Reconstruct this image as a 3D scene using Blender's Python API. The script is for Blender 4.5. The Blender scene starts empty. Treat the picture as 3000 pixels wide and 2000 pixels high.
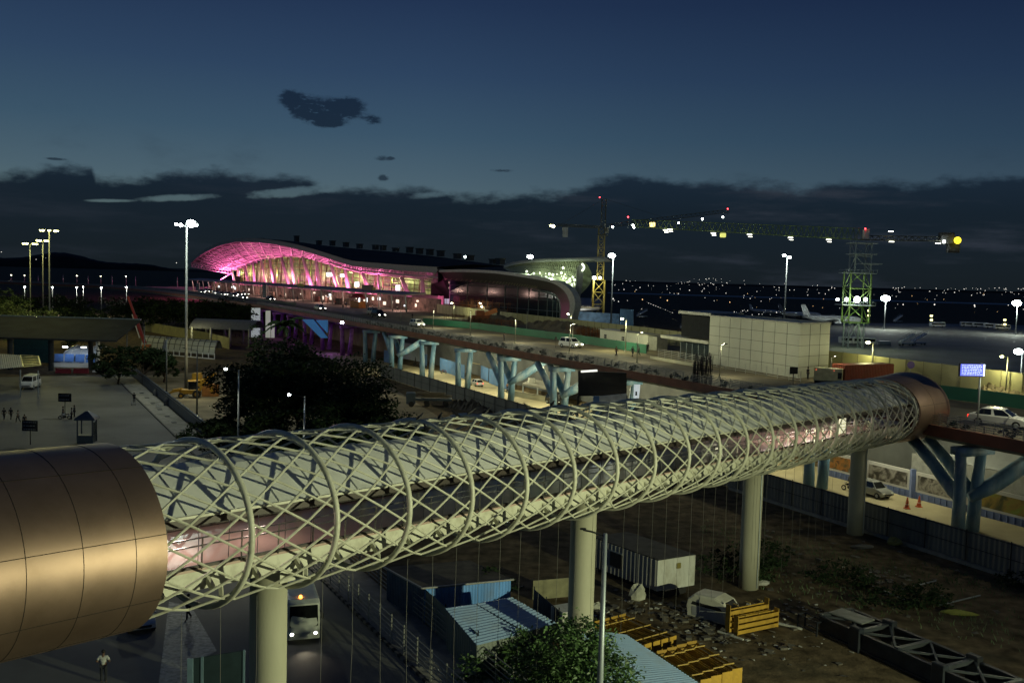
import bpy, math, random
import numpy as np
from mathutils import Vector, Matrix
SC = bpy.context.scene
COL = SC.collection
R = math.radians
rnd = random.Random(7)
# ------------------------------------------------------------------ camera
F = 2788.0            # focal length in pixels of the 3000 px wide photograph
CAMH = 24.0
cam_d = bpy.data.cameras.new('camera'); cam = bpy.data.objects.new('camera', cam_d); COL.objects.link(cam)
cam_d.sensor_width = 36.0; cam_d.lens = F / 3000 * 36; cam_d.clip_end = 30000; cam_d.clip_start = 0.5
CM = Matrix.Rotation(R(90 - 3.98), 4, 'X') @ Matrix.Rotation(R(1.6), 4, 'Z')
cam.matrix_world = Matrix.Translation((0, 0, CAMH)) @ CM
SC.camera = cam
CM3 = CM.to_3x3()
O = Vector((0, 0, CAMH))
def ray(px, py):
    return CM3 @ Vector(((px - 1500) / F, -(py - 1000) / F, -1.0))
def G(px, py, z=0.0):                      # the point at height z seen at a pixel
    r = ray(px, py); t = (z - CAMH) / r.z
    return O + r * t
def at(px, py, Y):                          # the point at depth Y
    r = ray(px, py); return O + r * (Y / r.y)
def onplane(px, py, p0, nrm):
    r = ray(px, py); t = (Vector(p0) - O).dot(nrm) / r.dot(nrm)
    return O + r * t
def gat(px, Y, z):                          # the point at depth Y and height z seen in the pixel column px
    py = 1000.0
    for _ in range(6):
        r = ray(px, py); x = r.x / r.y * Y
        q = CM3.inverted() @ (Vector((x, Y, z)) - O); py = 1000 - F * q.y / -q.z
    return Vector((x, Y, z))
# ------------------------------------------------------------------ materials
MATS = {}
def mat(name, c, rough=0.6, metal=0.0, var=0.18, scale=1.5, bump=0.0, bscale=20.0, dirt=0.0, dcol=(0.05, 0.04, 0.03), dscale=0.6, spec=0.5, stretch=(1, 1, 1), alpha=None):
    if name in MATS: return MATS[name]
    m = bpy.data.materials.new(name); m.use_nodes = True
    nt = m.node_tree; N = nt.nodes; L = nt.links
    b = N['Principled BSDF']
    b.inputs['Roughness'].default_value = rough; b.inputs['Metallic'].default_value = metal
    b.inputs['Specular IOR Level'].default_value = spec
    tc = N.new('ShaderNodeTexCoord'); mp = N.new('ShaderNodeMapping'); L.new(tc.outputs['Object'], mp.inputs[0])
    mp.inputs['Scale'].default_value = stretch
    nz = N.new('ShaderNodeTexNoise'); nz.inputs['Scale'].default_value = scale; nz.inputs['Detail'].default_value = 6
    L.new(mp.outputs[0], nz.inputs['Vector'])
    cr = N.new('ShaderNodeValToRGB'); L.new(nz.outputs['Fac'], cr.inputs[0])
    lo = [max(0, x * (1 - var)) for x in c]; hi = [min(1, x * (1 + var)) for x in c]
    cr.color_ramp.elements[0].position = 0.3; cr.color_ramp.elements[1].position = 0.7
    cr.color_ramp.elements[0].color = (*lo, 1); cr.color_ramp.elements[1].color = (*hi, 1)
    out = cr.outputs[0]
    if dirt > 0:
        n2 = N.new('ShaderNodeTexNoise'); n2.inputs['Scale'].default_value = dscale; n2.inputs['Detail'].default_value = 8
        n2.inputs['Roughness'].default_value = 0.65
        L.new(mp.outputs[0], n2.inputs['Vector'])
        r2 = N.new('ShaderNodeValToRGB'); L.new(n2.outputs['Fac'], r2.inputs[0])
        r2.color_ramp.elements[0].position = 0.48; r2.color_ramp.elements[1].position = 0.66
        r2.color_ramp.elements[0].color = (0, 0, 0, 1); r2.color_ramp.elements[1].color = (dirt, dirt, dirt, 1)
        mx = N.new('ShaderNodeMix'); mx.data_type = 'RGBA'
        L.new(r2.outputs[0], mx.inputs[0]); L.new(out, mx.inputs[6]); mx.inputs[7].default_value = (*dcol, 1)
        out = mx.outputs[2]
    L.new(out, b.inputs['Base Color'])
    if bump > 0:
        n3 = N.new('ShaderNodeTexNoise'); n3.inputs['Scale'].default_value = bscale; n3.inputs['Detail'].default_value = 5
        L.new(mp.outputs[0], n3.inputs['Vector'])
        bp = N.new('ShaderNodeBump'); bp.inputs['Strength'].default_value = bump; bp.inputs['Distance'].default_value = 0.05
        L.new(n3.outputs['Fac'], bp.inputs['Height']); L.new(bp.outputs[0], b.inputs['Normal'])
    MATS[name] = m
    return m
def emit(name, c, s, sample=False):
    if name in MATS: return MATS[name]
    m = bpy.data.materials.new(name); m.use_nodes = True
    nt = m.node_tree; b = nt.nodes['Principled BSDF']
    b.inputs['Base Color'].default_value = (*[min(.8, x) for x in c], 1)
    b.inputs['Emission Color'].default_value = (*c, 1); b.inputs['Emission Strength'].default_value = s
    if not sample:
        try: m.cycles.emission_sampling = 'NONE'
        except Exception: pass
    MATS[name] = m
    return m
def glass(name, c=(0.02, 0.03, 0.035), mixf=0.25):
    if name in MATS: return MATS[name]
    m = bpy.data.materials.new(name); m.use_nodes = True
    nt = m.node_tree; N = nt.nodes; L = nt.links
    out = [x for x in N if x.type == 'OUTPUT_MATERIAL'][0]
    N.remove(N['Principled BSDF'])
    tr = N.new('ShaderNodeBsdfTransparent'); tr.inputs[0].default_value = (*[1 - (1 - x) * 0.25 for x in (0.9, 0.95, 0.93)], 1)
    gl = N.new('ShaderNodeBsdfGlossy'); gl.inputs['Roughness'].default_value = 0.04; gl.inputs[0].default_value = (0.8, 0.85, 0.85, 1)
    fr = N.new('ShaderNodeFresnel'); fr.inputs[0].default_value = 1.28
    mx = N.new('ShaderNodeMixShader'); L.new(fr.outputs[0], mx.inputs[0]); L.new(tr.outputs[0], mx.inputs[1]); L.new(gl.outputs[0], mx.inputs[2])
    L.new(mx.outputs[0], out.inputs[0])
    MATS[name] = m
    return m
# ------------------------------------------------------------------ mesh builder
class MB:
    def __init__(s): s.v = []; s.f = []
    def add(s, vs, fs):
        n = len(s.v); s.v += [tuple(v) for v in vs]; s.f += [tuple(i + n for i in f) for f in fs]; return s
    def box(s, c, size, rz=0.0, b=0.0, M=None):
        x, y, z = size[0] / 2, size[1] / 2, size[2] / 2
        if b <= 0:
            vs = [(-x, -y, -z), (x, -y, -z), (x, y, -z), (-x, y, -z), (-x, -y, z), (x, -y, z), (x, y, z), (-x, y, z)]
            fs = [(3, 2, 1, 0), (4, 5, 6, 7), (0, 1, 5, 4), (1, 2, 6, 5), (2, 3, 7, 6), (3, 0, 4, 7)]
        else:
            b = min(b, x * .9, y * .9, z * .9)
            def rg(hx, hy, zz): return [(-hx + b, -hy, zz), (hx - b, -hy, zz), (hx, -hy + b, zz), (hx, hy - b, zz), (hx - b, hy, zz), (-hx + b, hy, zz), (-hx, hy - b, zz), (-hx, -hy + b, zz)]
            rings = [[(px * (1 - b / x), py * (1 - b / y), -z) for px, py, _ in rg(x, y, 0)], rg(x, y, -z + b), rg(x, y, z - b), [(px * (1 - b / x), py * (1 - b / y), z) for px, py, _ in rg(x, y, 0)]]
            vs = [p for r_ in rings for p in r_]; fs = [tuple(range(7, -1, -1)), tuple(range(24, 32))]
            for k in range(3):
                for i in range(8): fs.append((k * 8 + i, k * 8 + (i + 1) % 8, k * 8 + 8 + (i + 1) % 8, k * 8 + 8 + i))
        cs, sn = math.cos(rz), math.sin(rz)
        vs = [(c[0] + p[0] * cs - p[1] * sn, c[1] + p[0] * sn + p[1] * cs, c[2] + p[2]) for p in vs]
        if M is not None: vs = [tuple(M @ Vector(p)) for p in vs]
        return s.add(vs, fs)
    def beam(s, p, q, w, h, up=(0, 0, 1)):
        p, q = Vector(p), Vector(q); d = (q - p)
        if d.length < 1e-6: return s
        d.normalize(); u = Vector(up)
        if abs(d.dot(u)) > .99: u = Vector((0, 1, 0))
        sd = d.cross(u).normalized(); u = sd.cross(d)
        a = sd * w / 2; c = u * h / 2
        vs = [p - a - c, p + a - c, p + a + c, p - a + c, q - a - c, q + a - c, q + a + c, q - a + c]
        return s.add(vs, [(0, 1, 2, 3), (7, 6, 5, 4), (1, 0, 4, 5), (2, 1, 5, 6), (3, 2, 6, 7), (0, 3, 7, 4)])
    def tube(s, pts, r, n=6, closed=False):
        pts = [Vector(p) for p in pts]; m = len(pts); rs = r if isinstance(r, (list, tuple)) else [r] * m
        base = len(s.v); pu = None
        for i, p in enumerate(pts):
            if closed: d = pts[(i + 1) % m] - pts[i - 1]
            else: d = pts[min(i + 1, m - 1)] - pts[max(i - 1, 0)]
            d.normalize()
            if pu is None:
                u = Vector((0, 0, 1)) if abs(d.z) < .9 else Vector((1, 0, 0))
            else: u = pu
            sd = d.cross(u).normalized(); u = sd.cross(d).normalized(); pu = u
            for k in range(n):
                a = 2 * math.pi * k / n
                s.v.append(tuple(p + (sd * math.cos(a) + u * math.sin(a)) * rs[i]))
        for i in range(m if closed else m - 1):
            j = (i + 1) % m
            for k in range(n):
                s.f.append((base + i * n + k, base + i * n + (k + 1) % n, base + j * n + (k + 1) % n, base + j * n + k))
        if not closed:
            s.f.append(tuple(base + k for k in range(n - 1, -1, -1))); s.f.append(tuple(base + (m - 1) * n + k for k in range(n)))
        return s
    def cyl(s, c, r0, r1, h, n=16):
        return s.tube([c, (c[0], c[1], c[2] + h)], [r0, r1], n)
    def quad(s, *p): return s.add(p, [tuple(range(len(p)))])
    def grid(s, rows, close=False):
        n = len(rows[0]); b = len(s.v)
        for r_ in rows: s.v += [tuple(p) for p in r_]
        for i in range(len(rows) - 1):
            for k in range(n if close else n - 1):
                k2 = (k + 1) % n
                s.f.append((b + i * n + k, b + i * n + k2, b + (i + 1) * n + k2, b + (i + 1) * n + k))
        return s
    def prism(s, poly, vec):
        vec = Vector(vec); n = len(poly); a = [Vector(p) for p in poly]
        return s.add(a + [p + vec for p in a], [tuple(range(n - 1, -1, -1)), tuple(range(n, 2 * n))] + [(i, (i + 1) % n, n + (i + 1) % n, n + i) for i in range(n)])
    def ball(s, c, r, n=8, m=6):
        rx, ry, rz = r if isinstance(r, (tuple, list)) else (r, r, r)
        rows = []
        for i in range(m + 1):
            t = -math.pi / 2 + math.pi * i / m
            rows.append([(c[0] + rx * math.cos(t) * math.cos(2 * math.pi * k / n), c[1] + ry * math.cos(t) * math.sin(2 * math.pi * k / n), c[2] + rz * math.sin(t)) for k in range(n)])
        return s.grid(rows, True)
    def torus(s, c, r, t, axis='y', n=16, k=6):
        pts = []
        for i in range(n):
            a = 2 * math.pi * i / n
            p = {'y': (math.cos(a) * r, 0, math.sin(a) * r), 'z': (math.cos(a) * r, math.sin(a) * r, 0), 'x': (0, math.cos(a) * r, math.sin(a) * r)}[axis]
            pts.append((c[0] + p[0], c[1] + p[1], c[2] + p[2]))
        return s.tube(pts, t, k, True)
    def build(s, name, m, parent=None, smooth=False, world=False, label=None):
        v = s.v
        if parent is not None and world:
            iv = WM[parent.name].inverted(); v = [tuple(iv @ Vector(p)) for p in v]
        me = bpy.data.meshes.new(name); me.from_pydata(v, [], s.f)
        if smooth:
            me.polygons.foreach_set('use_smooth', [True] * len(me.polygons))
        me.materials.append(m); me.update()
        o = bpy.data.objects.new(name, me); COL.objects.link(o)
        if parent is not None:
            o.parent = parent; WM[o.name] = WM[parent.name].copy()
        else: WM[o.name] = Matrix.Identity(4)
        if label: o['label'] = label
        return o
WM = {}
def tag(o, label, cat, group=None, kind=None):
    if label: o['label'] = label
    if cat: o['category'] = cat
    if group: o['group'] = group
    if kind: o['kind'] = kind
    return o
def thing(name, label, cat, loc=(0, 0, 0), rz=0.0, group=None):
    o = bpy.data.objects.new(name, None); COL.objects.link(o)
    o.location = loc; o.rotation_euler = (0, 0, rz); o.empty_display_size = 0.3
    WM[o.name] = Matrix.Translation(loc) @ Matrix.Rotation(rz, 4, 'Z')
    return tag(o, label, cat, group)
def struct(o): o['kind'] = 'structure'; return o
def copy_tree(o, loc, rz=0.0, label=None, group=None, scale=None):
    def rec(x, par):
        c = x.copy(); COL.objects.link(c)
        if par is not None: c.parent = par
        for ch in list(x.children): rec(ch, c)
        return c
    r = rec(o, None); r.location = loc; r.rotation_euler = (0, 0, rz)
    if scale: r.scale = (scale,) * 3
    if label: r['label'] = label
    if group: r['group'] = group
    WM[r.name] = Matrix.Translation(loc) @ Matrix.Rotation(rz, 4, 'Z')
    return r
def single(mb, name, m, label, cat, group=None, smooth=False):
    """a thing that is one mesh, with its origin moved to its base"""
    vs = np.array(mb.v); c = Vector(((vs[:, 0].min() + vs[:, 0].max()) / 2, (vs[:, 1].min() + vs[:, 1].max()) / 2, vs[:, 2].min()))
    mb.v = [tuple(Vector(p) - c) for p in mb.v]
    o = mb.build(name, m, None, smooth); o.location = c; WM[o.name] = Matrix.Translation(c)
    return tag(o, label, cat, group)
def point(name, loc, col, w, r=0.3, spot=None, aim=None, blend=0.6):
    d = bpy.data.lights.new(name, 'SPOT' if spot else 'POINT'); d.color = col; d.energy = w; d.shadow_soft_size = r
    o = bpy.data.objects.new(name, d); COL.objects.link(o); o.location = loc
    if spot:
        d.spot_size = R(spot); d.spot_blend = blend
        o.rotation_euler = (Vector(aim) - Vector(loc)).to_track_quat('-Z', 'Y').to_euler()
    return o
def lerp(a, b, t): return Vector(a) * (1 - t) + Vector(b) * t
def corr_sheet(mb, a, b, c, d, pitch=0.25, amp=0.03):
    """corrugated sheet a-b (one edge) to d-c (the opposite edge); ribs run from ab to dc"""
    a, b, c, d = map(Vector, (a, b, c, d)); n = max(2, int((b - a).length / pitch) * 2)
    nr = (b - a).cross(d - a).normalized()
    r0, r1 = [], []
    for i in range(n + 1):
        o = nr * (amp if i % 2 else -amp)
        r0.append(lerp(a, b, i / n) + o); r1.append(lerp(d, c, i / n) + o)
    return mb.grid([r0, r1])
# ------------------------------------------------------------------ common materials
cream = mat('cream_paint', (0.56, 0.56, 0.44), 0.45, var=0.06, scale=0.7, dirt=0.5, dcol=(0.30, 0.28, 0.2), dscale=1.6)
conc = mat('pier_concrete', (0.42, 0.41, 0.30), 0.75, var=0.10, scale=1.0, bump=0.1, bscale=8, dirt=0.5, dcol=(0.25, 0.24, 0.17), dscale=0.5, stretch=(1, 1, .35))
dark_steel = mat('dark_steel', (0.03, 0.032, 0.035), 0.5, 0.4)
galv = mat('galvanised_steel', (0.36, 0.40, 0.42), 0.45, 0.5, var=.1)
black = mat('matt_black', (0.012, 0.012, 0.013), 0.7)
rubber = mat('tyre_rubber', (0.018, 0.018, 0.018), 0.85)
white_paint = mat('white_paint', (0.72, 0.72, 0.70), 0.35, var=.05)
dirty_white = mat('dirty_white_sheet', (0.52, 0.53, 0.48), 0.55, var=.1, dirt=.5, dcol=(.22, .19, .13), dscale=1.2, stretch=(1, 1, .4))
car_glass = mat('car_glass', (0.01, 0.012, 0.014), 0.06, spec=.8)
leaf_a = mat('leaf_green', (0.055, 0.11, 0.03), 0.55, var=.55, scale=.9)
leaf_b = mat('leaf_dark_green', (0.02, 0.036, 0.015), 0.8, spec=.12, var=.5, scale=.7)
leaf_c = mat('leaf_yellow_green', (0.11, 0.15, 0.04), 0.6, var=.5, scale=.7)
bark = mat('bark', (0.07, 0.05, 0.035), 0.9, bump=.4)
asphalt = mat('asphalt', (0.115, 0.115, 0.105), 0.75, var=.22, scale=.12, bump=.15, bscale=40, dirt=.6, dcol=(.045, .045, .043), dscale=.09)
dirt = mat('dirt_ground', (0.125, 0.095, 0.055), 1.0, spec=.08, var=.6, scale=.8, bump=1.0, bscale=3.5, dirt=.7, dcol=(.055, .052, .035), dscale=.16)
paving = mat('footpath_paving', (0.26, 0.25, 0.21), 0.85, var=.22, scale=1.3, bump=.2, dirt=.6, dcol=(.1, .09, .06), dscale=.3)
bulb_w = emit('lamp_white', (0.9, 1.0, 0.95), 30)
bulb_y = emit('lamp_yellow_green', (1.0, 0.98, 0.35), 22)
bulb_o = emit('lamp_amber', (1.0, 0.55, 0.12), 16)
bulb_r = emit('lamp_red', (1.0, 0.04, 0.05), 14)
bulb_s = emit('lamp_warm', (1.0, 0.93, 0.6), 14)
# ------------------------------------------------------------------ sky: dusk, with a low bank of cloud
W = bpy.data.worlds.new("World"); SC.world = W; W.use_nodes = True
nt = W.node_tree; N = nt.nodes; L = nt.links
bg = N['Background']
def mth(op, a, b=None, c=None):
    n = N.new('ShaderNodeMath'); n.operation = op
    for i, x in enumerate((a, b, c)):
        if x is None: continue
        if isinstance(x, (int, float)): n.inputs[i].default_value = x
        else: L.new(x, n.inputs[i])
    return n.outputs[0]
tc = N.new('ShaderNodeTexCoord'); sp = N.new('ShaderNodeSeparateXYZ'); L.new(tc.outputs['Generated'], sp.inputs[0])
az = mth('ARCTAN2', sp.outputs[0], sp.outputs[1])              # radians, 0 straight ahead, + to the right
el = mth('ARCSINE', sp.outputs[2])
def sky_pos(px, py):
    d = ray(px, py).normalized(); return math.atan2(d.x, d.y), math.asin(d.z)
sky = N.new('ShaderNodeTexSky'); sky.sky_type = 'NISHITA'; sky.sun_disc = False
sky.sun_elevation = R(-4.0); sky.sun_rotation = R(-20); sky.altitude = 10
def ramp(fac, stops, interp='LINEAR'):
    n = N.new('ShaderNodeValToRGB'); L.new(fac, n.inputs[0]); cr = n.color_ramp; cr.interpolation = interp
    while len(cr.elements) < len(stops): cr.elements.new(0.5)
    for e, (p, c) in zip(cr.elements, stops): e.position = p; e.color = (*c, 1)
    return n
def s2l(c): return tuple(((x / 255 + .055) / 1.055) ** 2.4 if x > 10 else x / 255 / 12.92 for x in c)
elf = mth('MULTIPLY_ADD', el, 1 / 0.5, 0.1)                    # -0.05..0.45 rad -> 0..1
def ef(e): return e / 0.5 + 0.1
grad = ramp(elf, [(ef(-.02), s2l((66, 84, 84))), (ef(.05), s2l((82, 102, 104))), (ef(.09), s2l((69, 91, 104))), (ef(.14), s2l((53, 78, 98))), (ef(.20), s2l((41, 63, 90))), (ef(.27), s2l((30, 48, 77))), (ef(.42), s2l((18, 33, 62)))])
# darker and bluer towards the right
azr = ramp(mth('MULTIPLY_ADD', az, 1 / 1.2, 0.5), [(0.0, (1.0, 1.0, .98)), (0.42, (1.0, 1.0, 1.0)), (0.62, (.80, .82, .84)), (1.0, (.52, .55, .62))])
mul = N.new('ShaderNodeMix'); mul.data_type = 'RGBA'; mul.blend_type = 'MULTIPLY'; mul.inputs[0].default_value = 1
L.new(grad.outputs[0], mul.inputs[6]); L.new(azr.outputs[0], mul.inputs[7])
skyadd = N.new('ShaderNodeMix'); skyadd.data_type = 'RGBA'; skyadd.blend_type = 'ADD'; skyadd.inputs[0].default_value = 0.02
L.new(mul.outputs[2], skyadd.inputs[6]); L.new(sky.outputs[0], skyadd.inputs[7])
base = skyadd.outputs[2]
# noise in (azimuth, elevation)
cv = N.new('ShaderNodeCombineXYZ'); L.new(az, cv.inputs[0]); L.new(mth('MULTIPLY', el, 2.2), cv.inputs[1])
def noise(scale, detail=7, rough=.6, off=0.0):
    m_ = N.new('ShaderNodeMapping'); m_.inputs['Location'].default_value = (off, off * .7, off); L.new(cv.outputs[0], m_.inputs[0])
    n = N.new('ShaderNodeTexNoise'); n.inputs['Scale'].default_value = scale; n.inputs['Detail'].default_value = detail; n.inputs['Roughness'].default_value = rough
    L.new(m_.outputs[0], n.inputs['Vector']); return mth('SUBTRACT', n.outputs['Fac'], 0.5)
n1 = noise(14); n2 = noise(45, 6, .6, 3.1); n0 = noise(4, 4, .5, 7.7)
# top edge of the cloud bank along the horizon, as elevation against azimuth
edge = [(-200, 505), (0, 500), (110, 496), (118, 478), (210, 490), (278, 486), (285, 522), (330, 520), (420, 508), (540, 499), (700, 506), (880, 512), (905, 520), (925, 540), (960, 545), (1100, 548), (1260, 552), (1310, 568), (1330, 572), (1500, 568), (1640, 560), (1760, 532), (1850, 514), (2000, 522), (2150, 534), (2290, 540), (2330, 548), (2420, 538), (2600, 528), (2800, 522), (3000, 512), (3300, 505)]
pts = [sky_pos(*e) for e in edge]
def azn(a): return (a + 0.65) / 1.3
fc = N.new('ShaderNodeFloatCurve'); L.new(mth('MULTIPLY_ADD', az, 1 / 1.3, 0.5), fc.inputs['Value'])
cu = fc.mapping.curves[0]; fc.mapping.use_clip = False
while len(cu.points) < len(pts): cu.points.new(0.5, 0.5)
for p_, (a, e) in zip(cu.points, pts): p_.location = (azn(a), e * 5); p_.handle_type = 'VECTOR'
fc.mapping.update()
top = mth('MULTIPLY', fc.outputs[0], 0.2)
edge_n = mth('ADD', mth('MULTIPLY', n1, 0.026), mth('MULTIPLY', n2, 0.017))
dd = mth('SUBTRACT', mth('ADD', top, edge_n), el)              # >0 inside the bank
def sstep(x, lo, hi):
    n = N.new('ShaderNodeMapRange'); n.interpolation_type = 'SMOOTHSTEP'; L.new(x, n.inputs[0]); n.inputs[1].default_value = lo; n.inputs[2].default_value = hi
    return n.outputs[0]
bank = sstep(dd, -0.004, 0.009)
def ellipse(px, py, rx, ry, amp=.5, rot=0.0, soft=.35, na=None):
    a, e = sky_pos(px, py); rx = rx / F; ry = ry / F
    da = mth('SUBTRACT', az, a); de = mth('SUBTRACT', el, e)
    c_, s_ = math.cos(rot), math.sin(rot)
    u = mth('DIVIDE', mth('ADD', mth('MULTIPLY', da, c_), mth('MULTIPLY', de, s_)), rx)
    v = mth('DIVIDE', mth('SUBTRACT', mth('MULTIPLY', de, c_), mth('MULTIPLY', da, s_)), ry)
    q = mth('ADD', mth('MULTIPLY', u, u), mth('MULTIPLY', v, v))
    q = mth('ADD', q, mth('MULTIPLY', na or mth('ADD', n1, n2), amp * 4))
    return mth('SUBTRACT', 1.0, sstep(q, 1 - soft, 1 + soft))
def union(a, b): return mth('MAXIMUM', a, b)
def minus(a, b): return mth('MULTIPLY', a, mth('SUBTRACT', 1.0, b))
# gaps of brighter sky below the bank's top
for g_ in [(520, 580, 110, 8, .8, .10), (860, 562, 105, 13, .9, .13), (1270, 572, 62, 9, .8, .10), (330, 588, 60, 4, .6, .05)]:
    bank = minus(bank, mth('MULTIPLY', ellipse(g_[0], g_[1], g_[2], g_[3], g_[4], g_[5], .85), .8))
clouds = bank
def blob(L_, soft=.5, na=None):
    tot = None
    for px, py, rx, ry in L_:
        a, e = sky_pos(px, py); u = mth('DIVIDE', mth('SUBTRACT', az, a), rx / F); v = mth('DIVIDE', mth('SUBTRACT', el, e), ry / F)
        g_ = mth('EXPONENT', mth('MULTIPLY', mth('ADD', mth('MULTIPLY', u, u), mth('MULTIPLY', v, v)), -1.0))
        tot = g_ if tot is None else mth('ADD', tot, g_)
    f_ = mth('MULTIPLY', tot, mth('ADD', 1.0, mth('ADD', mth('MULTIPLY', noise(48, 9, .68, 1.3), 3.6), mth('MULTIPLY', noise(150, 6, .62, 4.3), 1.9))))
    return sstep(f_, .22, .95)
clouds = union(clouds, mth('MULTIPLY', blob([(880, 305, 48, 30), (930, 335, 62, 26), (985, 322, 50, 30), (1032, 312, 40, 22), (1092, 352, 26, 13), (845, 285, 26, 18), (960, 362, 44, 10)]), .92))
clouds = union(clouds, mth('MULTIPLY', blob([(1118, 462, 22, 8), (1146, 464, 12, 5), (1122, 522, 16, 10), (165, 466, 32, 3.5), (1470, 500, 34, 5)]), .8))
thin = mth('MULTIPLY', sstep(noise(6, 6, .6, 5.0), .05, .30), mth('MULTIPLY', sstep(el, .03, .09), mth('SUBTRACT', 1.0, sstep(el, .10, .16))))
clouds = union(clouds, mth('MULTIPLY', thin, .35))
cvs = N.new('ShaderNodeCombineXYZ'); L.new(az, cvs.inputs[0]); L.new(mth('MULTIPLY', el, 7.0), cvs.inputs[1])
ns_ = N.new('ShaderNodeTexNoise'); ns_.inputs['Scale'].default_value = 5.0; ns_.inputs['Detail'].default_value = 7; ns_.inputs['Roughness'].default_value = .62; L.new(cvs.outputs[0], ns_.inputs['Vector']); nst = mth('SUBTRACT', ns_.outputs['Fac'], .5)
ccol = ramp(elf, [(ef(-.01), s2l((21, 27, 31))), (ef(.02), s2l((22, 30, 36))), (ef(.07), s2l((21, 32, 42))), (ef(.10), s2l((24, 37, 50))), (ef(.19), s2l((19, 33, 52))), (ef(.4), s2l((18, 28, 48)))])
cvar = N.new('ShaderNodeMix'); cvar.data_type = 'RGBA'; cvar.blend_type = 'MIX'
L.new(mth('MULTIPLY', mth('MULTIPLY', sstep(nst, -.02, .24), mth('SUBTRACT', 1.0, sstep(el, .10, .14))), mth('MULTIPLY_ADD', sstep(az, -.35, .35), .55, .30)), cvar.inputs[0]); L.new(ccol.outputs[0], cvar.inputs[6]); cvar.inputs[7].default_value = (*s2l((45, 51, 61)), 1)
fin = N.new('ShaderNodeMix'); fin.data_type = 'RGBA'; L.new(clouds, fin.inputs[0]); L.new(base, fin.inputs[6]); L.new(cvar.outputs[2], fin.inputs[7])
L.new(fin.outputs[2], bg.inputs[0]); bg.inputs[1].default_value = 1.1
# ------------------------------------------------------------------ render settings
SC.view_settings.view_transform = 'Standard'; SC.view_settings.look = 'None'; SC.view_settings.exposure = 0; SC.view_settings.gamma = 1
cy = SC.cycles
try:
    cy.use_denoising = True; cy.denoiser = 'OPENIMAGEDENOISE'
except Exception: pass
cy.max_bounces = 5; cy.diffuse_bounces = 2; cy.glossy_bounces = 3; cy.transmission_bounces = 4; cy.transparent_max_bounces = 8
cy.sample_clamp_indirect = 3.0; cy.sample_clamp_direct = 0.0; cy.caustics_reflective = False; cy.caustics_refractive = False
cy.use_light_tree = True
# ------------------------------------------------------------------ the lattice footbridge
BP = Vector((-12.2327, 36.7176, 14.0032)); BAZ = .70355; BSL = -.03321; BS = 3.967
BD = Vector((math.sin(BAZ) * math.cos(BSL), math.cos(BAZ) * math.cos(BSL), math.sin(BSL)))
BN = Vector((math.cos(BAZ), -math.sin(BAZ), 0)); BU = BN.cross(BD)
if BU.z < 0: BU = -BU
RN, RZ = 3.825, 3.214
def bx(k, n, u): return BP + BD * (k * BS) + BN * n + BU * u
def be(k, deg, s=1.0): return bx(k, RN * s * math.cos(R(deg)), RZ * s * math.sin(R(deg)))
bridge = thing('covered_footbridge', 'long covered footbridge inside a cream lattice tube with copper ends, on round piers', 'footbridge', (BP.x, BP.y, 0))
copper = mat('copper_cladding', (0.29, 0.20, 0.15), 0.50, 0.86, var=.12, scale=.6, bump=.10, bscale=.9, dirt=.35, dcol=(.17, .11, .07), dscale=.5)
seam_m = mat('cladding_seam', (0.02, 0.014, 0.01), .8)
roof_m = mat('footbridge_roof_sheet', (0.78, 0.79, 0.73), .6, var=.08, scale=.5, dirt=.35, dcol=(.25, .26, .22), dscale=.7)
for i in range(0, 20):
    mb = MB(); mb.tube([be(i, a) for a in np.linspace(0, 360, 49)[:-1]], 0.125, 8, True)
    mb.build('ring', cream, bridge, True, True)
mb = MB(); half = 360 / 34
k0, k1 = -0.95, 19.3
for fam in (1, -1):
    for j in range(17):
        ph = 6.5 + j * 2 * half
        ks = [k0] + [x for x in np.arange(-0.86, k1, 0.25)] + [k1]
        pts = [be(k, ph + fam * (k - .14) * half / .25, .985) for k in ks]
        run = []
        for k, p in zip(ks, pts):
            dg = (ph + fam * (k - .14) * half / .25) % 360
            if 232 < dg < 300:
                if len(run) > 1: mb.tube(run, .05, 6)
                run = []
            else: run.append(p)
        if len(run) > 1: mb.tube(run, .05, 6)
mb.build('lattice', cream, bridge, False, True)
# roof of the enclosed walkway: a low vault, with cross ribs
K0, K1 = -2.0, 19.6
prof = [(-2.7, 1.02), (-2.2, 1.34), (-1.4, 1.84), (-.5, 2.3), (0, 2.42), (.5, 2.3), (1.4, 1.84), (2.2, 1.34), (2.7, 1.02)]
mb = MB(); mb.grid([[bx(k, n, u) for n, u in prof] for k in np.linspace(K0, K1, 45)])
mb.grid([[bx(k, n, u - .1) for n, u in reversed(prof)] for k in np.linspace(K0, K1, 45)])
rf = mb.build('roof', roof_m, bridge, False, True)
mb = MB()
for k in np.arange(-1.5, 19.6, .5): mb.tube([bx(k, n * 1.0, u + .03) for n, u in prof], .03, 4)
mb.build('roof_rib', roof_m, rf, False, True)
brown = mat('brown_fascia', (0.045, 0.034, 0.028), .5, .2)
mb = MB()
for s_ in (-1, 1):
    mb.beam(bx(K0, s_ * 2.72, .98), bx(K1, s_ * 2.72, .98), .10, .10, BU)
mb.build('gutter', cream, bridge, False, True)
mb = MB()
for s_ in (-1, 1):
    mb.beam(bx(K0, s_ * 2.62, .78), bx(K1, s_ * 2.62, .78), .08, .30, BU)
    mb.beam(bx(K0, s_ * 2.60, -.93), bx(K1, s_ * 2.60, -.93), .12, .10, BU)
mb.build('fascia', brown, bridge, False, True)
pink_tile = mat('pink_floor_tile', (0.46, 0.33, 0.28), .3, var=.12, scale=.6, dirt=.2, dcol=(.3, .2, .16), dscale=1.5)
mb = MB(); mb.beam(bx(K0, 0, -1.05), bx(K1, 0, -1.05), 5.1, .12, BU)
mb.build('floor', pink_tile, bridge, False, True)
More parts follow.
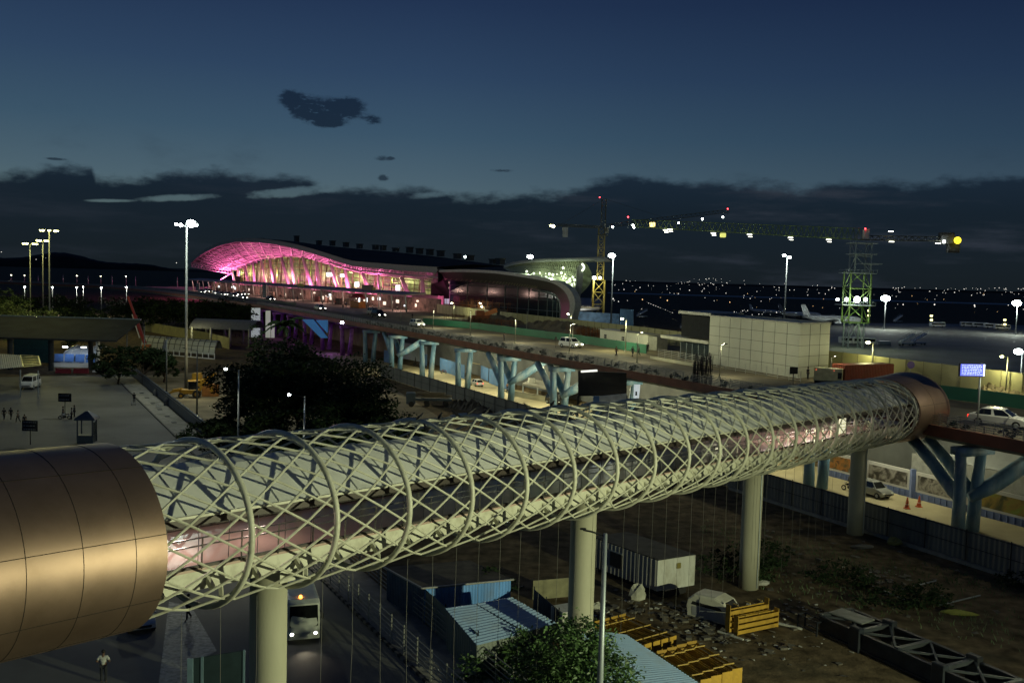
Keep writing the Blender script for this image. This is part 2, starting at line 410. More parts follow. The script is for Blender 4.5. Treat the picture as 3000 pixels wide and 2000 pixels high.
mb = MB(); mb.beam(bx(K0, 0, .92), bx(K1, 0, .92), 5.0, .05, BU)
mb.build('ceiling', mat('walkway_ceiling', (.42, .32, .28), .6), bridge, False, True)
mb = MB()
for s_ in (-1, 1): mb.quad(bx(K0, s_ * 2.58, -.88), bx(K1, s_ * 2.58, -.88), bx(K1, s_ * 2.58, .62), bx(K0, s_ * 2.58, .62))
mb.build('window_glass', glass('clear_glass'), bridge, False, True)
mb = MB()
for k in np.arange(-1, 19.7, .32):
    for s_ in (-1, 1): mb.beam(bx(k, s_ * 2.60, -.88), bx(k, s_ * 2.60, .65), .02, .02, BD)
for s_ in (-1, 1):
    for u in (-.87, .64): mb.beam(bx(K0, s_ * 2.60, u), bx(K1, s_ * 2.60, u), .03, .03, BU)
mb.build('window_frame', dark_steel, bridge, False, True)
stain = mat('stainless_steel', (.55, .53, .5), .25, .95)
mb = MB()
for s_ in (-1, 1):
    for u in (.16, -.12): mb.tube([bx(K0, s_ * 2.72, u), bx(K1, s_ * 2.72, u)], .03, 6)
    for k in np.arange(-1.6, 19.6, .42): mb.tube([bx(k, s_ * 2.72, -1.0), bx(k, s_ * 2.72, .16)], .035, 5)
mb.build('handrail', stain, bridge, False, True)
mb = MB()
for s_ in (-1, 1):
    mb.beam(bx(K0, s_ * 2.45, -1.42), bx(K1, s_ * 2.45, -1.42), .16, .80, BU)
mb.build('edge_girder', cream, bridge, False, True)
mb = MB()
for k in np.arange(-1.75, 19.7, .5):
    mb.beam(bx(k, -2.36, -1.5), bx(k, 2.36, -1.5), .18, .5, BU)
    for s_ in (-1, 1): mb.beam(bx(k, s_ * 2.35, -1.3), bx(k, s_ * 3.0, -1.75), .14, .22, BU)
mb.beam(bx(K0, 0, -1.95), bx(K1, 0, -1.95), .9, .38, BU)
mb.build('crossbeam', cream, bridge, False, True)
# struts between girder and rings
for i in range(0, 20):
    for s_ in (-1, 1): mb = MB(); mb.beam(bx(i, s_ * 1.9, -1.8), be(i, -90 + s_ * 32), .14, .14, BU); mb.build('ring_strut', cream, bridge, False, True)
def collar(ka, kb, sa, sb, name, seams, n=56, lab=None):
    mb = MB(); A = np.linspace(0, 360, n + 1)[:-1]
    ks = np.linspace(ka, kb, 9)
    mb.grid([[be(k, a, sa + (sb - sa) * (k - ka) / (kb - ka)) for a in A] for k in ks], True)
    ke = ka if name == 'far_end_cladding' else kb
    se = sa if name == 'far_end_cladding' else sb
    mb.grid([[be(ke, a, se) for a in A], [be(ke, a, se - .035) for a in A]], True)
    mb.grid([[be(ke, a, se - .035) for a in A], [be(ke + (.9 if name == 'far_end_cladding' else -.9), a, se - .05) for a in A]], True)
    o = mb.build(name, copper, bridge, True, True, lab)
    mb = MB()
    for k in seams:
        s = sa + (sb - sa) * (k - ka) / (kb - ka)
        mb.tube([be(k, a, s + .0008) for a in A], .011, 4, True)
    for a in (14.6, 58, 118, 176, 232, 305, 335):
        mb.tube([be(k, a, sa + (sb - sa) * (k - ka) / (kb - ka) + .0008) for k in (ka, kb)], .011, 4)
    mb.build('panel_seam', seam_m, o, False, True)
    return o
collar(-7.0, -0.87, 1.052, 1.052, 'near_end_cladding', [-.87 - .28 - .44 * i for i in range(13)], lab='bronze coloured panelled end nearest the camera')
collar(19.25, 21.3, 1.03, 1.14, 'far_end_cladding', [20.2], lab='dark copper flared end at the flyover')
PIERS = [.85, 6.52, 12.19, 17.86]
for k in PIERS:
    p = bx(k, .15, 0)
    mb = MB(); zt = bx(k, 0, -RZ).z + .75
    mb.tube([(p.x, p.y, 0), (p.x, p.y, zt * .33), (p.x, p.y, zt * .66), (p.x, p.y, zt)], .775, 40)
    pr = mb.build('pier', conc, bridge, True, True)
    if k > 8:
        mb = MB()
        for a in (-.95, 2.0): mb.tube([(p.x + .84 * math.cos(a), p.y + .84 * math.sin(a), .2), (p.x + .84 * math.cos(a), p.y + .84 * math.sin(a), zt - .6)], .045, 5)
        mb.build('downpipe', galv, pr, False, True)
    mb = MB(); mb.beam((p - BN * 1.6).xyz.to_tuple()[:2] + (zt + .12,), (p + BN * 1.6).xyz.to_tuple()[:2] + (zt + .12,), 1.2, .5)
    mb.build('bearing_block', cream, pr, False, True)
# thin cables hanging from the underside
wire_m = mat('hanging_cable', (.13, .125, .11), .7)
hang = None
kk = -0.4
while kk < 15.2:
    for n_ in (1.9,):
        if all(abs(kk - k) > .17 for k in PIERS):
            p = bx(kk, n_, -RZ * .87); ln = rnd.uniform(7.2, 9.0) - max(0, kk - 9) * .1
            ln = min(ln, p.z - .3)
            mb = MB(); mb.tube([(0, 0, 0), (rnd.uniform(-.04, .04), .02, -ln * .4), (rnd.uniform(-.06, .06), 0, -ln * .7), (.02, .03, -ln)], .0095, 4)
            o = mb.build('hanging_cable', wire_m); o.location = p
            tag(o, 'thin pale cable hanging straight down from the underside of the lattice footbridge', 'cable', 'cables hanging below the footbridge')
    kk += .41
# light inside the walkway
for k, w in ((-1.3, 150), (-.3, 150), (.6, 90), (12.6, 110), (13.6, 160), (14.6, 220), (15.6, 110), (17, 60)):
    point('walkway_light', bx(k, .6, .7), (1, .80, .70), w * 1.1, .4)
# the round lit opening far along the walkway
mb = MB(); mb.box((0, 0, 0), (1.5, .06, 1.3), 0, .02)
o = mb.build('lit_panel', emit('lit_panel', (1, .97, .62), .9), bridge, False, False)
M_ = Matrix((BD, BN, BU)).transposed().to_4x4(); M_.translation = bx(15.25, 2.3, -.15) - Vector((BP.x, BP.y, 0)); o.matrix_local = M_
# birds perched on the lattice
bird_m = mat('crow_feather', (.01, .01, .011), .6)
def bird(k, deg, rz, label):
    p = be(k, deg, 1.02)
    t = thing('crow', label, 'bird', p, rz, 'crows perched on the footbridge')
    mb = MB(); rows = []
    for s, r_, z in ((-.26, .012, .02), (-.16, .035, .05), (-.08, .065, .10), (.02, .078, .16), (.10, .06, .22), (.145, .042, .265), (.19, .046, .295), (.225, .028, .295), (.25, .012, .285), (.30, .004, .275)):
        rows.append([(s, r_ * math.cos(a), z + r_ * math.sin(a)) for a in np.linspace(0, 2 * math.pi, 9)[:-1]])
    mb.grid(rows, True)
    for s in (-1, 1): mb.tube([(0, s * .03, .1), (.01, s * .03, 0)], .008, 4)
    mb.build('body', bird_m, t, True)
    mb = MB()
    for s in (-1, 1): mb.prism([(-.24, s * .05, .03), (-.05, s * .085, .06), (.08, s * .08, .18), (-.02, s * .075, .2)], (0, s * .012, 0))
    mb.build('wing', bird_m, t)
for k, dg, rz, lb in ((2.55, 73, .3, 'black crow on the lattice, the leftmost of the birds with its tail down'), (2.75, 66, 2.2, 'black crow perched on a diagonal bar between the third and fourth rings'), (3.0, 88, .9, 'black crow on the top of the third thick ring from the copper end'), (3.28, 84, 1.2, 'small black crow sitting next to the third thick ring'), (3.62, 87, 2.8, 'black crow low on the lattice top, alone between two thick rings'), (4.0, 92, .4, 'black crow on the crest of the fifth thick ring'), (4.22, 88, .8, 'larger black crow just behind the fifth ring with head raised'), (5.9, 100, 1.0, 'black crow standing at the tube top in front of the beige lower road'), (5.35, 102, 3.6, 'crow crouching on the far edge of the tube top, near the pale blue pier')):
    bird(k, dg, rz, lb)
# ------------------------------------------------------------------ ground and the flyover
E0 = Vector((45.9, 87.8, 0)); FA = Vector((-.463, .886, 0)); FN = Vector((.886, .463, 0))
def fl(s, o, z=0.0):
    p = E0 + FA * s + FN * o; p.z = z; return p
FRZ = math.atan2(FA.y, FA.x)
mb = MB(); S_ = 9000
mb.quad((-S_, -200, 0), (S_, -200, 0), (S_, S_, 0), (-S_, S_, 0)); struct(mb.build('ground', dirt))
def sheet(name, m, pts, z=0.004, thick=0.0):
    mb = MB(); p = [Vector((a[0], a[1], z)) for a in pts]
    if thick: mb.prism([q - Vector((0, 0, thick)) for q in p], (0, 0, thick))
    else: mb.quad(*p)
    return struct(mb.build(name, m))
# low dark hills on the horizon
hill_m = mat('far_hill', (0.025, 0.03, 0.03), .95, var=.4, scale=.01)
for nm, px0, px1, Y, h0, amp, sd in (('hills', -600, 900, 4200, 20, 42, 3), ('hills', 800, 3600, 5200, 10, 12, 5)):
    mb = MB(); r0, r1, r2 = [], [], []; rr = random.Random(sd); ph = [rr.uniform(0, 6) for _ in range(6)]
    for i in range(121):
        px = px0 + (px1 - px0) * i / 120
        b = at(px, 800, Y); t = i / 120
        h = h0 + amp * sum(math.sin(t * (4 + 7 * k) + ph[k]) / (1 + k) for k in range(6)) * .5
        if sd == 3: h += 55 * math.exp(-((px - 190) / 130) ** 2) + 18 * math.exp(-((px - 420) / 180) ** 2)
        h = max(4, h + rr.uniform(-1.5, 1.5))
        d = Vector((b.x, b.y, 0)).normalized()
        r0.append((b.x, b.y, -1)); r1.append((b.x, b.y, h * .7)); q = b + d * 400; r2.append((q.x, q.y, h))
    mb.grid([r0, r1, r2]); struct(mb.build(nm, hill_m, None, True))
apron_m = mat('apron_concrete', (0.24, 0.24, 0.22), .8, var=.2, scale=.03, dirt=.5, dcol=(.12, .12, .11), dscale=.02)
sheet('apron', apron_m, [(90, 170), (330, 250), (620, 560), (560, 690), (260, 620), (150, 560), (70, 360), (60, 250)], .004)
sheet('runway', mat('runway_concrete', (.42, .43, .40), .8), [G(1780, 856)[:2], G(3300, 899)[:2], G(3300, 903)[:2], G(1780, 859)[:2]], .01)
# lower road beside the columns
lower_m = mat('lower_road_concrete', (0.36, 0.32, 0.20), .8, var=.12, scale=.3, dirt=.45, dcol=(.2, .18, .11), dscale=.12)
sheet('lower_road', lower_m, [fl(-60, -7.6), fl(-60, 12), fl(150, 12), fl(215, 2), fl(215, -6), fl(150, -7.2)], .004)
# the raised site level on the far side of the flyover
NE = [fl(s, 0) for s in (-70, 0, 80, 160, 240, 310)] + [Vector(v) for v in ((-157, 456.7, 0), (-205, 530, 0), (-258, 592, 0), (-341, 630, 0), (-430, 648, 0), (-560, 662, 0))]
def offs(P, o):
    out = []
    for i, p in enumerate(P):
        a = P[max(i - 1, 0)]; b = P[min(i + 1, len(P) - 1)]; d = (b - a).normalized(); out.append(p + Vector((d.y, -d.x, 0)) * o)
    return out
FE = offs(NE, 16)
WALL = [(80, 96), (67, 124), (52.3, 156.5), (30.7, 215), (-4.5, 286.8), (-27, 338)]
site_m = mat('site_earth', (0.20, 0.165, 0.10), .95, var=.4, scale=.25, bump=.6, bscale=2, dirt=.6, dcol=(.09, .08, .045), dscale=.12)
pave2 = mat('forecourt_paving', (0.30, 0.26, 0.22), .7, var=.15, scale=.3)
pl = [Vector((p.x, p.y, 9.95)) for p in FE[:6]] + [Vector((-26, 420, 9.95)), Vector((-22, 345, 9.95))] + [Vector((x, y, 9.95)) for x, y in WALL[::-1]] + [Vector((92, 70, 9.95))]
mb = MB(); mb.prism([p - Vector((0, 0, 9.9)) for p in pl], (0, 0, 9.9)); struct(mb.build('site_terrace', site_m))
pl = [Vector((p.x, p.y, 9.96)) for p in FE[4:9]] + [Vector((-150, 760, 9.96)), Vector((60, 640, 9.96)), Vector((40, 440, 9.96)), Vector((-24, 352, 9.96)), Vector((-44, 330, 9.96))]
mb = MB(); mb.prism([p - Vector((0, 0, .9)) for p in pl], (0, 0, .9 + .01)); struct(mb.build('forecourt', pave2))
flyover = thing('flyover', 'long elevated road on pale blue twin columns, edged in rust red, running to the terminal', 'flyover', fl(0, 0))
red_edge = mat('rust_red_edge', (0.20, 0.075, 0.045), .7, var=.2, scale=.4, dirt=.5, dcol=(.07, .05, .04), dscale=.25)
deck_conc = mat('deck_concrete', (0.20, 0.205, 0.20), .8, var=.15, scale=.2, dirt=.4, dcol=(.1, .1, .1), dscale=.15)
road_m = mat('flyover_asphalt', (0.12, 0.105, 0.075), .8, var=.25, scale=.2, dirt=.5, dcol=(.19, .16, .1), dscale=.12)
def sweep(P, prof):
    rows = []
    for o, z in prof:
        rows.append([Vector((p.x, p.y, z)) for p in offs(P, o)])
    return rows
mb = MB(); mb.grid(sweep(NE, [(15.9, 10.0), (0.3, 10.0)])); mb.build('road_surface', road_m, flyover, False, True)
mb = MB(); mb.grid(sweep(NE, [(.3, 10.25), (-.2, 10.25), (-.2, 9.15), (.35, 9.15)])); mb.build('edge_beam', red_edge, flyover, False, True)
mb = MB(); mb.grid(sweep(NE, [(.3, 10.26), (.3, 9.2), (1.6, 9.2), (1.9, 8.5), (14.0, 8.5), (15.9, 9.0), (15.95, 9.99)])); mb.build('girder', deck_conc, flyover, False, True)
teal = mat('pale_blue_pier_paint', (0.10, 0.20, 0.30), .6, var=.3, scale=.9, dirt=.75, dcol=(.36, .42, .44), dscale=.55, stretch=(1, 1, .3))
purple = mat('purple_pier_colour', (0.22, 0.06, 0.30), .5, var=.3, scale=.6, dirt=.5, dcol=(.5, .25, .6), dscale=.5)  # purple base colour with paler patches, for the far piers
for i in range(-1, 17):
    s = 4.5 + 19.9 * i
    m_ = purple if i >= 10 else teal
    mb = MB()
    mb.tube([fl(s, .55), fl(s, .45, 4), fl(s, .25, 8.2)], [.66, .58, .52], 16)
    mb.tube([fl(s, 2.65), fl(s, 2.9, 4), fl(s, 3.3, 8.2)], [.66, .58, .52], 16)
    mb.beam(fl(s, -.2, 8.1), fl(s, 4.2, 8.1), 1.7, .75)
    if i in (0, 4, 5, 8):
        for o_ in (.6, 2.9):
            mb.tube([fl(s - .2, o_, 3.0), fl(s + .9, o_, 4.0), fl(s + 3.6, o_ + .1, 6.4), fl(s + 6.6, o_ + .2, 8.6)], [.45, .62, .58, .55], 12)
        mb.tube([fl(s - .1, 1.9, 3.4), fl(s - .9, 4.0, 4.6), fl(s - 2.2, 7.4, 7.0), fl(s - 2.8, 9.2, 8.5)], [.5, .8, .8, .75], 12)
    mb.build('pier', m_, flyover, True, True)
# the rows of railing along the near edge
rail_m = mat('pale_railing', (0.40, 0.40, 0.36), .5, .3)
mb = MB()
for o in (.05, 1.5):
    P = offs(NE[:6], o)
    for z in (10.45, 10.65, 10.85, 11.05, 11.25):
        mb.tube([Vector((p.x, p.y, z)) for p in P], .035, 4)
for s in np.arange(-60, 310, 2.0):
    for o in (.05, 1.5): mb.beam(fl(s, o, 10.0), fl(s, o, 11.3), .07, .07)
mb.build('railing', rail_m, flyover, False, True)
mb = MB()
P = offs(NE[5:], .1)
for z in (10.6, 11.0): mb.tube([Vector((p.x, p.y, z)) for p in P], .08, 4)
P = offs(NE[5:], 15.6); mb.grid([[Vector((p.x, p.y, 10)) for p in P], [Vector((p.x, p.y, 10.9)) for p in P]])
mb.build('parapet', deck_conc, flyover, False, True)
# lamps fixed under the deck
for s in (14, 34, 54, 74, 94, 114, 134, 154): mb = MB(); mb.box(fl(s, 5.5, 8.38), (1.0, .25, .12), FRZ); mb.build('underside_lamp', bulb_s, flyover, False, True)
# ------------------------------------------------------------------ vegetation
def leaf_mesh(name, blobs, n, size, seed, m):
    """leaf-sized quads gathered in twig clumps through the given ellipsoids"""
    r = np.random.default_rng(seed); vs = []
    tot = sum(b[3] * b[4] * b[5] for b in blobs)
    for (cx, cy_, cz, rx, ry, rz) in blobs:
        k = max(20, int(n * rx * ry * rz / tot)); nc = max(6, k // 26)
        d = r.normal(size=(nc, 3)); d /= np.linalg.norm(d, axis=1)[:, None]
        rad = r.uniform(.45, 1.05, nc) ** .6
        c = d * rad[:, None] * np.array([rx, ry, rz])
        idx = r.integers(0, nc, k); sp_ = r.normal(scale=.19 * (rx + ry + rz) / 3, size=(k, 3)); sp_[:, 2] *= .55
        p = c[idx] + sp_ + np.array([cx, cy_, cz])
        a = r.normal(size=(k, 3)); a[:, 2] *= .5; a /= np.linalg.norm(a, axis=1)[:, None]
        b = np.cross(a, r.normal(size=(k, 3))); b /= np.linalg.norm(b, axis=1)[:, None]
        sz = size * r.uniform(.6, 1.35, k)[:, None]
        vs.append(np.stack([p - a * sz, p + b * sz * .42 - a * sz * .1, p + a * sz, p - b * sz * .42 - a * sz * .1], 1))
    V = np.concatenate(vs).reshape(-1, 3); nf = len(V) // 4
    me = bpy.data.meshes.new(name); me.from_pydata(V.tolist(), [], np.arange(nf * 4).reshape(-1, 4).tolist()); me.materials.append(m)
    return me
def tree(label, loc, h, w, n, size, seed, m, cat='tree', group=None, name='tree', trunk_h=.4, blobs=None, tr=.16):
    t = thing(name, label, cat, loc, 0, group); r = random.Random(seed)
    if blobs is None:
        blobs = []
        for k in range(9):
            a = r.uniform(0, 6.28); q = r.uniform(.15, .62) * w
            z = h * r.uniform(trunk_h + .12, .88); s = w * r.uniform(.32, .5)
            blobs.append((math.cos(a) * q, math.sin(a) * q, z, s, s, s * .75))
        blobs.append((0, 0, h * .84, w * .4, w * .4, h * .16))
    mb = MB(); mb.tube([(0, 0, 0), (.05 * w * r.uniform(-1, 1), .05 * w, h * trunk_h * .6), (0, 0, h * trunk_h), (.03 * w, 0, h * .8)], [tr * 1.3, tr, tr * .8, tr * .2], 7)
    for b in blobs[:6]: mb.tube([(0, 0, h * trunk_h * r.uniform(.6, 1)), (b[0] * .5, b[1] * .5, (h * trunk_h + b[2]) / 2), (b[0], b[1], b[2])], [tr * .6, tr * .4, tr * .12], 5)
    mb.build('trunk', bark, t, True)
    me = leaf_mesh('crown', blobs, n, size, seed, m)
    o = bpy.data.objects.new('crown', me); COL.objects.link(o); o.parent = t; WM[o.name] = WM[t.name].copy()
    return t
# ------------------------------------------------------------------ the terminal with its arched, pink lit roof
TA = Vector((-35.1, 433.6, 10)); TB = Vector((-201.5, 691.6, 10)); TE = (TB - TA); TE.z = 0; TE.normalize()
TN = Vector((-TE.y, TE.x, 0))
if TN.x > 0: TN = -TN                        # towards the flyover
term = thing('airport_terminal', 'long airport terminal with a swooping arched roof, its columns and soffit lit pink', 'terminal building', TA)
def fp(px, py, off): return onplane(px, py, TA + TN * off, TN)
steel_w = mat('terminal_white_steel', (.62, .60, .60), .45, var=.05)
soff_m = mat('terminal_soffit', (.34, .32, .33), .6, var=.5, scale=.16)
roof_t = mat('terminal_roof', (.035, .036, .036), .9, 0, spec=.1, var=.2, scale=.05)
EV = [(560, 770), (575, 755), (592, 742), (615, 729), (650, 714), (700, 704), (750, 704), (800, 709), (860, 720), (920, 736), (980, 755), (1030, 770), (1070, 775), (1120, 779), (1180, 784), (1284, 791)]
IN = [(682, 790), (686, 788), (692, 786), (700, 783), (722, 775), (750, 764), (780, 757), (815, 752), (862, 749), (905, 754), (945, 766), (985, 777), (1030, 789), (1090, 800), (1160, 807), (1280, 818)]
def dens(P, n=80):
    P = [Vector((a, b, 0)) for a, b in P]; out = []
    for i in range(n + 1):
        t = i / n * (len(P) - 1); k = min(int(t), len(P) - 2); u = t - k
        p0, p1, p2, p3 = P[max(k - 1, 0)], P[k], P[k + 1], P[min(k + 2, len(P) - 1)]
        q = .5 * ((2 * p1) + (p2 - p0) * u + (2 * p0 - 5 * p1 + 4 * p2 - p3) * u * u + (3 * p1 - p0 - 3 * p2 + p3) * u ** 3)
        out.append((q.x, q.y))
    return out
EVd, INd = dens(EV), dens(IN)
eave = [fp(x, y, 15) for x, y in EVd]; inner = [fp(x, y, 0) for x, y in INd]
mb = MB(); mb.grid([[lerp(a, b, t) + Vector((0, 0, 1.2 * math.sin(t * 3.14))) for a, b in zip(eave, inner)] for t in np.linspace(0, 1, 7)])
mb.build('soffit', soff_m, term, True, True)
# truss ribs under the soffit and the lattice of the front eave
mb = MB()
for i in range(0, 81, 3):
    a, b = eave[i], inner[i]; mb.tube([a - Vector((0, 0, 1.3)), lerp(a, b, .5) - Vector((0, 0, 1.9)), b - Vector((0, 0, .7))], .32, 4)
for t in (.18, .36, .54, .72, .9):
    q = [lerp(a, b, t) - Vector((0, 0, .8)) for a, b in zip(eave, inner)]; mb.tube(q, .3, 4)
    for i in range(0, 78, 3): mb.tube([q[i], lerp(eave[i + 3], inner[i + 3], t + .15) - Vector((0, 0, .5))], .24, 4)
mb.build('soffit_truss', steel_w, term, False, True)
mb = MB(); low = [p - Vector((0, 0, 3.2)) for p in eave]
st = 52
mb.tube([p + TN * .4 for p in eave[st:]], .3, 5); mb.tube([p - TN * .1 for p in low[st:]], .38, 5)
for i in range(st, 80):
    mb.tube([eave[i] + TN * .3, low[i]], .13, 4); mb.tube([low[i], eave[i + 1] + TN * .3], .13, 4)
mb.build('eave_truss', mat('eave_steel', (.42, .38, .40), .5), term, False, True)
# the truss closing the left end
a0, a1 = eave[0], inner[0]
mb = MB(); mb.tube([a0, a1], .35, 5); mb.tube([a0 - Vector((0, 0, 3)), a1 - Vector((0, 0, 3.4))], .35, 5)
for k in range(14):
    p, q = lerp(a0, a1, k / 14), lerp(a0, a1, (k + 1) / 14)
    mb.tube([p, lerp(p, q, .5) - Vector((0, 0, 3.2))], .16, 4); mb.tube([lerp(p, q, .5) - Vector((0, 0, 3.2)), q], .16, 4)
mb.tube([lerp(a0, a1, .95) - Vector((0, 0, 3.2)), lerp(a0, a1, .45) - Vector((0, 0, 16))], .5, 6)
mb.build('end_truss', steel_w, term, False, True)
# roof: rim, upper surface, ridge
rim = [p + TN * .6 + Vector((0, 0, .25)) for p in eave]
RG = [(585, 766), (600, 752), (618, 742), (645, 729), (690, 716), (730, 711), (790, 709), (860, 712), (930, 718), (1000, 724), (1070, 731), (1130, 736), (1200, 743), (1280, 752), (1370, 764), (1480, 779)]
back = [fp(x, y, -58) for x, y in dens(RG)]
mid = [lerp(a, b, .45) + Vector((0, 0, .9)) for a, b in zip(rim, back)]
mb = MB(); mb.grid([[p + TN * .3 - Vector((0, 0, 1.5)) for p in rim], [p + Vector((0, 0, .2)) for p in rim], [p + Vector((0, 0, 1.0)) for p in rim]], False)
mb.build('roof_rim', mat('roof_rim', (.22, .25, .22), .5), term, True, True)
mb = MB(); mb.grid([[p + Vector((0, 0, 1.0)) for p in rim], [p + Vector((0, 0, .6)) for p in mid], back, [p - TN * 25 - Vector((0, 0, 9)) for p in back]])
roof = mb.build('roof', roof_t, term, True, True)
for px in (762, 868, 928, 968, 1010, 1048, 1100, 1128, 1158, 1195, 1226, 1258, 1290, 1340, 1385, 1440, 1462):
    k = min(range(81), key=lambda i: abs(dens(RG)[i][0] - px)); p = back[k]
    big = px in (762,)
    mb = MB(); hgt = rnd.uniform(2.6, 4.2) if px != 868 else 6.0
    w = 8 if big else 4.0
    mb.box(p + Vector((0, 0, hgt / 2)), (w, 3.0, hgt * .8), math.atan2(TE.y, TE.x)); mb.box(p + Vector((0, 0, hgt * .95)), (w * 1.25, 3.6, .5), math.atan2(TE.y, TE.x))
    mb.build('roof_vent', mat('roof_vent', (.05, .055, .06), .7), roof, False, True)
# pink columns
CO = [((679, 790), (690, 843)), ((697, 785), (703, 845)), ((718, 780), (731, 847)), ((741, 767), (747, 849)), ((766, 762), (783, 851)), ((790, 757), (808, 853)), ((825, 754), (851, 856)), ((852, 751), (868, 858)), ((887, 752), (919, 861)), ((926, 762), (938, 863)), ((970, 776), (997, 866)), ((1010, 780), (1024, 869)), ((1061, 797), (1090, 873)), ((1109, 803), (1118, 876)), ((1173, 808), (1206, 884)), ((1237, 816), (1241, 888))]
for (tx, ty), (bx_, by) in CO:
    mb = MB(); p, q = fp(bx_, by, 1.5), fp(tx, ty, 1.5); p.z = 9.98
    r = .85 + .25 * (bx_ > 800); mb.tube([p, lerp(p, q, .5), q], [r * 1.15, r, r * .72], 12); mb.build('column', steel_w, term, True, True)
# the hall behind the glass
def lit_wall(name, c, s, seed):
    m = emit(name, c, s); nt = m.node_tree; b = nt.nodes['Principled BSDF']; N = nt.nodes; L = nt.links
    tcn = N.new('ShaderNodeTexCoord'); br = N.new('ShaderNodeTexBrick'); mp = N.new('ShaderNodeMapping')
    L.new(tcn.outputs['UV'], mp.inputs[0]); L.new(mp.outputs[0], br.inputs['Vector'])
    br.inputs['Scale'].default_value = 1; br.offset = .3; br.inputs['Brick Width'].default_value = 5.0; br.inputs['Row Height'].default_value = 3.4; br.inputs['Mortar Size'].default_value = .3
    br.inputs['Color1'].default_value = (*c, 1); br.inputs['Color2'].default_value = (*[x * .35 for x in c], 1); br.inputs['Mortar'].default_value = (*[x * .08 for x in c], 1)
    nz = N.new('ShaderNodeTexNoise'); nz.inputs['Scale'].default_value = .35; L.new(tcn.outputs['UV'], nz.inputs['Vector'])
    mx = N.new('ShaderNodeMix'); mx.data_type = 'RGBA'; mx.blend_type = 'MULTIPLY'; mx.inputs[0].default_value = 1
    rp = N.new('ShaderNodeValToRGB'); L.new(nz.outputs['Fac'], rp.inputs[0]); rp.color_ramp.elements[0].position = .35; rp.color_ramp.elements[1].position = .65
    rp.color_ramp.elements[0].color = (.25, .25, .25, 1); rp.color_ramp.elements[1].color = (1, 1, 1, 1)
    L.new(br.outputs[0], mx.inputs[6]); L.new(rp.outputs[0], mx.inputs[7]); L.new(mx.outputs[2], b.inputs['Emission Color'])
    return m
def wall_uv(o, u, origin):
    me = o.data; uv = me.uv_layers.new(); 
    for lp in me.loops:
        p = me.vertices[lp.vertex_index].co - origin; uv.data[lp.index].uv = (p.x * u.x + p.y * u.y, p.z)
hall = lit_wall('lit_hall', (.56, .60, .17), .58, 1); hall.node_tree.nodes['Principled BSDF'].inputs['Base Color'].default_value = (.03, .03, .02, 1)
mb = MB(); ins = [p - TN * 9 for p in inner]
mb.grid([[Vector((p.x, p.y, 10)) for p in ins], [p + Vector((0, 0, 1.5)) for p in ins]])
o = mb.build('hall_interior', hall, term, False, True); wall_uv(o, TE, Vector((0, 0, 0)))
mull_m = mat('facade_mullion', (.22, .24, .10), .5)
mb = MB()
for i in range(0, 81, 1):
    p = inner[i] - TN * (3.0 if i % 2 else 5.0); mb.beam(Vector((p.x + (TE.x * 2.0), p.y + TE.y * 2.0, 10)), p + Vector((0, 0, .5)), .45 if i % 2 else .25, .5)
for f_ in (.12, .3, .5, .68, .85):
    mb.tube([Vector((p.x, p.y, 10 + (p.z - 10) * f_)) - TN * 3.2 for p in inner], .22, 4)
mb.build('facade_mullion', mull_m, term, False, True)
lit_white = emit('lit_sign_white', (.85, .95, 1.0), 1.6)
mb = MB()
for px, py, w, h in ((964, 804, 16, 12), (1002, 807, 12, 9), (1045, 833, 12, 14), (1165, 843, 12, 16), (1238, 866, 14, 6), (1228, 862, 10, 5), (700, 800, 4, 12)):
    p = [fp(px + a * w / 2, py + b * h / 2, -1.0) for a, b in ((-1, -1), (1, -1), (1, 1), (-1, 1))]; mb.prism(p, -TN * .3)
mb.build('lit_screen', lit_white, term, False, True)
mb = MB()
mb.grid([[Vector((p.x, p.y, 10)) for p in (inner[0] + TN * .2, inner[-1] + TN * .2)], [Vector((p.x, p.y, 13.5)) for p in (inner[0] + TN * .2, inner[-1] + TN * .2)]])
mb.build('lower_wall', mat('terminal_lower_wall', (.42, .33, .30), .7, var=.2, scale=.2), term, False, True)
p = fp(1215, 895, 4); q = fp(1290, 897, 4); mb = MB(); mb.beam(Vector((p.x, p.y, 12)), Vector((q.x, q.y, 12)), 3, 4); mb.build('porch_block', mat('porch_block', (.5, .42, .38), .7), term, False, True)
mb = MB(); pe = [eave[-1] + TN * .2, inner[-1] - TN * 9]; mb.prism([Vector((pe[0].x, pe[0].y, eave[-1].z + .6)), pe[0] - Vector((0, 0, 5.2)), Vector((inner[-1].x, inner[-1].y, inner[-1].z - 2)) + TN * 3, Vector((inner[-1].x, inner[-1].y, 10)) + TN * 3, Vector((pe[1].x, pe[1].y, 10)), Vector((pe[1].x, pe[1].y, inner[-1].z + 2))], -TE * .6); mb.build('end_wall', mat('end_wall_dark', (.015, .015, .015), .8), term, False, True)
# dark glazed wing to the right, ending in the sweep of the roof
FT = [(1284, 791), (1360, 789), (1437, 792), (1490, 797), (1533, 803), (1580, 810), (1612, 817), (1638, 826), (1656, 836), (1670, 849), (1679, 864), (1684, 880), (1684, 900), (1679, 920), (1674, 940)]
FB = [(1284, 797), (1360, 797), (1437, 800), (1490, 806), (1533, 812), (1580, 820), (1612, 827), (1630, 835), (1645, 845), (1657, 858), (1665, 873), (1669, 889), (1668, 907), (1664, 925), (1660, 940)]
SB = [(1284, 817), (1360, 823), (1437, 829), (1490, 834), (1533, 839), (1570, 844), (1590, 848), (1606, 852), (1618, 858), (1628, 868), (1635, 880), (1639, 893), (1640, 908), (1639, 925), (1637, 940)]
ft = [fp(x, y, 15) for x, y in dens(FT)]; fb = [fp(x, y, 15) for x, y in dens(FB)]; sb = [fp(x, y, 6) for x, y in dens(SB)]
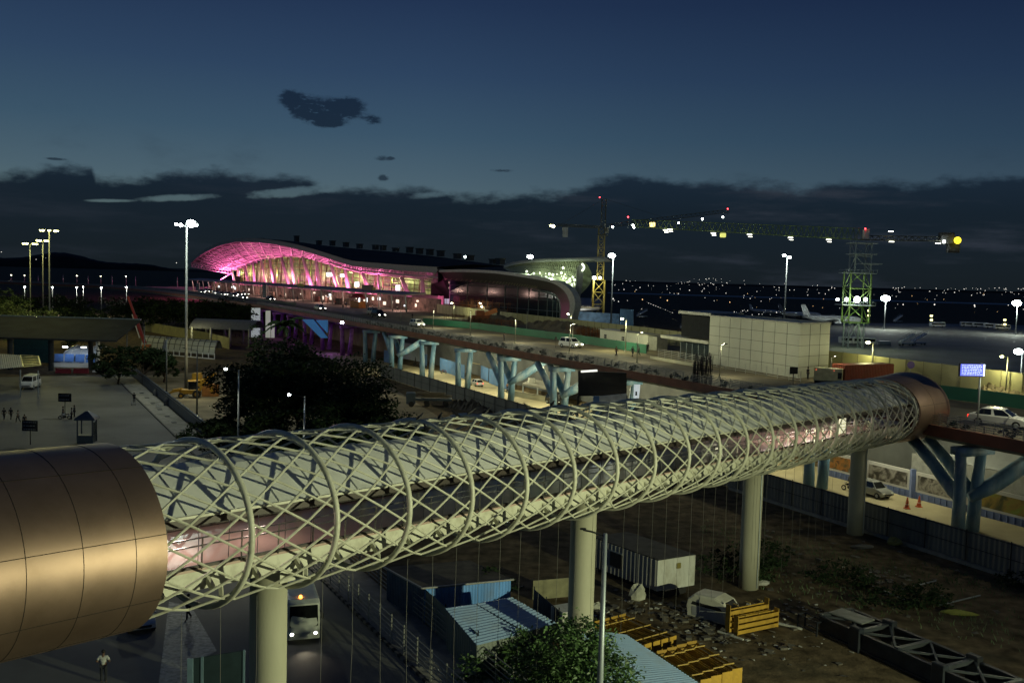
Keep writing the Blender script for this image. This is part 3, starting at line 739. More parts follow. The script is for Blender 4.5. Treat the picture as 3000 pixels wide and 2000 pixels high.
mb = MB(); mb.grid([fb, ft]); mb.grid([ft, [p - TN * 2.5 for p in ft]]); mb.grid([[p - TN * 2.5 for p in fb], fb])
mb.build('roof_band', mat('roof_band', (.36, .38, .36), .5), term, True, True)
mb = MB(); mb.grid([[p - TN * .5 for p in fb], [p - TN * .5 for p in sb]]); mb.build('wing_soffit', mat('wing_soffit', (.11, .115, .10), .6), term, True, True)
mb = MB(); ftr = [p for p in ft[:34]]
mb.grid([[p - TN * 2 for p in ftr], [lerp(p, back[-1] + TE * -(i * .25), .8) for i, p in enumerate(ftr)]]); mb.build('wing_roof', roof_t, term, True, True)
mb = MB(); sbl = sb[:30]
for i in range(0, 29):
    a, b = fb[i] - TN * 3, sb[i]; c = sb[i + 1]; mb.tube([a, b], .14, 4); mb.tube([b, fb[i + 1] - TN * 3], .14, 4)
mb.build('wing_truss', mat('wing_truss', (.32, .33, .2), .5), term, False, True)
gl_m = mat('dark_facade_glass', (.015, .03, .04), .12, .0, var=.4, scale=.05, spec=.8)
gt = [p - TN * 6 for p in sb]
mb = MB(); mb.grid([gt, [Vector((p.x, p.y, 0)) for p in gt]]); mb.build('glass_wall', gl_m, term, False, True)
mb = MB()
for i in range(0, 66, 4): mb.beam(gt[i] + TN * .15, Vector((gt[i].x + TN.x * .15, gt[i].y + TN.y * .15, 3)), .22, .2)
for z in (11, 15, 19, 22): mb.tube([Vector((p.x, p.y, min(z, p.z - .5))) + TN * .15 for p in gt[:60]], .09, 4)
mb.tube([fp(x, y, 2) for x, y in ((1560, 850), (1605, 856), (1630, 868), (1640, 885), (1642, 910), (1640, 935))], .35, 6)
mb.build('wing_mullion', mat('wing_mullion', (.16, .19, .2), .5), term, False, True)
hall2 = emit('lit_window_pale', (.55, .62, .42), .22); hall3 = emit('lit_window_cool', (.55, .75, .8), .35)
def lit_panes(L_, m):
    mb = MB()
    for x0, y0, x1, y1 in L_: mb.prism([fp(x0, y0, -.3), fp(x1, y0, -.3), fp(x1, y1, -.3), fp(x0, y1, -.3)], -TN * .2)
    mb.build('lit_window', m, term, False, True)
lit_panes([(1288, 826, 1299, 833), (1301, 824, 1322, 831), (1326, 825, 1347, 834), (1347, 826, 1387, 838), (1391, 830, 1430, 841), (1285, 840, 1300, 846), (1304, 841, 1320, 846)], hall2)
lit_panes([(1440, 850, 1464, 852), (1438, 880, 1472, 912), (1478, 880, 1514, 915), (1486, 885, 1500, 889), (1302, 875, 1322, 890), (1568, 896, 1572, 903), (1576, 893, 1582, 900)], hall3)
# the second roof end: a pale funnel of trusses standing on a tapering pier
TT = [(1476, 785), (1505, 777), (1533, 772), (1565, 769), (1600, 767), (1640, 766), (1680, 765), (1712, 764)]
BB = [(1500, 800), (1540, 806), (1580, 812), (1612, 818), (1640, 828), (1660, 840), (1676, 854), (1688, 872)]
tt = [fp(x, y, 4) for x, y in dens(TT)]; bb = [fp(x, y, 8) for x, y in dens(BB)]
fun = mat('funnel_lining', (.34, .38, .26), .6, var=.35, scale=.4)
mb = MB(); mb.grid([[lerp(a, b, t) - TN * (5 * math.sin(3.14 * t)) for a, b in zip(tt, bb)] for t in np.linspace(0, 1, 9)]); mb.build('funnel_lining', fun, term, True, True)
mb = MB()
for i in range(0, 79, 2):
    for t in (0, .33, .66):
        a = lerp(tt[i], bb[i], t); b = lerp(tt[i + 2], bb[i + 2], t + .33); c = lerp(tt[i + 2], bb[i + 2], t); d = lerp(tt[i], bb[i], t + .33)
        mb.tube([a, b], .16, 4); mb.tube([c, d], .16, 4)
mb.build('funnel_truss', mat('funnel_truss', (.4, .42, .3), .5), term, False, True)
TT2 = TT + [(1770, 763)]
t2 = [fp(x, y, 5) for x, y in dens(TT2)]
mb = MB(); mb.grid([t2, [p + Vector((0, 0, 1.3)) for p in t2], [p - TN * 4 - Vector((0, 0, .3)) for p in t2]]); mb.build('funnel_rim', MATS['roof_band'], term, True, True)
mb = MB()
PL = [((1708, 768), (1697, 800)), ((1709, 800), (1692, 830)), ((1707, 830), (1690, 855)), ((1704, 850), (1686, 872)), ((1698, 880), (1684, 890)), ((1693, 905), (1680, 908)), ((1690, 932), (1672, 932)), ((1690, 945), (1668, 945))]
mb.grid([[fp(*a, 6) for a, b in PL], [lerp(fp(*a, 6), fp(*b, 6), .5) + TN * 2 for a, b in PL], [fp(*b, 6) for a, b in PL]]); mb.build('funnel_pier', MATS['roof_band'], term, True, True)
rr = random.Random(4); fl_m = emit('small_lamp', (.85, 1, .7), 2.2)
def flamp(p, s): mb = MB(); mb.ball(p, s, 5, 4); mb.build('funnel_lamp', fl_m, term, False, True)
for k in range(46):
    if k < 26: u = min(.98, max(0, rr.gauss(.82, .09))); t = min(1, max(0, rr.gauss(.75, .25)))
    else: u = rr.uniform(.2, .95); t = rr.uniform(.55, .9)
    i = int(u * 80); flamp(lerp(tt[i], bb[i], t) + TN * .6, rr.uniform(.2, .5))
for k in range(7): flamp(fp(1707 - (k - 3) ** 2 * .55 + 4, 774 + k * 3, 7), .4)
# drop-off canopy along the kerb in front
can = thing('kerbside_canopy', 'long low drop off canopy on slanting posts in front of the pink columns', 'canopy', (-37, 331, 10))
CP0, CP1 = Vector((-35.5, 331, 0)), Vector((-192, 566, 0)); CD = (CP1 - CP0).normalized(); CNn = Vector((-CD.y, CD.x, 0)); CNn = CNn if CNn.x < 0 else -CNn
can_m = mat('canopy_sheet', (.36, .26, .25), .5)
mb = MB()
for k in range(16):
    a, b = lerp(CP0, CP1, k / 16), lerp(CP0, CP1, (k + .985) / 16)
    mb.prism([a + CNn * 3 + Vector((0, 0, 15.8)), b + CNn * 3 + Vector((0, 0, 15.8)), b - CNn * 6 + Vector((0, 0, 16.5)), a - CNn * 6 + Vector((0, 0, 16.5))], (0, 0, .5))
mb.build('canopy_roof', can_m, can, False, True)
for k in range(0, 26):
    a = lerp(CP0, CP1, (k + .3) / 26); mb = MB(); mb.tube([(a.x, a.y, 9.98), (a.x + CNn.x * 1.5 - CD.x * 1.8, a.y + CNn.y * 1.5 - CD.y * 1.8, 15.8)], .28, 7); mb.build('canopy_post', steel_w, can, True, True)
mb = MB(); a, b = CP0 - CNn * 12, CP1 - CNn * 12
mb.quad((a.x, a.y, 9.9), (b.x, b.y, 9.9), (b.x, b.y, 14.8), (a.x, a.y, 14.8)); mb.build('rear_screen', mat('pink_screen_wall', (.20, .13, .12), .8, var=.8, scale=.5), can, False, True)
kl = emit('kerb_window', (1, .82, .66), 1.3)
for k in range(26):
    t = rnd.uniform(.04, .98); p = lerp(CP0, CP1, t) - CNn * 11.8; z = rnd.uniform(11.2, 13.6); w = rnd.uniform(.5, 2.4)
    mb = MB(); mb.beam(p - CD * w / 2 + Vector((0, 0, z)), p + CD * w / 2 + Vector((0, 0, z)), .2, rnd.uniform(.4, 1.5)); mb.build('lit_window', kl if k % 3 else lit_white, can, False, True)
for k in range(14):
    t = rnd.uniform(.1, .95); p = lerp(CP0, CP1, t) - CNn * rnd.uniform(4, 10); w = rnd.uniform(2, 6)
    mb = MB(); mb.box((p.x, p.y, 11.3), (w, 1.0, 2.6), crz_) if False else mb.beam(p - CD * w / 2 + Vector((0, 0, 11.2)), p + CD * w / 2 + Vector((0, 0, 11.2)), .8, 2.4); mb.build('partition', mat('partition_%d' % (k % 4), ((.25, .17, .15), (.08, .06, .06), (.32, .24, .2), (.16, .05, .05))[k % 4], .7), can, False, True)
# boards and booths under it
def cp(t, off, z): p = lerp(CP0, CP1, t) + CNn * off; p.z = z; return p
crz = math.atan2(CD.y, CD.x)
for t, off, z, sz, col, lab, nm in ((.10, 3.4, 17.9, (9, .5, 2.0), (.12, .03, .03), 'dark red board with a yellow end, on the canopy roof beside the last columns', 'roof_sign'), (.64, 3.4, 18.2, (7, .5, 2.8), (.16, .04, .04), 'square dark red board on the canopy roof in front of the middle columns', 'roof_sign'), (.34, 3.4, 17.2, (6, .5, 1.3), (.4, .3, .02), 'small yellow board on the canopy roof left of the white lit screen', 'roof_sign')):
    mb = MB(); mb.box((0, 0, sz[2] / 2), sz, 0, .1); t_ = thing(nm, lab, 'sign', cp(t, off, z - sz[2] / 2), crz, None)
    mb.build('board', mat('board_' + str(t), col, .5), t_)
    mb = MB(); mb.box((-sz[0] * .5 - 1.0, 0, sz[2] * .4), (1.9, .4, sz[2] * .7), 0, .05); mb.build('end_panel', mat('board_yellow', (.45, .32, .02), .5), t_)
    mb = MB(); [mb.beam((x, 0, -.9), (x, 0, .05), .12, .12) for x in (-sz[0] * .4, sz[0] * .4)]; mb.build('bracket', dark_steel, t_)
for t, w, h, lab, cols in ((.47, 4.6, 5.8, 'tall grey notice board with pale lines, by the kerb near the middle of the canopy', 6), (.86, 5.5, 4.0, 'dark notice board with pale lines at the far end of the canopy', 4)):
    tt_ = thing('notice_board', lab, 'sign', cp(t, 6.5, 9.97), crz)
    mb = MB(); mb.box((0, 0, h / 2 + .6), (w, .3, h), 0, .03); mb.build('board', mat('board_grey', (.06, .07, .07), .5), tt_)
    mb = MB()
    for k in range(cols): mb.box((0, .19, 1.2 + k * h / cols * .95), (w * .8, .03, h / cols * .32)); mb.box((0, -.19, 1.2 + k * h / cols * .95), (w * .8, .03, h / cols * .32))
    mb.build('lettering_line', mat('board_line', (.4, .42, .42), .5), tt_)
    mb = MB(); mb.beam((-w * .6, 0, 0), (-w * .6, 0, h + 1), .3, .3); mb.beam((-w * .6, 0, h * .5), (0, 0, h * .5), .2, .2); mb.build('post', steel_w, tt_)
kt = thing('snack_kiosk', 'orange and red kiosk with a lit window under the canopy near its right end', 'kiosk', cp(.14, 2, 9.97), crz)
mb = MB(); mb.box((0, 0, 1.3), (8, 3, 2.6), 0, .1); mb.build('counter', mat('kiosk_orange', (.42, .14, .02), .6, var=.3), kt)
mb = MB(); mb.box((0, 0, 4.0), (9, 4, .5), 0, .1); mb.prism([(-3, -1.5, 4.2), (3, -1.5, 4.2), (1.5, -1, 5.2), (-1.5, -1, 5.2)], (0, 2.6, 0)); mb.build('roof', mat('kiosk_red', (.35, .03, .04), .6), kt)
mb = MB(); [mb.beam((x, y, 2.6), (x, y, 3.9), .2, .2) for x in (-3.8, 3.8) for y in (-1.3, 1.3)]; mb.build('post', dark_steel, kt)
mb = MB(); mb.box((-4.4, 1.55, 3.2), (1.3, .1, 1.6)); mb.box((-4.4, -1.55, 3.2), (1.3, .1, 1.6)); mb.build('lit_window', lit_white, kt)
# pink floodlights on the columns and the soffit
PK = (1.0, .155, .44)
for k in range(11):
    i = int(2 + k * 6.5); a = lerp(eave[i], inner[i], .62)
    point('pink_floodlight', (a.x, a.y, 17.5 if k < 8 else 16.5), PK, 13500 if k < 7 else 11000, .5)
for i_, w in ((80, 15000), (74, 9000)):
    a = eave[i_] + TN * -2.5; b = lerp(eave[i_ - 9], inner[i_ - 9], .5); point('pink_floodlight', (a.x, a.y, 13.0), PK, w, .5, spot=95, aim=(b.x, b.y, b.z - 1), blend=.5)
for t in np.linspace(.06, .95, 8): point('canopy_light', cp(t, -4, 14.6), (1, .62, .5), 1500, .4)
for k in range(6):
    i = int(8 + k * 13); a = inner[i] - TN * 4; point('hall_light', (a.x, a.y, 20), (.95, 1, .35), 4500, .5)
a = lerp(tt[60], bb[60], .5) + TN * 6; point('funnel_light', a, (.8, 1, .6), 2500, .5)
a = lerp(tt[35], bb[35], .5) + TN * 6; point('funnel_light', a, (.8, 1, .6), 1200, .5)
# ------------------------------------------------------------------ makers: vehicles, people, lamps, fences
tail_m = emit('tail_lamp', (1, .05, .03), 2.0)
head_on = emit('headlamp_lit', (1, .97, .85), 14)
head_off = mat('headlamp_glass', (.5, .52, .52), .1)
skin_m = mat('skin', (.16, .09, .06), .6); hair_m = mat('hair', (.012, .01, .009), .7)
CLOTH = {}
def cloth(n, c): return mat('cloth_' + n, c, .85, var=.2, scale=6)
def car(label, loc, rz, paint, kind='sedan', lit=True, group=None, name='car', sc=1.0, rack=False):
    t = thing(name, label, 'car' if kind != 'van' else 'van', loc, rz, group)
    if kind == 'sedan': Lh, hw, zb, hood, belt, top = 2.15, .86, .28, .78, .90, 1.45; cab = [(-1.75, -1.15, .35, 1.15)]
    elif kind == 'suv': Lh, hw, zb, hood, belt, top = 2.25, .92, .32, .95, 1.08, 1.78; cab = [(-2.12, -1.85, .55, 1.25)]
    elif kind == 'hatch': Lh, hw, zb, hood, belt, top = 1.9, .83, .28, .84, .95, 1.52; cab = [(-1.82, -1.5, .35, 1.1)]
    else: Lh, hw, zb, hood, belt, top = 2.3, .9, .35, 1.15, 1.2, 2.0; cab = [(-2.25, -2.15, 1.1, 1.75)]
    x0, x1, x2, x3 = cab[0]
    prof = [(-Lh, zb + .12), (-Lh + .02, belt - .25), (-Lh + .12, belt - .03), (x0, belt), (x3, belt - .02), (x3 + (Lh - x3) * .5, (belt + hood) / 2 - .02), (Lh - .18, hood - .08), (Lh, hood - .28), (Lh, zb + .1), (Lh - .15, zb), (-Lh + .15, zb)]
    mb = MB(); rows = []
    for y, s in ((-hw, .90), (-hw * .97, .975), (-hw * .8, 1.0), (hw * .8, 1.0), (hw * .97, .975), (hw, .90)):
        rows.append([(x * (1 - (1 - s) * .35), y, zb + (z - zb) * s + (1 - s) * .12) for x, z in prof])
    mb.grid(rows, False); n = len(prof)
    for i in range(5): a = i * n; mb.f.append((a + n - 1, a, a + n, a + 2 * n - 1))
    mb.f.append(tuple(range(n))); mb.f.append(tuple(range(6 * n - 1, 5 * n - 1, -1)))
    bw, tw = hw * .93, hw * .74
    cb = [(x0, -bw, belt - .03), (x3, -bw, belt - .03), (x3, bw, belt - .03), (x0, bw, belt - .03)]; ct = [(x1, -tw, top - .06), (x2, -tw, top - .06), (x2, tw, top - .06), (x1, tw, top - .06)]
    c2 = [(x1 + .12, -tw * .86, top), (x2 - .15, -tw * .86, top), (x2 - .15, tw * .86, top), (x1 + .12, tw * .86, top)]
    mb.grid([cb, ct, c2], True); k = len(mb.v); mb.f.append((k - 4, k - 3, k - 2, k - 1))
    mb.build('body', paint, t, False)
    def pane(a, b, c, d, nm):
        a, b, c, d = map(Vector, (a, b, c, d)); nn = (b - a).cross(d - a).normalized() * .006
        g = [lerp(lerp(a, b, u), lerp(d, c, u), v) + nn for u, v in ((.05, .10), (.95, .10), (.95, .92), (.05, .92))]
        m_ = MB(); m_.quad(*g); m_.build(nm, car_glass, t)
    pane(cb[1], cb[2], ct[2], ct[1], 'windscreen'); pane(cb[3], cb[0], ct[0], ct[3], 'rear_window')
    for s, e in ((0, .48), (.52, 1)):
        pane(lerp(cb[0], cb[1], s), lerp(cb[0], cb[1], e), lerp(ct[0], ct[1], e), lerp(ct[0], ct[1], s), 'side_window')
        pane(lerp(cb[2], cb[3], s), lerp(cb[2], cb[3], e), lerp(ct[2], ct[3], e), lerp(ct[2], ct[3], s), 'side_window')
    wr = .31 if kind in ('sedan', 'hatch') else .35
    for x in (-Lh * .62, Lh * .64):
        for y in (-hw + .09, hw - .09):
            w = MB(); sgn = 1 if y > 0 else -1
            w.tube([(x, y - sgn * .12, wr), (x, y + sgn * .115, wr)], [wr, wr], 16); wo = w.build('wheel', rubber, t, False)
            w = MB(); w.tube([(x, y + sgn * .1, wr), (x, y + sgn * .125, wr)], [wr * .62, wr * .55], 12); w.build('rim', galv, wo, False)
    for y in (-1, 1):
        m_ = MB(); m_.box((Lh - .09, y * hw * .72, hood - .25), (.2, .36, .16), 0, .03); m_.build('headlight', head_on if lit else head_off, t)
        m_ = MB(); m_.box((-Lh + .08, y * hw * .78, belt - .22), (.2, .22, .24), 0, .03); m_.build('tail_light', tail_m, t)
        m_ = MB(); m_.box((x3 - .25, y * (hw + .08), belt + .06), (.12, .2, .14), 0, .03); m_.build('wing_mirror', paint, t)
    m_ = MB(); m_.box((Lh - .01, 0, zb + .22), (.06, hw * 1.3, .16), 0, .01); m_.build('grille', black, t)
    if rack:
        m_ = MB(); [m_.beam((x, -tw, top + .05), (x, tw, top + .05), .05, .05) for x in np.linspace(x1 + .2, x2 - .2, 4)]; [m_.beam((x1 + .2, y, top + .05), (x2 - .2, y, top + .05), .05, .05) for y in (-tw, tw)]
        m_.build('roof_rack', galv, t)
    if sc != 1: t.scale = (sc,) * 3
    return t
def skin_obj(name, vs, es, rs, m, t, sub=1):
    me = bpy.data.meshes.new(name); me.from_pydata(vs, es, []); me.materials.append(m)
    o = bpy.data.objects.new(name, me); COL.objects.link(o); o.parent = t; WM[o.name] = WM[t.name].copy()
    md = o.modifiers.new('skin', 'SKIN'); md.use_smooth_shade = True
    me_sv = me.skin_vertices[0].data if me.skin_vertices else None
    if me_sv is None:
        me.attributes.new('skin', 'FLOAT', 'POINT')
    for i, r_ in enumerate(rs): me_sv[i].radius = (r_, r_)
    me_sv[0].use_root = True
    if sub: o.modifiers.new('sub', 'SUBSURF').levels = sub; o.modifiers['sub'].render_levels = sub
    return o
def person(label, loc, rz, shirt, trousers, pose='stand', h=1.8, group=None, hold=None):
    t = thing('person', label, 'person', loc, rz, group); s = h / 1.75
    # x to the right, y is the facing direction
    P = {'pel': (0, 0, .95), 'spn': (0, 0, 1.13), 'chs': (0, 0, 1.34), 'nk': (0, .0, 1.49), 'h0': (0, .015, 1.57), 'h1': (0, .02, 1.66), 'h2': (0, .0, 1.75),
         'sl': (-.18, 0, 1.41), 'sr': (.18, 0, 1.41), 'el': (-.25, -.02, 1.14), 'er': (.25, -.02, 1.14), 'wl': (-.26, .08, .90), 'wr': (.26, .08, .90), 'fl': (-.25, .12, .80), 'fr': (.25, .12, .80),
         'hl': (-.09, 0, .90), 'hr': (.09, 0, .90), 'kl': (-.10, .02, .50), 'kr': (.10, .02, .50), 'al': (-.11, -.01, .09), 'ar': (.11, -.01, .09), 'tl': (-.12, .15, .035), 'tr': (.12, .15, .035)}
    if pose == 'walk':
        P.update(kl=(-.1, .20, .52), al=(-.1, .22, .10), tl=(-.1, .38, .06), kr=(.1, -.08, .5), ar=(.1, -.32, .14), tr=(.1, -.22, .04), el=(-.25, -.15, 1.16), wl=(-.25, -.12, .92), fl=(-.25, -.08, .83), er=(.25, .08, 1.15), wr=(.24, .24, .98), fr=(.23, .31, .92))
    if pose == 'akimbo':
        P.update(el=(-.34, -.08, 1.18), er=(.34, -.08, 1.18), wl=(-.22, .12, 1.08), wr=(.22, .12, 1.08), fl=(-.14, .18, 1.08), fr=(.14, .18, 1.08), kl=(-.12, .03, .5), kr=(.12, .0, .5))
    if pose == 'push':
        P.update(el=(-.24, .16, 1.16), er=(.24, .16, 1.16), wl=(-.22, .40, 1.06), wr=(.22, .40, 1.06), fl=(-.2, .48, 1.05), fr=(.2, .48, 1.05))
    if pose == 'sit':
        P.update(pel=(0, 0, .80), spn=(0, .03, 1.0), chs=(0, .08, 1.2), nk=(0, .11, 1.36), h0=(0, .13, 1.44), h1=(0, .14, 1.53), h2=(0, .12, 1.62), sl=(-.18, .09, 1.28), sr=(.18, .09, 1.28), el=(-.26, .25, 1.08), er=(.26, .25, 1.08), wl=(-.28, .46, 1.02), wr=(.28, .46, 1.02), fl=(-.28, .54, 1.0), fr=(.28, .54, 1.0), hl=(-.12, .03, .76), hr=(.12, .03, .76), kl=(-.2, .38, .66), kr=(.2, .38, .66), al=(-.2, .3, .25), ar=(.2, .3, .25), tl=(-.2, .44, .2), tr=(.2, .44, .2))
    K = list(P); I = {k: i for i, k in enumerate(K)}; V = [tuple(c * s for c in P[k]) for k in K]
    E_ = [('pel', 'spn'), ('spn', 'chs'), ('chs', 'nk'), ('nk', 'h0'), ('h0', 'h1'), ('h1', 'h2'), ('chs', 'sl'), ('chs', 'sr'), ('sl', 'el'), ('sr', 'er'), ('el', 'wl'), ('er', 'wr'), ('wl', 'fl'), ('wr', 'fr'), ('pel', 'hl'), ('pel', 'hr'), ('hl', 'kl'), ('hr', 'kr'), ('kl', 'al'), ('kr', 'ar'), ('al', 'tl'), ('ar', 'tr')]
    RD = dict(pel=.12, spn=.115, chs=.13, nk=.05, h0=.07, h1=.095, h2=.06, sl=.06, sr=.06, el=.045, er=.045, wl=.03, wr=.03, fl=.035, fr=.035, hl=.085, hr=.085, kl=.058, kr=.058, al=.042, ar=.042, tl=.035, tr=.035)
    skin_obj('body', V, [(I[a], I[b]) for a, b in E_], [RD[k] * s for k in K], skin_m, t)
    def sub(keys, edges, add, m_, nm, over={}):
        v = [tuple(c * s for c in over.get(k, P[k])) for k in keys]; ix = {k: i for i, k in enumerate(keys)}
        skin_obj(nm, v, [(ix[a], ix[b]) for a, b in edges], [(RD[k] + add) * s for k in keys], m_, t)
    mid = lambda a, b, f_: tuple(x + (y - x) * f_ for x, y in zip(P[a], P[b]))
    sub(['pel', 'spn', 'chs', 'sl', 'sr', 'el', 'er'], [('pel', 'spn'), ('spn', 'chs'), ('chs', 'sl'), ('chs', 'sr'), ('sl', 'el'), ('sr', 'er')], .028, shirt, 'shirt', {'el': mid('sl', 'el', .75), 'er': mid('sr', 'er', .75), 'pel': (P['pel'][0], P['pel'][1], P['pel'][2] - .02)})
    sub(['pel', 'hl', 'hr', 'kl', 'kr', 'al', 'ar'], [('pel', 'hl'), ('pel', 'hr'), ('hl', 'kl'), ('hr', 'kr'), ('kl', 'al'), ('kr', 'ar')], .018, trousers, 'trousers')
    hx = Vector(P['h1']); mb = MB(); mb.ball(tuple((hx + Vector((0, -.018, .03))) * s), (.108 * s, .115 * s, .098 * s), 10, 6); mb.build('hair', hair_m, t, True)
    mb = MB(); mb.ball(tuple((hx + Vector((0, .118, -.01))) * s), (.015 * s, .02 * s, .02 * s), 6, 4)
    mb.build('nose', skin_m, t, True)
    return t
def motorbike(label, loc, rz, paint, lit=False, group='motorbikes'):
    t = thing('motorbike', label, 'motorbike', loc, rz, group)
    for y in (-.62, .64):
        mb = MB(); mb.torus((0, y, .3), .25, .06, 'x', 16, 6); w = mb.build('wheel', rubber, t, True)
        mb = MB(); [mb.beam((0, y, .3), (0, y + .22 * math.cos(a), .3 + .22 * math.sin(a)), .015, .015) for a in np.linspace(0, 6.28, 9)[:-1]]; mb.build('spoke', galv, w)
    mb = MB(); mb.tube([(0, .62, .3), (0, .45, .72), (0, .38, .95)], .035, 6); mb.tube([(-.33, .3, 1.0), (0, .4, .95), (.33, .3, 1.0)], .02, 6); mb.tube([(0, .45, .75), (0, 0, .45), (0, -.6, .3)], .035, 6); mb.box((0, 0, .42), (.24, .4, .3), 0, .05); mb.build('frame', dark_steel, t)
    mb = MB(); mb.ball((0, .15, .76), (.14, .27, .12), 10, 6); mb.box((0, .52, .55), (.09, .4, .05), 0, .02); mb.box((0, -.6, .62), (.16, .5, .1), 0, .03); mb.build('tank', paint, t, True)
    mb = MB(); mb.box((0, -.3, .8), (.24, .7, .1), 0, .04); mb.build('seat', black, t)
    mb = MB(); mb.ball((0, .55, .88), (.09, .07, .09), 8, 6); mb.build('headlight', head_on if lit else head_off, t, True)
    return t
def lamp_post(label, base, h, kind='street', heads=1, az=0.0, arm=1.6, lit=None, w=0, lc=(1, 1, 1), r=.1, bs=.35, group=None, cat='lamp', name='street_lamp', pm=None, spread=1.0):
    t = thing(name, label, cat, base, 0, group); pm = pm or galv
    mb = MB(); mb.tube([(0, 0, 0), (0, 0, h * .5), (0, 0, h)], [r * 1.5, r * 1.15, r * .75], 10); mb.tube([(0, 0, 0), (0, 0, .25)], [r * 2.2, r * 2.2], 10); mb.build('pole', pm, t, True)
    for k in range(heads):
        if kind == 'mast':
            a = az + 2 * math.pi * k / heads + .3; e = Vector((math.cos(a) * spread, math.sin(a) * spread, h + .15))
        else:
            a = az + (math.pi if k else 0); e = Vector((math.cos(a) * arm, math.sin(a) * arm, h + arm * .10))
        mb = MB()
        if kind != 'top': mb.tube([(0, 0, h - .12), tuple(e * .6 + Vector((0, 0, h * .4 - .02))) if kind != 'mast' else (e.x * .5, e.y * .5, h), tuple(e)], max(.03, r * .35), 6)
        else: e = Vector((0, 0, h + bs * .3))
        mb.box(tuple(e + Vector((0, 0, bs * .2))), (bs * 1.3, bs * 1.3 if kind == 'mast' else bs * .7, bs * .35), a, bs * .08)
        ho = mb.build('lamp_head', dark_steel, t)
        if lit is not None:
            mb = MB(); mb.ball(tuple(e - Vector((0, 0, bs * .12))), (bs * .62, bs * .62, bs * .45), 10, 7); mb.build('lamp_glass', lit, ho, True)
    if w:
        ax = arm * 1.3 if kind == 'street' else (5.0 if kind == 'mast' else 1.2); aa = az if kind == 'street' else -1.57
        point('lamp_light', Vector(base) + Vector((math.cos(aa) * ax, math.sin(aa) * ax, h + (2.5 if kind == 'mast' else -.5))), lc, w, max(.3, bs))
    return t
def lamp_px(label, bpx, zb, tpx, **k):
    b = G(bpx[0], bpx[1], zb); tp = at(tpx[0], tpx[1], b.y); return lamp_post(label, b, max(2.0, tp.z - zb), **k)
def fence(label, pts, h, panel, post_m, step=2.4, cat='fence', name='hoarding_fence', z=0.0, rails=(), thick=.06, corr=0, group=None, gap=.05, posts=True):
    P = [Vector((p[0], p[1], z)) for p in pts]; t = thing(name, label, cat, P[0], 0, group)
    mb = MB()
    for a, b in zip(P, P[1:]):
        if corr: corr_sheet(mb, a + Vector((0, 0, gap)), b + Vector((0, 0, gap)), b + Vector((0, 0, h)), a + Vector((0, 0, h)), corr, .03)
        else:
            d = (b - a).normalized(); nn = Vector((d.y, -d.x, 0)) * thick / 2
            mb.prism([a - nn + Vector((0, 0, gap)), b - nn + Vector((0, 0, gap)), b + nn + Vector((0, 0, gap)), a + nn + Vector((0, 0, gap))], (0, 0, h - gap))
    if panel: mb.build('panel', panel, t, False, True)
    m2 = MB(); L_ = []
    for a, b in zip(P, P[1:]):
        n = max(1, int((b - a).length / step))
        d = (b - a).normalized(); nn = Vector((d.y, -d.x, 0)) * (.075 if panel else 0)
        for k in range(n + 1):
            q = lerp(a, b, k / n) - nn; L_.append(q)
        for s in ((-1, 1) if panel else (0,)):
            for rz_ in rails: m2.beam(a + nn * s + Vector((0, 0, h * rz_)), b + nn * s + Vector((0, 0, h * rz_)), .05, .06)
    if m2.f: m2.build('rail', post_m, t, False, True)
    if posts:
        if len(L_) > 90: L_ = L_[:90]
        for q in L_:
            m3 = MB(); m3.beam(q, q + Vector((0, 0, h + .12)), .07, .07); m3.build('post', post_m, t, False, True)
    return t
def box_thing(name, label, cat, loc, rz, size, m, b=.03, group=None):
    mb = MB(); mb.box((0, 0, size[2] / 2), size, 0, b); o = mb.build(name, m); o.location = loc; o.rotation_euler = (0, 0, rz); WM[o.name] = Matrix.Translation(loc) @ Matrix.Rotation(rz, 4, 'Z')
    return tag(o, label, cat, group)
def heading(d): return math.atan2(d[1], d[0])
# ------------------------------------------------------------------ plaza and road on the left
KA = Vector((-80.1, 193.8, 0)); KB = Vector((-4.4, 54.5, 0)); KD = (KB - KA).normalized(); KN = Vector((-KD.y, KD.x, 0))   # KN points to the right of the road
if KN.x < 0: KN = -KN
def kp(s, o, z=0.0):
    p = KA + KD * s + KN * o; p.z = z; return p
KRZ = heading(KD)
sheet('road', asphalt, [kp(200, 0), kp(-14, 0), kp(-14, -30), kp(-24, -60), (-240, 236), (-300, 60), (-80, 5), (0, 8)], .006)
mb = MB(); a = [kp(-14, 0), kp(195, 0), kp(195, 3.4), kp(-14, 3.4)]; mb.prism(a, (0, 0, .13)); struct(mb.build('footpath', paving))
kerb_m = mat('painted_kerb', (.16, .16, .14), .8, var=.5, scale=1.0)
nt_ = kerb_m.node_tree; b_ = nt_.nodes['Principled BSDF']; ck = nt_.nodes.new('ShaderNodeTexWave'); ck.wave_type = 'BANDS'; ck.bands_direction = 'X'; ck.inputs['Scale'].default_value = .32; ck.inputs['Distortion'].default_value = .6
tcn = nt_.nodes.new('ShaderNodeTexCoord'); mpn = nt_.nodes.new('ShaderNodeMapping'); mpn.vector_type = 'TEXTURE'; mpn.inputs['Rotation'].default_value = (0, 0, KRZ); nt_.links.new(tcn.outputs['Object'], mpn.inputs[0]); nt_.links.new(mpn.outputs[0], ck.inputs[0])
rp_ = nt_.nodes.new('ShaderNodeValToRGB'); rp_.color_ramp.elements[0].position = .45; rp_.color_ramp.elements[1].position = .55; rp_.color_ramp.elements[0].color = (.02, .02, .02, 1); rp_.color_ramp.elements[1].color = (.16, .15, .13, 1)
nt_.links.new(ck.outputs['Fac'], rp_.inputs[0]); nt_.links.new(rp_.outputs[0], b_.inputs['Base Color'])
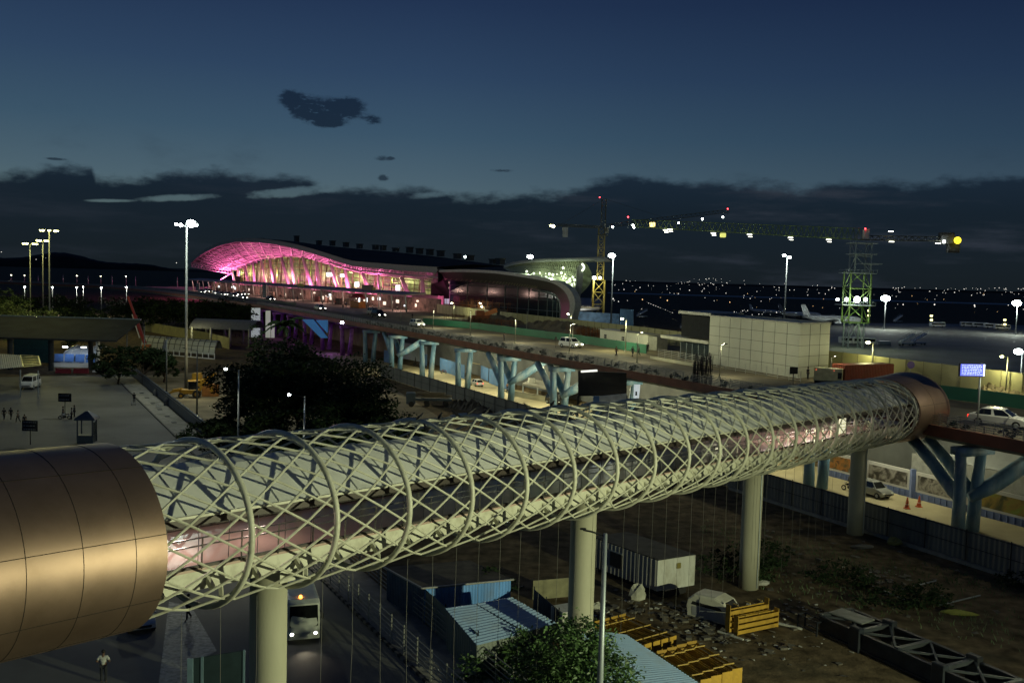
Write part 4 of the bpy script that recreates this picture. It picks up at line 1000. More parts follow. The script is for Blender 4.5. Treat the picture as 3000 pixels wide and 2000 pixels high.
mb = MB(); mb.beam(kp(-14, -.12, .085), kp(195, -.12, .085), .22, .17); struct(mb.build('kerb', kerb_m))
blue_f = mat('dark_blue_fence', (.035, .06, .10), .5, .2, var=.3, scale=.5)
fence('dark blue panel fence with a pale top rail running along the back of the footpath', [kp(-12, 3.6), kp(95, 3.6)], 2.2, blue_f, mat('fence_rail_grey', (.22, .25, .28), .4, .5), 2.6, rails=(.97, .8), z=.0, name='panel_fence')
fr_ = mat('road_fence_steel', (.30, .30, .26), .55, .2)
fence('open steel railing along the kerb of the bus road, nearest the bus', [kp(88, .15), kp(178, .15)], 1.75, None, fr_, 2.1, rails=(.2, .38, .56, .74, .97), z=.13, name='road_railing', group='railings beside the bus road')
fence('open steel railing behind the footpath, next to the tin sheds', [kp(92, 3.3), kp(178, 3.3)], 1.75, None, fr_, 2.1, rails=(.2, .38, .56, .74, .97), z=.13, name='road_railing', group='railings beside the bus road')
for k in range(9):
    s = 20 + k * 7.5 + rnd.uniform(-1, 1)
    mb = MB(); mb.box((0, 0, .03), (1.0, .7, .05), 0, .01); o = mb.build('drain_cover', mat('drain_iron', (.05, .05, .05), .7)); o.location = kp(s, 1.6, .135); o.rotation_euler = (0, 0, KRZ); WM[o.name] = Matrix.Translation(o.location)
    tag(o, 'dark square cover set in the long footpath by the blue fence', 'drain cover', 'covers in the footpath')
# stone path and booth under the bridge
stone = mat('cobble_path', (.22, .225, .21), .6, var=.6, scale=3.2, bump=.8, bscale=5, spec=.6)
sheet('path', stone, [G(495, 1762)[:2], G(560, 1775)[:2], G(636, 1906)[:2], G(600, 1925)[:2], G(560, 2080)[:2], G(455, 2080)[:2]], .02)
bt = thing('sheet_hoarding', 'dark teal sheet hoarding with pale blue end strips, at the bottom beside the round pier', 'hoarding', G(548, 1930, 2.4))
pa, pb = G(552, 1930, 2.4), G(716, 1904, 2.4); hd = (pb - pa).normalized()
mb = MB(); mb.prism([Vector((pa.x, pa.y, 0)), Vector((pb.x, pb.y, 0)), pb, pa], (0, .06, 0)); mb.build('panel', mat('booth_teal', (.016, .03, .036), .8, spec=.15), bt, False, True)
for p, w in ((pa + hd * .12, .3), (pb, .1), (pa + hd * .75, .12)): mb = MB(); mb.beam(Vector((p.x, p.y - .05, 0)), Vector((p.x, p.y - .05, 2.45)), w, .14); mb.build('end_strip', mat('booth_pale', (.16, .25, .30), .5), bt, False, True)
c_white = mat('car_white', (.62, .63, .62), .25, var=.03); c_silver = mat('car_silver', (.35, .37, .37), .25, .5, var=.03); c_black = mat('car_black', (.012, .012, .014), .2); c_dull = mat('car_grey', (.18, .18, .18), .3)
car('white hatchback half hidden under the bronze end of the footbridge', G(420, 1850) + Vector((-.8, 1.2, 0)), heading((.5, -.86)), c_white, 'hatch', False)
wshirt = cloth('white', (.55, .56, .52)); dark_c = cloth('dark', (.02, .022, .028)); grey_c = cloth('grey', (.12, .12, .12)); blue_c = cloth('blue', (.05, .09, .2)); brown_c = cloth('brown', (.12, .06, .03)); red_c = cloth('red', (.3, .04, .03)); pale_c = cloth('pale', (.35, .33, .3))
person('person in a pale shirt with elbows out, seen from behind at the bottom edge', gat(303, 53.2, 0), .15, wshirt, dark_c, 'akimbo', 1.92)
person('person walking in the dark under the bronze bridge end, beside the cobbled path', G(552, 1815), 2.6, dark_c, dark_c, 'walk', 1.8)
# bus
def bus():
    t = thing('shuttle_bus', 'small white shuttle bus with lit headlamps and an amber roof beacon, on the road', 'bus', G(880, 1876) + Vector((-.6, 2.4, 0)), heading((.30, -.95)))
    mb = MB(); prof = [(-3.0, .35), (-3.05, 2.5), (-2.9, 2.72), (2.55, 2.78), (2.95, 2.6), (3.12, 1.35), (3.15, .75), (3.05, .32)]
    rows = []
    for y, s in ((-1.02, .96), (-.97, .99), (-.8, 1), (.8, 1), (.97, .99), (1.02, .96)): rows.append([(x * (1 - (1 - s) * .6), y, .35 + (z - .35) * s) for x, z in prof])
    mb.grid(rows); n = len(prof)
    for i in range(5): mb.f.append((i * n + n - 1, i * n, i * n + n, i * n + 2 * n - 1))
    mb.f.append(tuple(range(n))); mb.f.append(tuple(range(6 * n - 1, 5 * n - 1, -1))); mb.build('body', mat('bus_white', (.5, .52, .46), .3), t)
    mb = MB(); mb.add([(3.13, -.9, 1.18), (3.13, -.5, 1.05), (3.13, .5, 1.05), (3.13, .9, 1.18), (2.985, .88, 2.5), (2.985, -.88, 2.5)], [(0, 1, 2, 3, 4, 5)]); mb.build('windscreen', mat('bus_glass', (.006, .007, .008), .25, spec=.12), t)
    mb = MB()
    for s in (-1, 1): mb.add([(-2.7, s * 1.026, 1.2), (2.6, s * 1.026, 1.2), (2.5, s * 1.005, 2.4), (-2.7, s * 1.005, 2.4)], [(0, 1, 2, 3)] if s < 0 else [(3, 2, 1, 0)])
    mb.build('side_window', car_glass, t)
    for s in (-1, 1):
        mb = MB(); mb.ball((3.1, s * .74, .72), (.08, .13, .11), 10, 6); mb.build('headlight', emit('bus_headlamp', (1, .97, .85), 20), t, True)
        mb = MB(); mb.box((3.0, s * 1.18, 1.75), (.12, .16, .36), 0, .03); mb.tube([(2.95, s * .98, 2.1), (3.0, s * 1.18, 1.95)], .02, 5); mb.build('wing_mirror', black, t)
        for x in (-1.9, 2.0):
            mb = MB(); mb.tube([(x, s * .78, .36), (x, s * 1.03, .36)], .36, 16); w = mb.build('wheel', rubber, t); mb = MB(); mb.tube([(x, s * 1.02, .36), (x, s * 1.04, .36)], .2, 12); mb.build('rim', galv, w)
    mb = MB(); mb.tube([(2.2, -.15, 2.76), (2.2, -.15, 2.92)], [.11, .08], 10); mb.build('beacon', emit('amber_beacon', (1, .28, .03), 12), t, True)
    mb = MB(); mb.tube([(3.1, -.75, 1.2), (3.09, .1, 1.75)], .02, 4); mb.build('wiper', galv, t)
    mb = MB(); mb.box((3.13, 0, .48), (.06, .55, .14)); mb.build('number_plate', dirty_white, t)
    p = WM[t.name] @ Vector((3.6, 0, .75)); q = WM[t.name] @ Vector((9, 0, -.3))
    point('bus_beam', p, (1, .86, .6), 70, .12, spot=80, aim=q, blend=.7)
bus()
# entrance canopy, lit vault, second canopy
can2 = thing('entry_canopy', 'dark sloping canopy roof on posts at the far side of the plaza, left edge', 'canopy', G(278, 1090))
Yc = G(278, 1090).y; e1 = at(340, 1001, Yc - 1); e0 = at(-140, 1001, Yc - 1); zE = 6.9; zR = 8.4
dk = mat('dark_roof_sheet', (.035, .04, .044), .85, 0, spec=.1, var=.2, scale=.3)
mb = MB(); A = [(e0.x, e0.y, zE), (e1.x, e1.y, zE), (e1.x - 1.2, e1.y + 17, zR + 2.2), (e0.x, e0.y + 17, zR + 2.2)]; mb.prism([Vector(p) for p in A], (0, 0, .35)); mb.build('canopy_roof', dk, can2, False, True)
mb = MB(); mb.beam((e0.x, e0.y + 17.2, zR + 2.6), (e1.x - 1.2, e1.y + 17.2, zR + 2.6), .5, .35); mb.build('ridge', mat('ridge_metal', (.5, .5, .42), .25, .8), can2, False, True)
for px, m_ in ((266, dk), (287, white_paint), (30, dk), (150, dk)):
    p = gat(px, Yc + (4 if px == 266 else .5), 0)
    mb = MB(); mb.tube([(p.x, p.y, 0), (p.x, p.y, zE)], .55 if px < 280 else .42, 12); mb.box((p.x, p.y, .2), (1.8, 1.8, .4), 0, .05) if px in (287,) else None; mb.build('column', m_, can2, False, True)
tl = mat('teal_hoarding', (.03, .10, .11), .6, var=.2)
fence('dark teal hoarding standing behind the plaza canopy on the left', [gat(40, 226, 0)[:2], gat(152, 226, 0)[:2]], 6.2, tl, dark_steel, 4, name='hoarding_fence')
vt = thing('vaulted_walkway', 'short vaulted walkway glazed in blue and lit inside by two tubes, beyond the plaza', 'covered walkway', G(212, 1076))
vY = 219; vx0 = gat(152, vY, 0).x; vx1 = gat(283, vY, 0).x
bl = mat('blue_panel', (.10, .22, .55), .35, var=.15)
mb = MB(); ap = []
for a in np.linspace(0, 1, 15):
    x = vx0 + (vx1 - vx0) * a
    hh = 4.3 * math.sin(math.pi * (0.08 + .72 * a)) ** .6 if a < .5 else 4.3
    ap.append((x, hh))
secs = [[(x, vY + 4 - 4 * math.cos(t), 4.6 * math.sin(t) * min(1, .35 + 2.2 * min((x - vx0), (vx1 - x) + 3) / (vx1 - vx0))) for t in np.linspace(.05, 1.9, 12)] for x in np.linspace(vx0, vx1, 12)]
mb.grid(secs); mb.build('vault', mat('vault_sheet', (.5, .55, .6), .4, var=.05), vt, True, True)
for k in range(4):
    x0 = vx0 + (vx1 - vx0) * (.06 + .235 * k); x1 = x0 + (vx1 - vx0) * .2
    mb = MB(); mb.quad((x0, vY - .62 + .45, 1.2), (x1, vY - .62 + .45, 1.2), (x1, vY + .05, 3.0), (x0, vY + .05, 3.0)); mb.build('blue_pane', bl, vt, False, True)
mb = MB()
for x in np.linspace(vx0, vx1, 6): mb.tube([(x, vY + 4 - 4.12 * math.cos(t), 4.7 * math.sin(t) * min(1, .35 + 2.2 * min((x - vx0), (vx1 - x) + 3) / (vx1 - vx0))) for t in np.linspace(.05, 1.9, 12)], .09, 5)
mb.build('rib', white_paint, vt, True, True)
mb = MB(); mb.box(((vx0 + vx1) / 2, vY - .6, .5), (vx1 - vx0, .3, 1.0)); mb.build('plinth', white_paint, vt, False, True)
for px in (191, 245):
    p = gat(px, vY - 1.6, 4.75); mb = MB(); mb.box(p, (1.1, .25, .22)); mb.build('tube_lamp', emit('tube_lamp', (.85, .93, 1), 10), vt, False, True); point('tube_light', p - Vector((0, .6, .5)), (.75, .87, 1), 130, .3)
for px, lb in ((185, 'left red water filled barrier in front of the lit blue walkway'), (238, 'right red water filled barrier, beside the white canopy column')):
    mb = MB(); prof = [(-.35, 0), (.35, 0), (.28, .35), (.12, .5), (.1, 1.05), (-.1, 1.05), (-.12, .5), (-.28, .35)]
    mb.prism([(-1.6, y, z) for y, z in prof], (3.2, 0, 0)); o = mb.build('road_barrier', mat('barrier_red', (.22, .02, .025), .5)); o.location = G(px, 1093); tag(o, lb, 'barrier', 'red barriers'); WM[o.name] = Matrix.Translation(o.location)
c3 = thing('roadside_canopy', 'pale tin canopy with open battens at its end, over the van at the left', 'canopy', G(40, 1140))
p = [G(-60, 1033, 5.2), G(112, 1043, 5.2), G(119, 1069, 4.7), G(-60, 1086, 4.7)]
mb = MB(); q = [lerp(p[0], p[1], .7), lerp(p[3], p[2], .7)]; corr_sheet(mb, p[0], q[0], q[1], p[3], .5, .05); mb.build('roof_sheet', mat('pale_tin', (.38, .38, .30), .5, var=.15), c3, False, True)
mb = MB()
for t in np.linspace(0, 1, 7): mb.beam(lerp(q[0], q[1], t), lerp(p[1], p[2], t), .35, .1)
mb.beam(q[0], q[1], .2, .15); mb.beam(p[1], p[2], .25, .2); mb.build('batten', mat('yellow_batten', (.45, .42, .16), .5), c3, False, True)
for px in (-20, 60, 112): b_ = gat(px, 168, 0); mb = MB(); mb.beam(b_, (b_.x, b_.y, 4.8), .15, .15); mb.build('post', galv, c3, False, True)
point('canopy_lamp', G(96, 1058, 5.0) - Vector((0, .3, -1.2)), (1, .95, .4), 60, .2)
car('white minivan with luggage on its roof rack, parked facing the camera under the canopy', G(72, 1141) + Vector((0, 2.2, 0)), heading((.18, -1)), c_white, 'van', False, name='minivan', rack=True, sc=1.25)
# guard booth, signs, people on the plaza
gb = thing('guard_booth', 'narrow dark guard booth with a pitched roof standing on the plaza', 'booth', gat(255, 127, 0), .15)
navy = mat('navy_paint', (.018, .03, .055), .5)
mb = MB(); [mb.beam((x, y, 0), (x, y, 3.1), .16, .16) for x in (-.95, .95) for y in (-.95, .95)]; mb.box((0, 0, .5), (1.9, 1.9, 1.0)); mb.build('frame', navy, gb)
mb = MB(); mb.box((0, .93, 1.8), (1.7, .04, 1.8)); mb.box((.93, 0, 1.8), (.04, 1.7, 1.8)); mb.build('glazing', glass('clear_glass'), gb)
mb = MB(); mb.grid([[(-1.35, -1.35, 3.1), (1.35, -1.35, 3.1), (1.35, 1.35, 3.1), (-1.35, 1.35, 3.1)], [(-1.2, -1.2, 3.4), (1.2, -1.2, 3.4), (1.2, 1.2, 3.4), (-1.2, 1.2, 3.4)], [(-.15, -.15, 4.2), (.15, -.15, 4.2), (.15, .15, 4.2), (-.15, .15, 4.2)]], True); mb.f.append((11, 10, 9, 8)); mb.build('roof', mat('booth_roof_navy', (.02, .03, .06), .45), gb)
def board(label, p, w, h, zc, rz=0.0, face=black, rows=2, post=1, name='sign_board', line=None):
    t = thing(name, label, 'sign', p, rz)
    mb = MB(); mb.box((0, 0, zc), (w, .1, h), 0, .02); mb.build('board', face, t)
    if rows:
        mb = MB()
        for k in range(rows):
            z = zc - h / 2 + h * (k + .5) / rows
            x = -w * .4
            rr_ = random.Random(k + int(w * 100))
            while x < w * .35:
                l = rr_.uniform(.05, .16) * w; mb.box((min(x + l / 2, w * .4), -.058, z), (l, .012, h / rows * .22)); x += l + .04 * w
        mb.build('lettering_line', line or mat('sign_letter', (.3, .3, .28), .5), t)
    mb = MB(); mb.beam((0, .09, 0), (0, .09, zc + h * .3), .09, .09); mb.build('post', dark_steel, t)
    return t
board('black sign board with pale lettering on a post, by the motorbike on the plaza', G(190, 1222), 2.0, 1.3, 3.1, .05)
board('black sign board with pale lettering, nearest the bronze bridge end', gat(88, 124, 0), 2.1, 1.4, 2.5, -.05, rows=3)
for px, py, lb, rz, sh, ps in ((12, 1231, 'leftmost of three people walking away in a row on the plaza, dark clothes', .1, dark_c, 'walk'), (32, 1230, 'middle one of three people walking in a row on the plaza', 0, dark_c, 'walk'), (53, 1238, 'rightmost of three people walking in a row, turned sideways', 1.3, grey_c, 'walk'), (72, 1251, 'person in dark clothes bending near the front sign board', .8, dark_c, 'stand')):
    person(lb, G(px, py), rz, sh, dark_c, ps, 1.9, 'people on the plaza')
motorbike('motorbike with a pale tank standing below the far sign board on the plaza', G(190, 1228), 1.9, c_white)
person('person in dark clothes standing left of the plaza motorbike', G(185, 1226), -1.2, dark_c, dark_c, 'stand', 1.9, 'people on the plaza')
person('person in a checked pale shirt standing right of the plaza motorbike', G(210, 1229), 2.2, pale_c, dark_c, 'stand', 1.85, 'people on the plaza')
person('person with dark shirt just behind the one in the pale shirt by the motorbike', G(218, 1222), 2.4, grey_c, dark_c, 'stand', 1.9, 'people on the plaza')
person('person in dark clothes pushing a trolley along the footpath kerb', G(393, 1180), 3.5, dark_c, dark_c, 'push', 1.8)
def trolley(label, p, rz, m_):
    t = thing('hand_trolley', label, 'trolley', p, rz, None)
    mb = MB(); [mb.beam((x, y, .15), (x, y, .95 if y < 0 else .6), .03, .03) for x in (-.3, .3) for y in (-.4, .4)]; [mb.beam((-.3, y, z), (.3, y, z), .03, .03) for y, z in ((-.4, .95), (.4, .6), (.4, .25), (-.4, .25))]; [mb.beam((x, -.4, .3), (x, .4, .3), .03, .03) for x in np.linspace(-.3, .3, 6)]; mb.build('basket', m_, t)
    for x in (-.3, .3):
        for y in (-.4, .4): mb = MB(); mb.tube([(x - .02, y, .08), (x + .02, y, .08)], .08, 8); mb.build('wheel', rubber, t)
trolley('wire hand trolley in front of the person at the kerb', G(391, 1186), 3.5, galv); trolley('pale wire trolley left on the footpath by the blue fence', G(465, 1195), .6, white_paint)
for px, py, lb, sz in ((405, 1122, 'rounded grey bundle leaning on the blue fence near its far end', (1.6, 1.3, 1.7)), (440, 1160, 'long grey tarpaulin heap along the foot of the blue fence', (4.5, 1.4, 1.3)), (470, 1190, 'dark box shaped heap at the near end of the tarpaulin', (1.5, 1.2, 1.5))):
    mb = MB(); mb.ball((0, 0, sz[2] * .35), (sz[0] / 2, sz[1] / 2, sz[2] * .65), 12, 8); rr = random.Random(px); mb.v = [(x + rr.uniform(-.12, .12), y + rr.uniform(-.12, .12), max(0, z + rr.uniform(-.1, .1))) for x, y, z in mb.v]
    o = mb.build('tarpaulin_heap', mat('tarp_grey', (.10, .10, .10), .8, var=.4, scale=2), None, True); p = G(px, py); o.location = p + KN * 1.2; o.rotation_euler = (0, 0, KRZ); WM[o.name] = Matrix.Translation(o.location); tag(o, lb, 'heap')
# masts
yl = (1.0, .93, .28)
for bpx, Y, tpx, lb, sp_ in ((90, 310, (90, 712), 'yellow floodlight mast, the leftmost and lowest of the three', 1.9), (127, 300, (127, 703), 'yellow floodlight mast in the middle of the three at the left', 1.5), (146, 240, (144, 673), 'tallest yellow floodlight mast of the three at the left', 1.9)):
    b = gat(bpx, Y, 0); tp = at(tpx[0], tpx[1], Y)
    lamp_post(lb, b, tp.z - .3, 'mast', 6 if tpx[0] != 144 else 8, .2, lit=bulb_y, w=9000, lc=yl, r=.16, pm=mat('mast_dark', (.16, .17, .17), .6, .1), bs=.62 if tpx[0] != 144 else .5, group='yellow floodlight masts', name='floodlight_mast', cat='floodlight mast', spread=sp_)
lamp_post('tall white floodlight mast rising left of the pink terminal', gat(545, 175, 0), 31.2, 'mast', 3, -1.5, lit=None, r=.21, bs=.6, pm=mat('mast_dark', (.16, .17, .17), .6, .1), name='floodlight_mast', cat='floodlight mast', spread=1.6)
mast = bpy.data.objects['floodlight_mast']; mast = [o for o in bpy.data.objects if o.get('label', '').startswith('tall white floodlight')][0]
for dx, dz, s in ((-1.75, .15, .3), (-.9, 0, .38), (.95, .35, .85), (1.9, .1, .3), (1.5, .5, .28)):
    mb = MB(); mb.ball((dx, -.5, 31.4 + dz), (s, s * .6, s * .8), 12, 8); mb.build('lamp_glass', emit('mast_lamp', (.85, 1, .95), 40), mast, True)
    mb = MB(); mb.tube([(0, 0, 31.2), (dx, .3, 31.3 + dz), (dx, -.3, 31.4 + dz)], .06, 6); mb.build('bracket', galv, mast, True)
pm_ = gat(545, 175, 0); point('mast_light', (pm_.x + 2, pm_.y - 7, 33), (.9, 1, .85), 15000, .8)
for bpx, tpx, lb in (((372, 1070), (376, 932), 'slim unlit pole at the far end of the blue fence'), ((423, 1105), (430, 958), 'second slim pole standing just behind the blue fence'), ((488, 1150), (492, 992), 'third slim dark pole behind the blue fence, by the yellow digger'), ((577, 1215), (582, 1025), 'dark lamp pole with a short arm behind the yellow digger')):
    lamp_px(lb, bpx, 0, tpx, kind='street' if bpx[0] == 577 else 'top', r=.11, bs=.3, az=3.1, arm=2.2, pm=mat('pole_grey', (.13, .14, .14), .5, .3), name='lamp_pole', group='slim poles behind the blue fence')
lamp_px('lit street lamp with its arm to the left, in front of the dark trees', (697, 1412), 0.13, (697, 1084), kind='street', az=3.14, arm=1.45, lit=bulb_w, w=0, lc=(1, 1, .72), r=.09, bs=.3, name='street_lamp'); 
lamp_px('lit street lamp at the edge of the dark trees nearest the footbridge', (887, 1585), 0.13, (887, 1160), kind='street', az=3.14, arm=1.35, lit=bulb_w, w=0, lc=(1, 1, .72), r=.075, bs=.24, name='street_lamp')
for bp_ in ((697, 1412), (887, 1585)):
    b_ = G(bp_[0], bp_[1], .13); point('street_and_fill_light', (b_.x - 1.7, b_.y, 12.7), (1, .98, .72), 3200, .2, spot=125, aim=(b_.x - 7, b_.y - 2, 0), blend=.6)
# far ramp lamps
for k, (px, py) in enumerate(((73, 841), (154, 842), (225, 842), (244, 841), (297, 843), (371, 842))):
    lamp_post(f'lit white lamp in front of the far ramp, {["leftmost of the six", "second from the left", "third from the left", "fourth, close beside the third", "fifth from the left", "rightmost of the six"][k]}', gat(px, 430, 0), at(px, py, 430).z, 'top', lit=bulb_w, w=2600, lc=(1, 1, .85), r=.07, pm=mat('mast_dark', (.16, .17, .17), .6, .1), bs=.6 if k != 3 else .4, group='lamps in front of the far ramp')
for k, (px, py) in enumerate(((33, 806), (112, 807), (72, 807), (185, 806), (225, 808), (258, 808), (295, 809), (328, 808), (369, 810), (397, 809), (519, 812))):
    b = gat(px, 640, 10); lamp_post('slim lamp post on the far ramp against the dark hills', b, at(px, py, 640).z - 10, 'top', lit=bulb_s if k % 2 == 0 and k < 10 else None, r=.2, bs=.55, group='lamp posts on the far ramp')
# trees on the left
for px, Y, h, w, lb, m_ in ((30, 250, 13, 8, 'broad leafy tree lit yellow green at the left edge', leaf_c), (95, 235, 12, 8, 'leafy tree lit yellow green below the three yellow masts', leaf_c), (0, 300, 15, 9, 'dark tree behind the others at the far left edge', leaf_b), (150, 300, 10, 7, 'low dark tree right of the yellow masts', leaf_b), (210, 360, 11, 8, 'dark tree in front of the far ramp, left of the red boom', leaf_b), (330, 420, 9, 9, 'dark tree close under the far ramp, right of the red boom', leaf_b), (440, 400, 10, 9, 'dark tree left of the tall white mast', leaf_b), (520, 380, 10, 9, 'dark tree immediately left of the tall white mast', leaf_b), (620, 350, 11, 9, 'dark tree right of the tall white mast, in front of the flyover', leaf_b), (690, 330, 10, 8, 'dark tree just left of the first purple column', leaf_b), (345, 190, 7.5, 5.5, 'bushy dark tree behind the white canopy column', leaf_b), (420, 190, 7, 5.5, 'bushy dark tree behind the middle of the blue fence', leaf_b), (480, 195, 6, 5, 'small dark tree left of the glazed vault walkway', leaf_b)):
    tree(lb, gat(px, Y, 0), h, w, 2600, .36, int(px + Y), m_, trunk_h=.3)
wood0 = None; rw = random.Random(21)
for k in range(46):
    px = rw.uniform(-40, 740); Y = rw.uniform(250, 420) if px < 330 else rw.uniform(290, 400)
    if 330 < px < 690 and Y < 330: Y += 60
    p = gat(px, Y, 0); lab = 'dark tree in the wood between the plaza canopy and the far ramp'
    if wood0 is None: wood0 = tree(lab, p, 9, 8, 1500, .42, 99, leaf_b, trunk_h=.25, group='trees of the wood by the far ramp')
    else: copy_tree(wood0, p, rw.uniform(0, 6), lab, 'trees of the wood by the far ramp', rw.uniform(.7, 1.15))
# big dark trees in the middle
for px, Y, h, w, lb, n in ((700, 138, 10, 5.5, 'dark tree at the left of the big clump, nearest the blue fence', 3000), (790, 120, 11.5, 7, 'tall dark tree in the left of the big clump', 3600), (870, 132, 12.8, 8, 'tallest dark tree, in the middle of the big clump', 3800), (960, 126, 12, 8, 'wide dark tree right of the tallest one', 3800), (1050, 116, 9.6, 7, 'dark tree at the right part of the big clump', 3400), (1120, 108, 7, 5.5, 'low dark tree at the right edge of the big clump', 2600), (800, 100, 9, 5, 'dark tree low in the front of the big clump, above the lattice', 2600), (960, 98, 9, 5, 'dark tree front right of the big clump, just above the lattice tube', 2600), (640, 116, 6, 4.5, 'small dark tree beside the near end of the blue fence', 1800)):
    tree(lb, gat(px, Y, 0), h, w, int(n * 2.2), .27, int(px * 3 + Y), leaf_b, trunk_h=.25)
for px, Y, h, lb in ((745, 175, 13.5, 'narrow columnar tree left of the palm'), (768, 170, 13, 'narrow columnar tree, right of its twin'), (806, 165, 11, 'short columnar tree just left of the palm'), (826, 163, 12, 'columnar tree directly under the palm crown')):
    tree(lb, gat(px, Y, 0), h, 2, 1500, .22, int(px), leaf_b, blobs=[(0, 0, h * f_, 1.5 * q, 1.5 * q, h * .2) for f_, q in ((.25, 1), (.45, 1.1), (.65, .9), (.82, .6))], name='columnar_tree', group='columnar trees')
# palm
pt = thing('palm_tree', 'dark palm with drooping fronds in front of the purple columns', 'palm', gat(832, 185, 0))
mb = MB(); mb.tube([(0, 0, 0), (.2, 0, 6), (0, 0, 13)], [.3, .22, .18], 8); mb.build('trunk', bark, pt, True)
mb = MB(); rr = random.Random(2)
for k in range(22):
    a = k * 2.4; el_ = rr.uniform(-.1, 1.0); ln = rr.uniform(3.4, 4.6); prev = Vector((0, 0, 13)); d = Vector((math.cos(a) * math.cos(el_), math.sin(a) * math.cos(el_), math.sin(el_)))
    for j in range(7):
        nx = prev + d * ln / 7; sd = d.cross(Vector((0, 0, 1))).normalized(); wv = .65 * (1 - abs(j - 2.5) / 5)
        for s in (-1, 1): mb.quad(prev, nx, nx + sd * s * wv - Vector((0, 0, .28)), prev + sd * s * wv * .9 - Vector((0, 0, .28)))
        prev = nx; d = (d - Vector((0, 0, .22))).normalized()
mb.build('frond', leaf_b, pt)
# shed roof on posts, glazed vault walkway, hoardings, digger, boom
sh = thing('shed_roof', 'open shed with a grey arched roof on pale posts, left of the purple columns', 'shed', gat(660, 293, 0))
rows = []
YY = 296
xa, xb = gat(575, YY, 0).x, gat(765, YY, 0).x
for t in np.linspace(0, 1, 9): rows.append([(x, YY - 7 + 14 * t + (x - xa) * -.15, 5.3 + 2.6 * math.sin(math.pi * t) ** .9) for x in np.linspace(xa, xb, 6)])
mb = MB(); mb.grid(rows); mb.grid([[(p[0], p[1], p[2] - .15) for p in r_][::-1] for r_ in rows]); mb.build('roof', mat('shed_grey', (.20, .20, .20), .5, .2), sh, True, True)
for t in (0, 1):
    for f_ in (.05, .35, .65, .95): x = xa + (xb - xa) * f_; y = YY - 7 + 14 * t + (x - xa) * -.15; mb = MB(); mb.tube([(x, y, 0), (x, y, 5.6)], .35, 8); mb.build('post', mat('shed_post', (.4, .4, .33), .6), sh, True, True)
vg = thing('glazed_walkway', 'long low vaulted walkway with pale translucent sheets, left of the dark trees', 'covered walkway', gat(560, 258, 0))
mb = MB(); xa, xb = gat(425, 262, 0).x, gat(640, 250, 0).x
rows = [[(x, 262 - 12 * u - 3.4 * math.cos(a), 4.6 * math.sin(a)) for a in np.linspace(.25, 2.6, 11)] for u in np.linspace(0, 1, 14) for x in [xa + (xb - xa) * u]]
mb.grid(rows); mb.build('sheeting', mat('translucent_sheet', (.42, .44, .40), .35, var=.12, scale=.2), vg, True, True)
mb = MB(); [mb.tube([(p[0], p[1] - .03, p[2] + .05) for p in r_], .1, 5) for r_ in rows]; [mb.tube([(r_[k][0], r_[k][1] - .03, r_[k][2] + .05) for r_ in rows], .08, 4) for k in (2, 4, 6)]; mb.build('rib', mat('vault_rib', (.1, .1, .1), .5), vg, True, True)
mb = MB(); [mb.beam((xa + (xb - xa) * u, 262 - 12 * u - 3.35, 0), (xa + (xb - xa) * u, 262 - 12 * u - 3.35, 1.6), .2, .2) for u in np.linspace(0, 1, 14)]; mb.beam((xa, 258.6, .1), (xb, 246.6, .1), .3, .3); mb.build('leg', white_paint, vg, False, True)
point('walkway_lamp', (xb - 6, 240, 5), (.9, 1, .95), 260, .4)
yh = mat('yellow_hoarding', (.30, .28, .13), .6, var=.15, scale=.4, dirt=.3)
fence('yellowish hoarding running towards the arched shed, behind the glazed walkway', [gat(425, 345, 0)[:2], gat(520, 320, 0)[:2], gat(600, 300, 0)[:2], gat(672, 278, 0)[:2]], 3.4, yh, dark_steel, 3.5)
point('hoarding_lamp', gat(560, 285, 7), (1, .95, .5), 700, .4)
bm = thing('boom_lift', 'red telescopic boom raised from an orange base among the dark trees', 'boom lift', gat(425, 250, 0))
b0 = gat(425, 250, 3.4); b1 = at(375, 868, 250)
mb = MB(); mb.box(b0 - Vector((0, 0, 2.1)), (4, 2.4, 1.4), .3, .15); mb.box(b0 - Vector((-.4, 0, .9)), (2.2, 2, 1.3), .3, .15); mb.build('base', mat('machine_orange', (.35, .12, .03), .5), bm, False, True)
mb = MB(); mb.beam(b0, lerp(b0, b1, .6), .6, .75); mb.beam(lerp(b0, b1, .58), b1, .4, .5); mb.build('boom', mat('boom_red', (.25, .03, .03), .5), bm, False, True)
mb = MB(); mb.beam(lerp(b0, b1, .1) + Vector((-1, 0, .2)), lerp(b0, b1, .65) + Vector((-.5, 0, -.4)), .22, .22); mb.build('ram', white_paint, bm, False, True)
for s in (-1.3, 1.3):
    for q in (-.9, .9): mb = MB(); c = b0 + Vector((s, q, -2.9)); mb.tube([c - Vector((0, .25, 0)), c + Vector((0, .25, 0))], .5, 12); mb.build('wheel', rubber, bm, False, True)
dg = thing('backhoe_loader', 'yellow backhoe loader parked behind the blue fence', 'digger', G(560, 1165), .25)
yel = mat('machine_yellow', (.45, .25, .02), .5, var=.15, scale=1, dirt=.4, dcol=(.1, .07, .03))
mb = MB(); mb.box((-.3, 0, 1.2), (3.4, 1.5, .9), 0, .12); mb.prism([(-2.0, -.6, 1.2), (-3.3, -.6, 1.1), (-3.2, -.6, 1.55), (-2.0, -.6, 1.75)], (0, 1.2, 0)); mb.build('body', yel, dg)
mb = MB(); mb.box((.3, 0, 2.3), (1.5, 1.4, 1.5), 0, .08); mb.build('cab', car_glass, dg); mb = MB(); mb.box((.3, 0, 3.12), (1.8, 1.6, .14), 0, .04); mb.build('cab_roof', yel, dg)
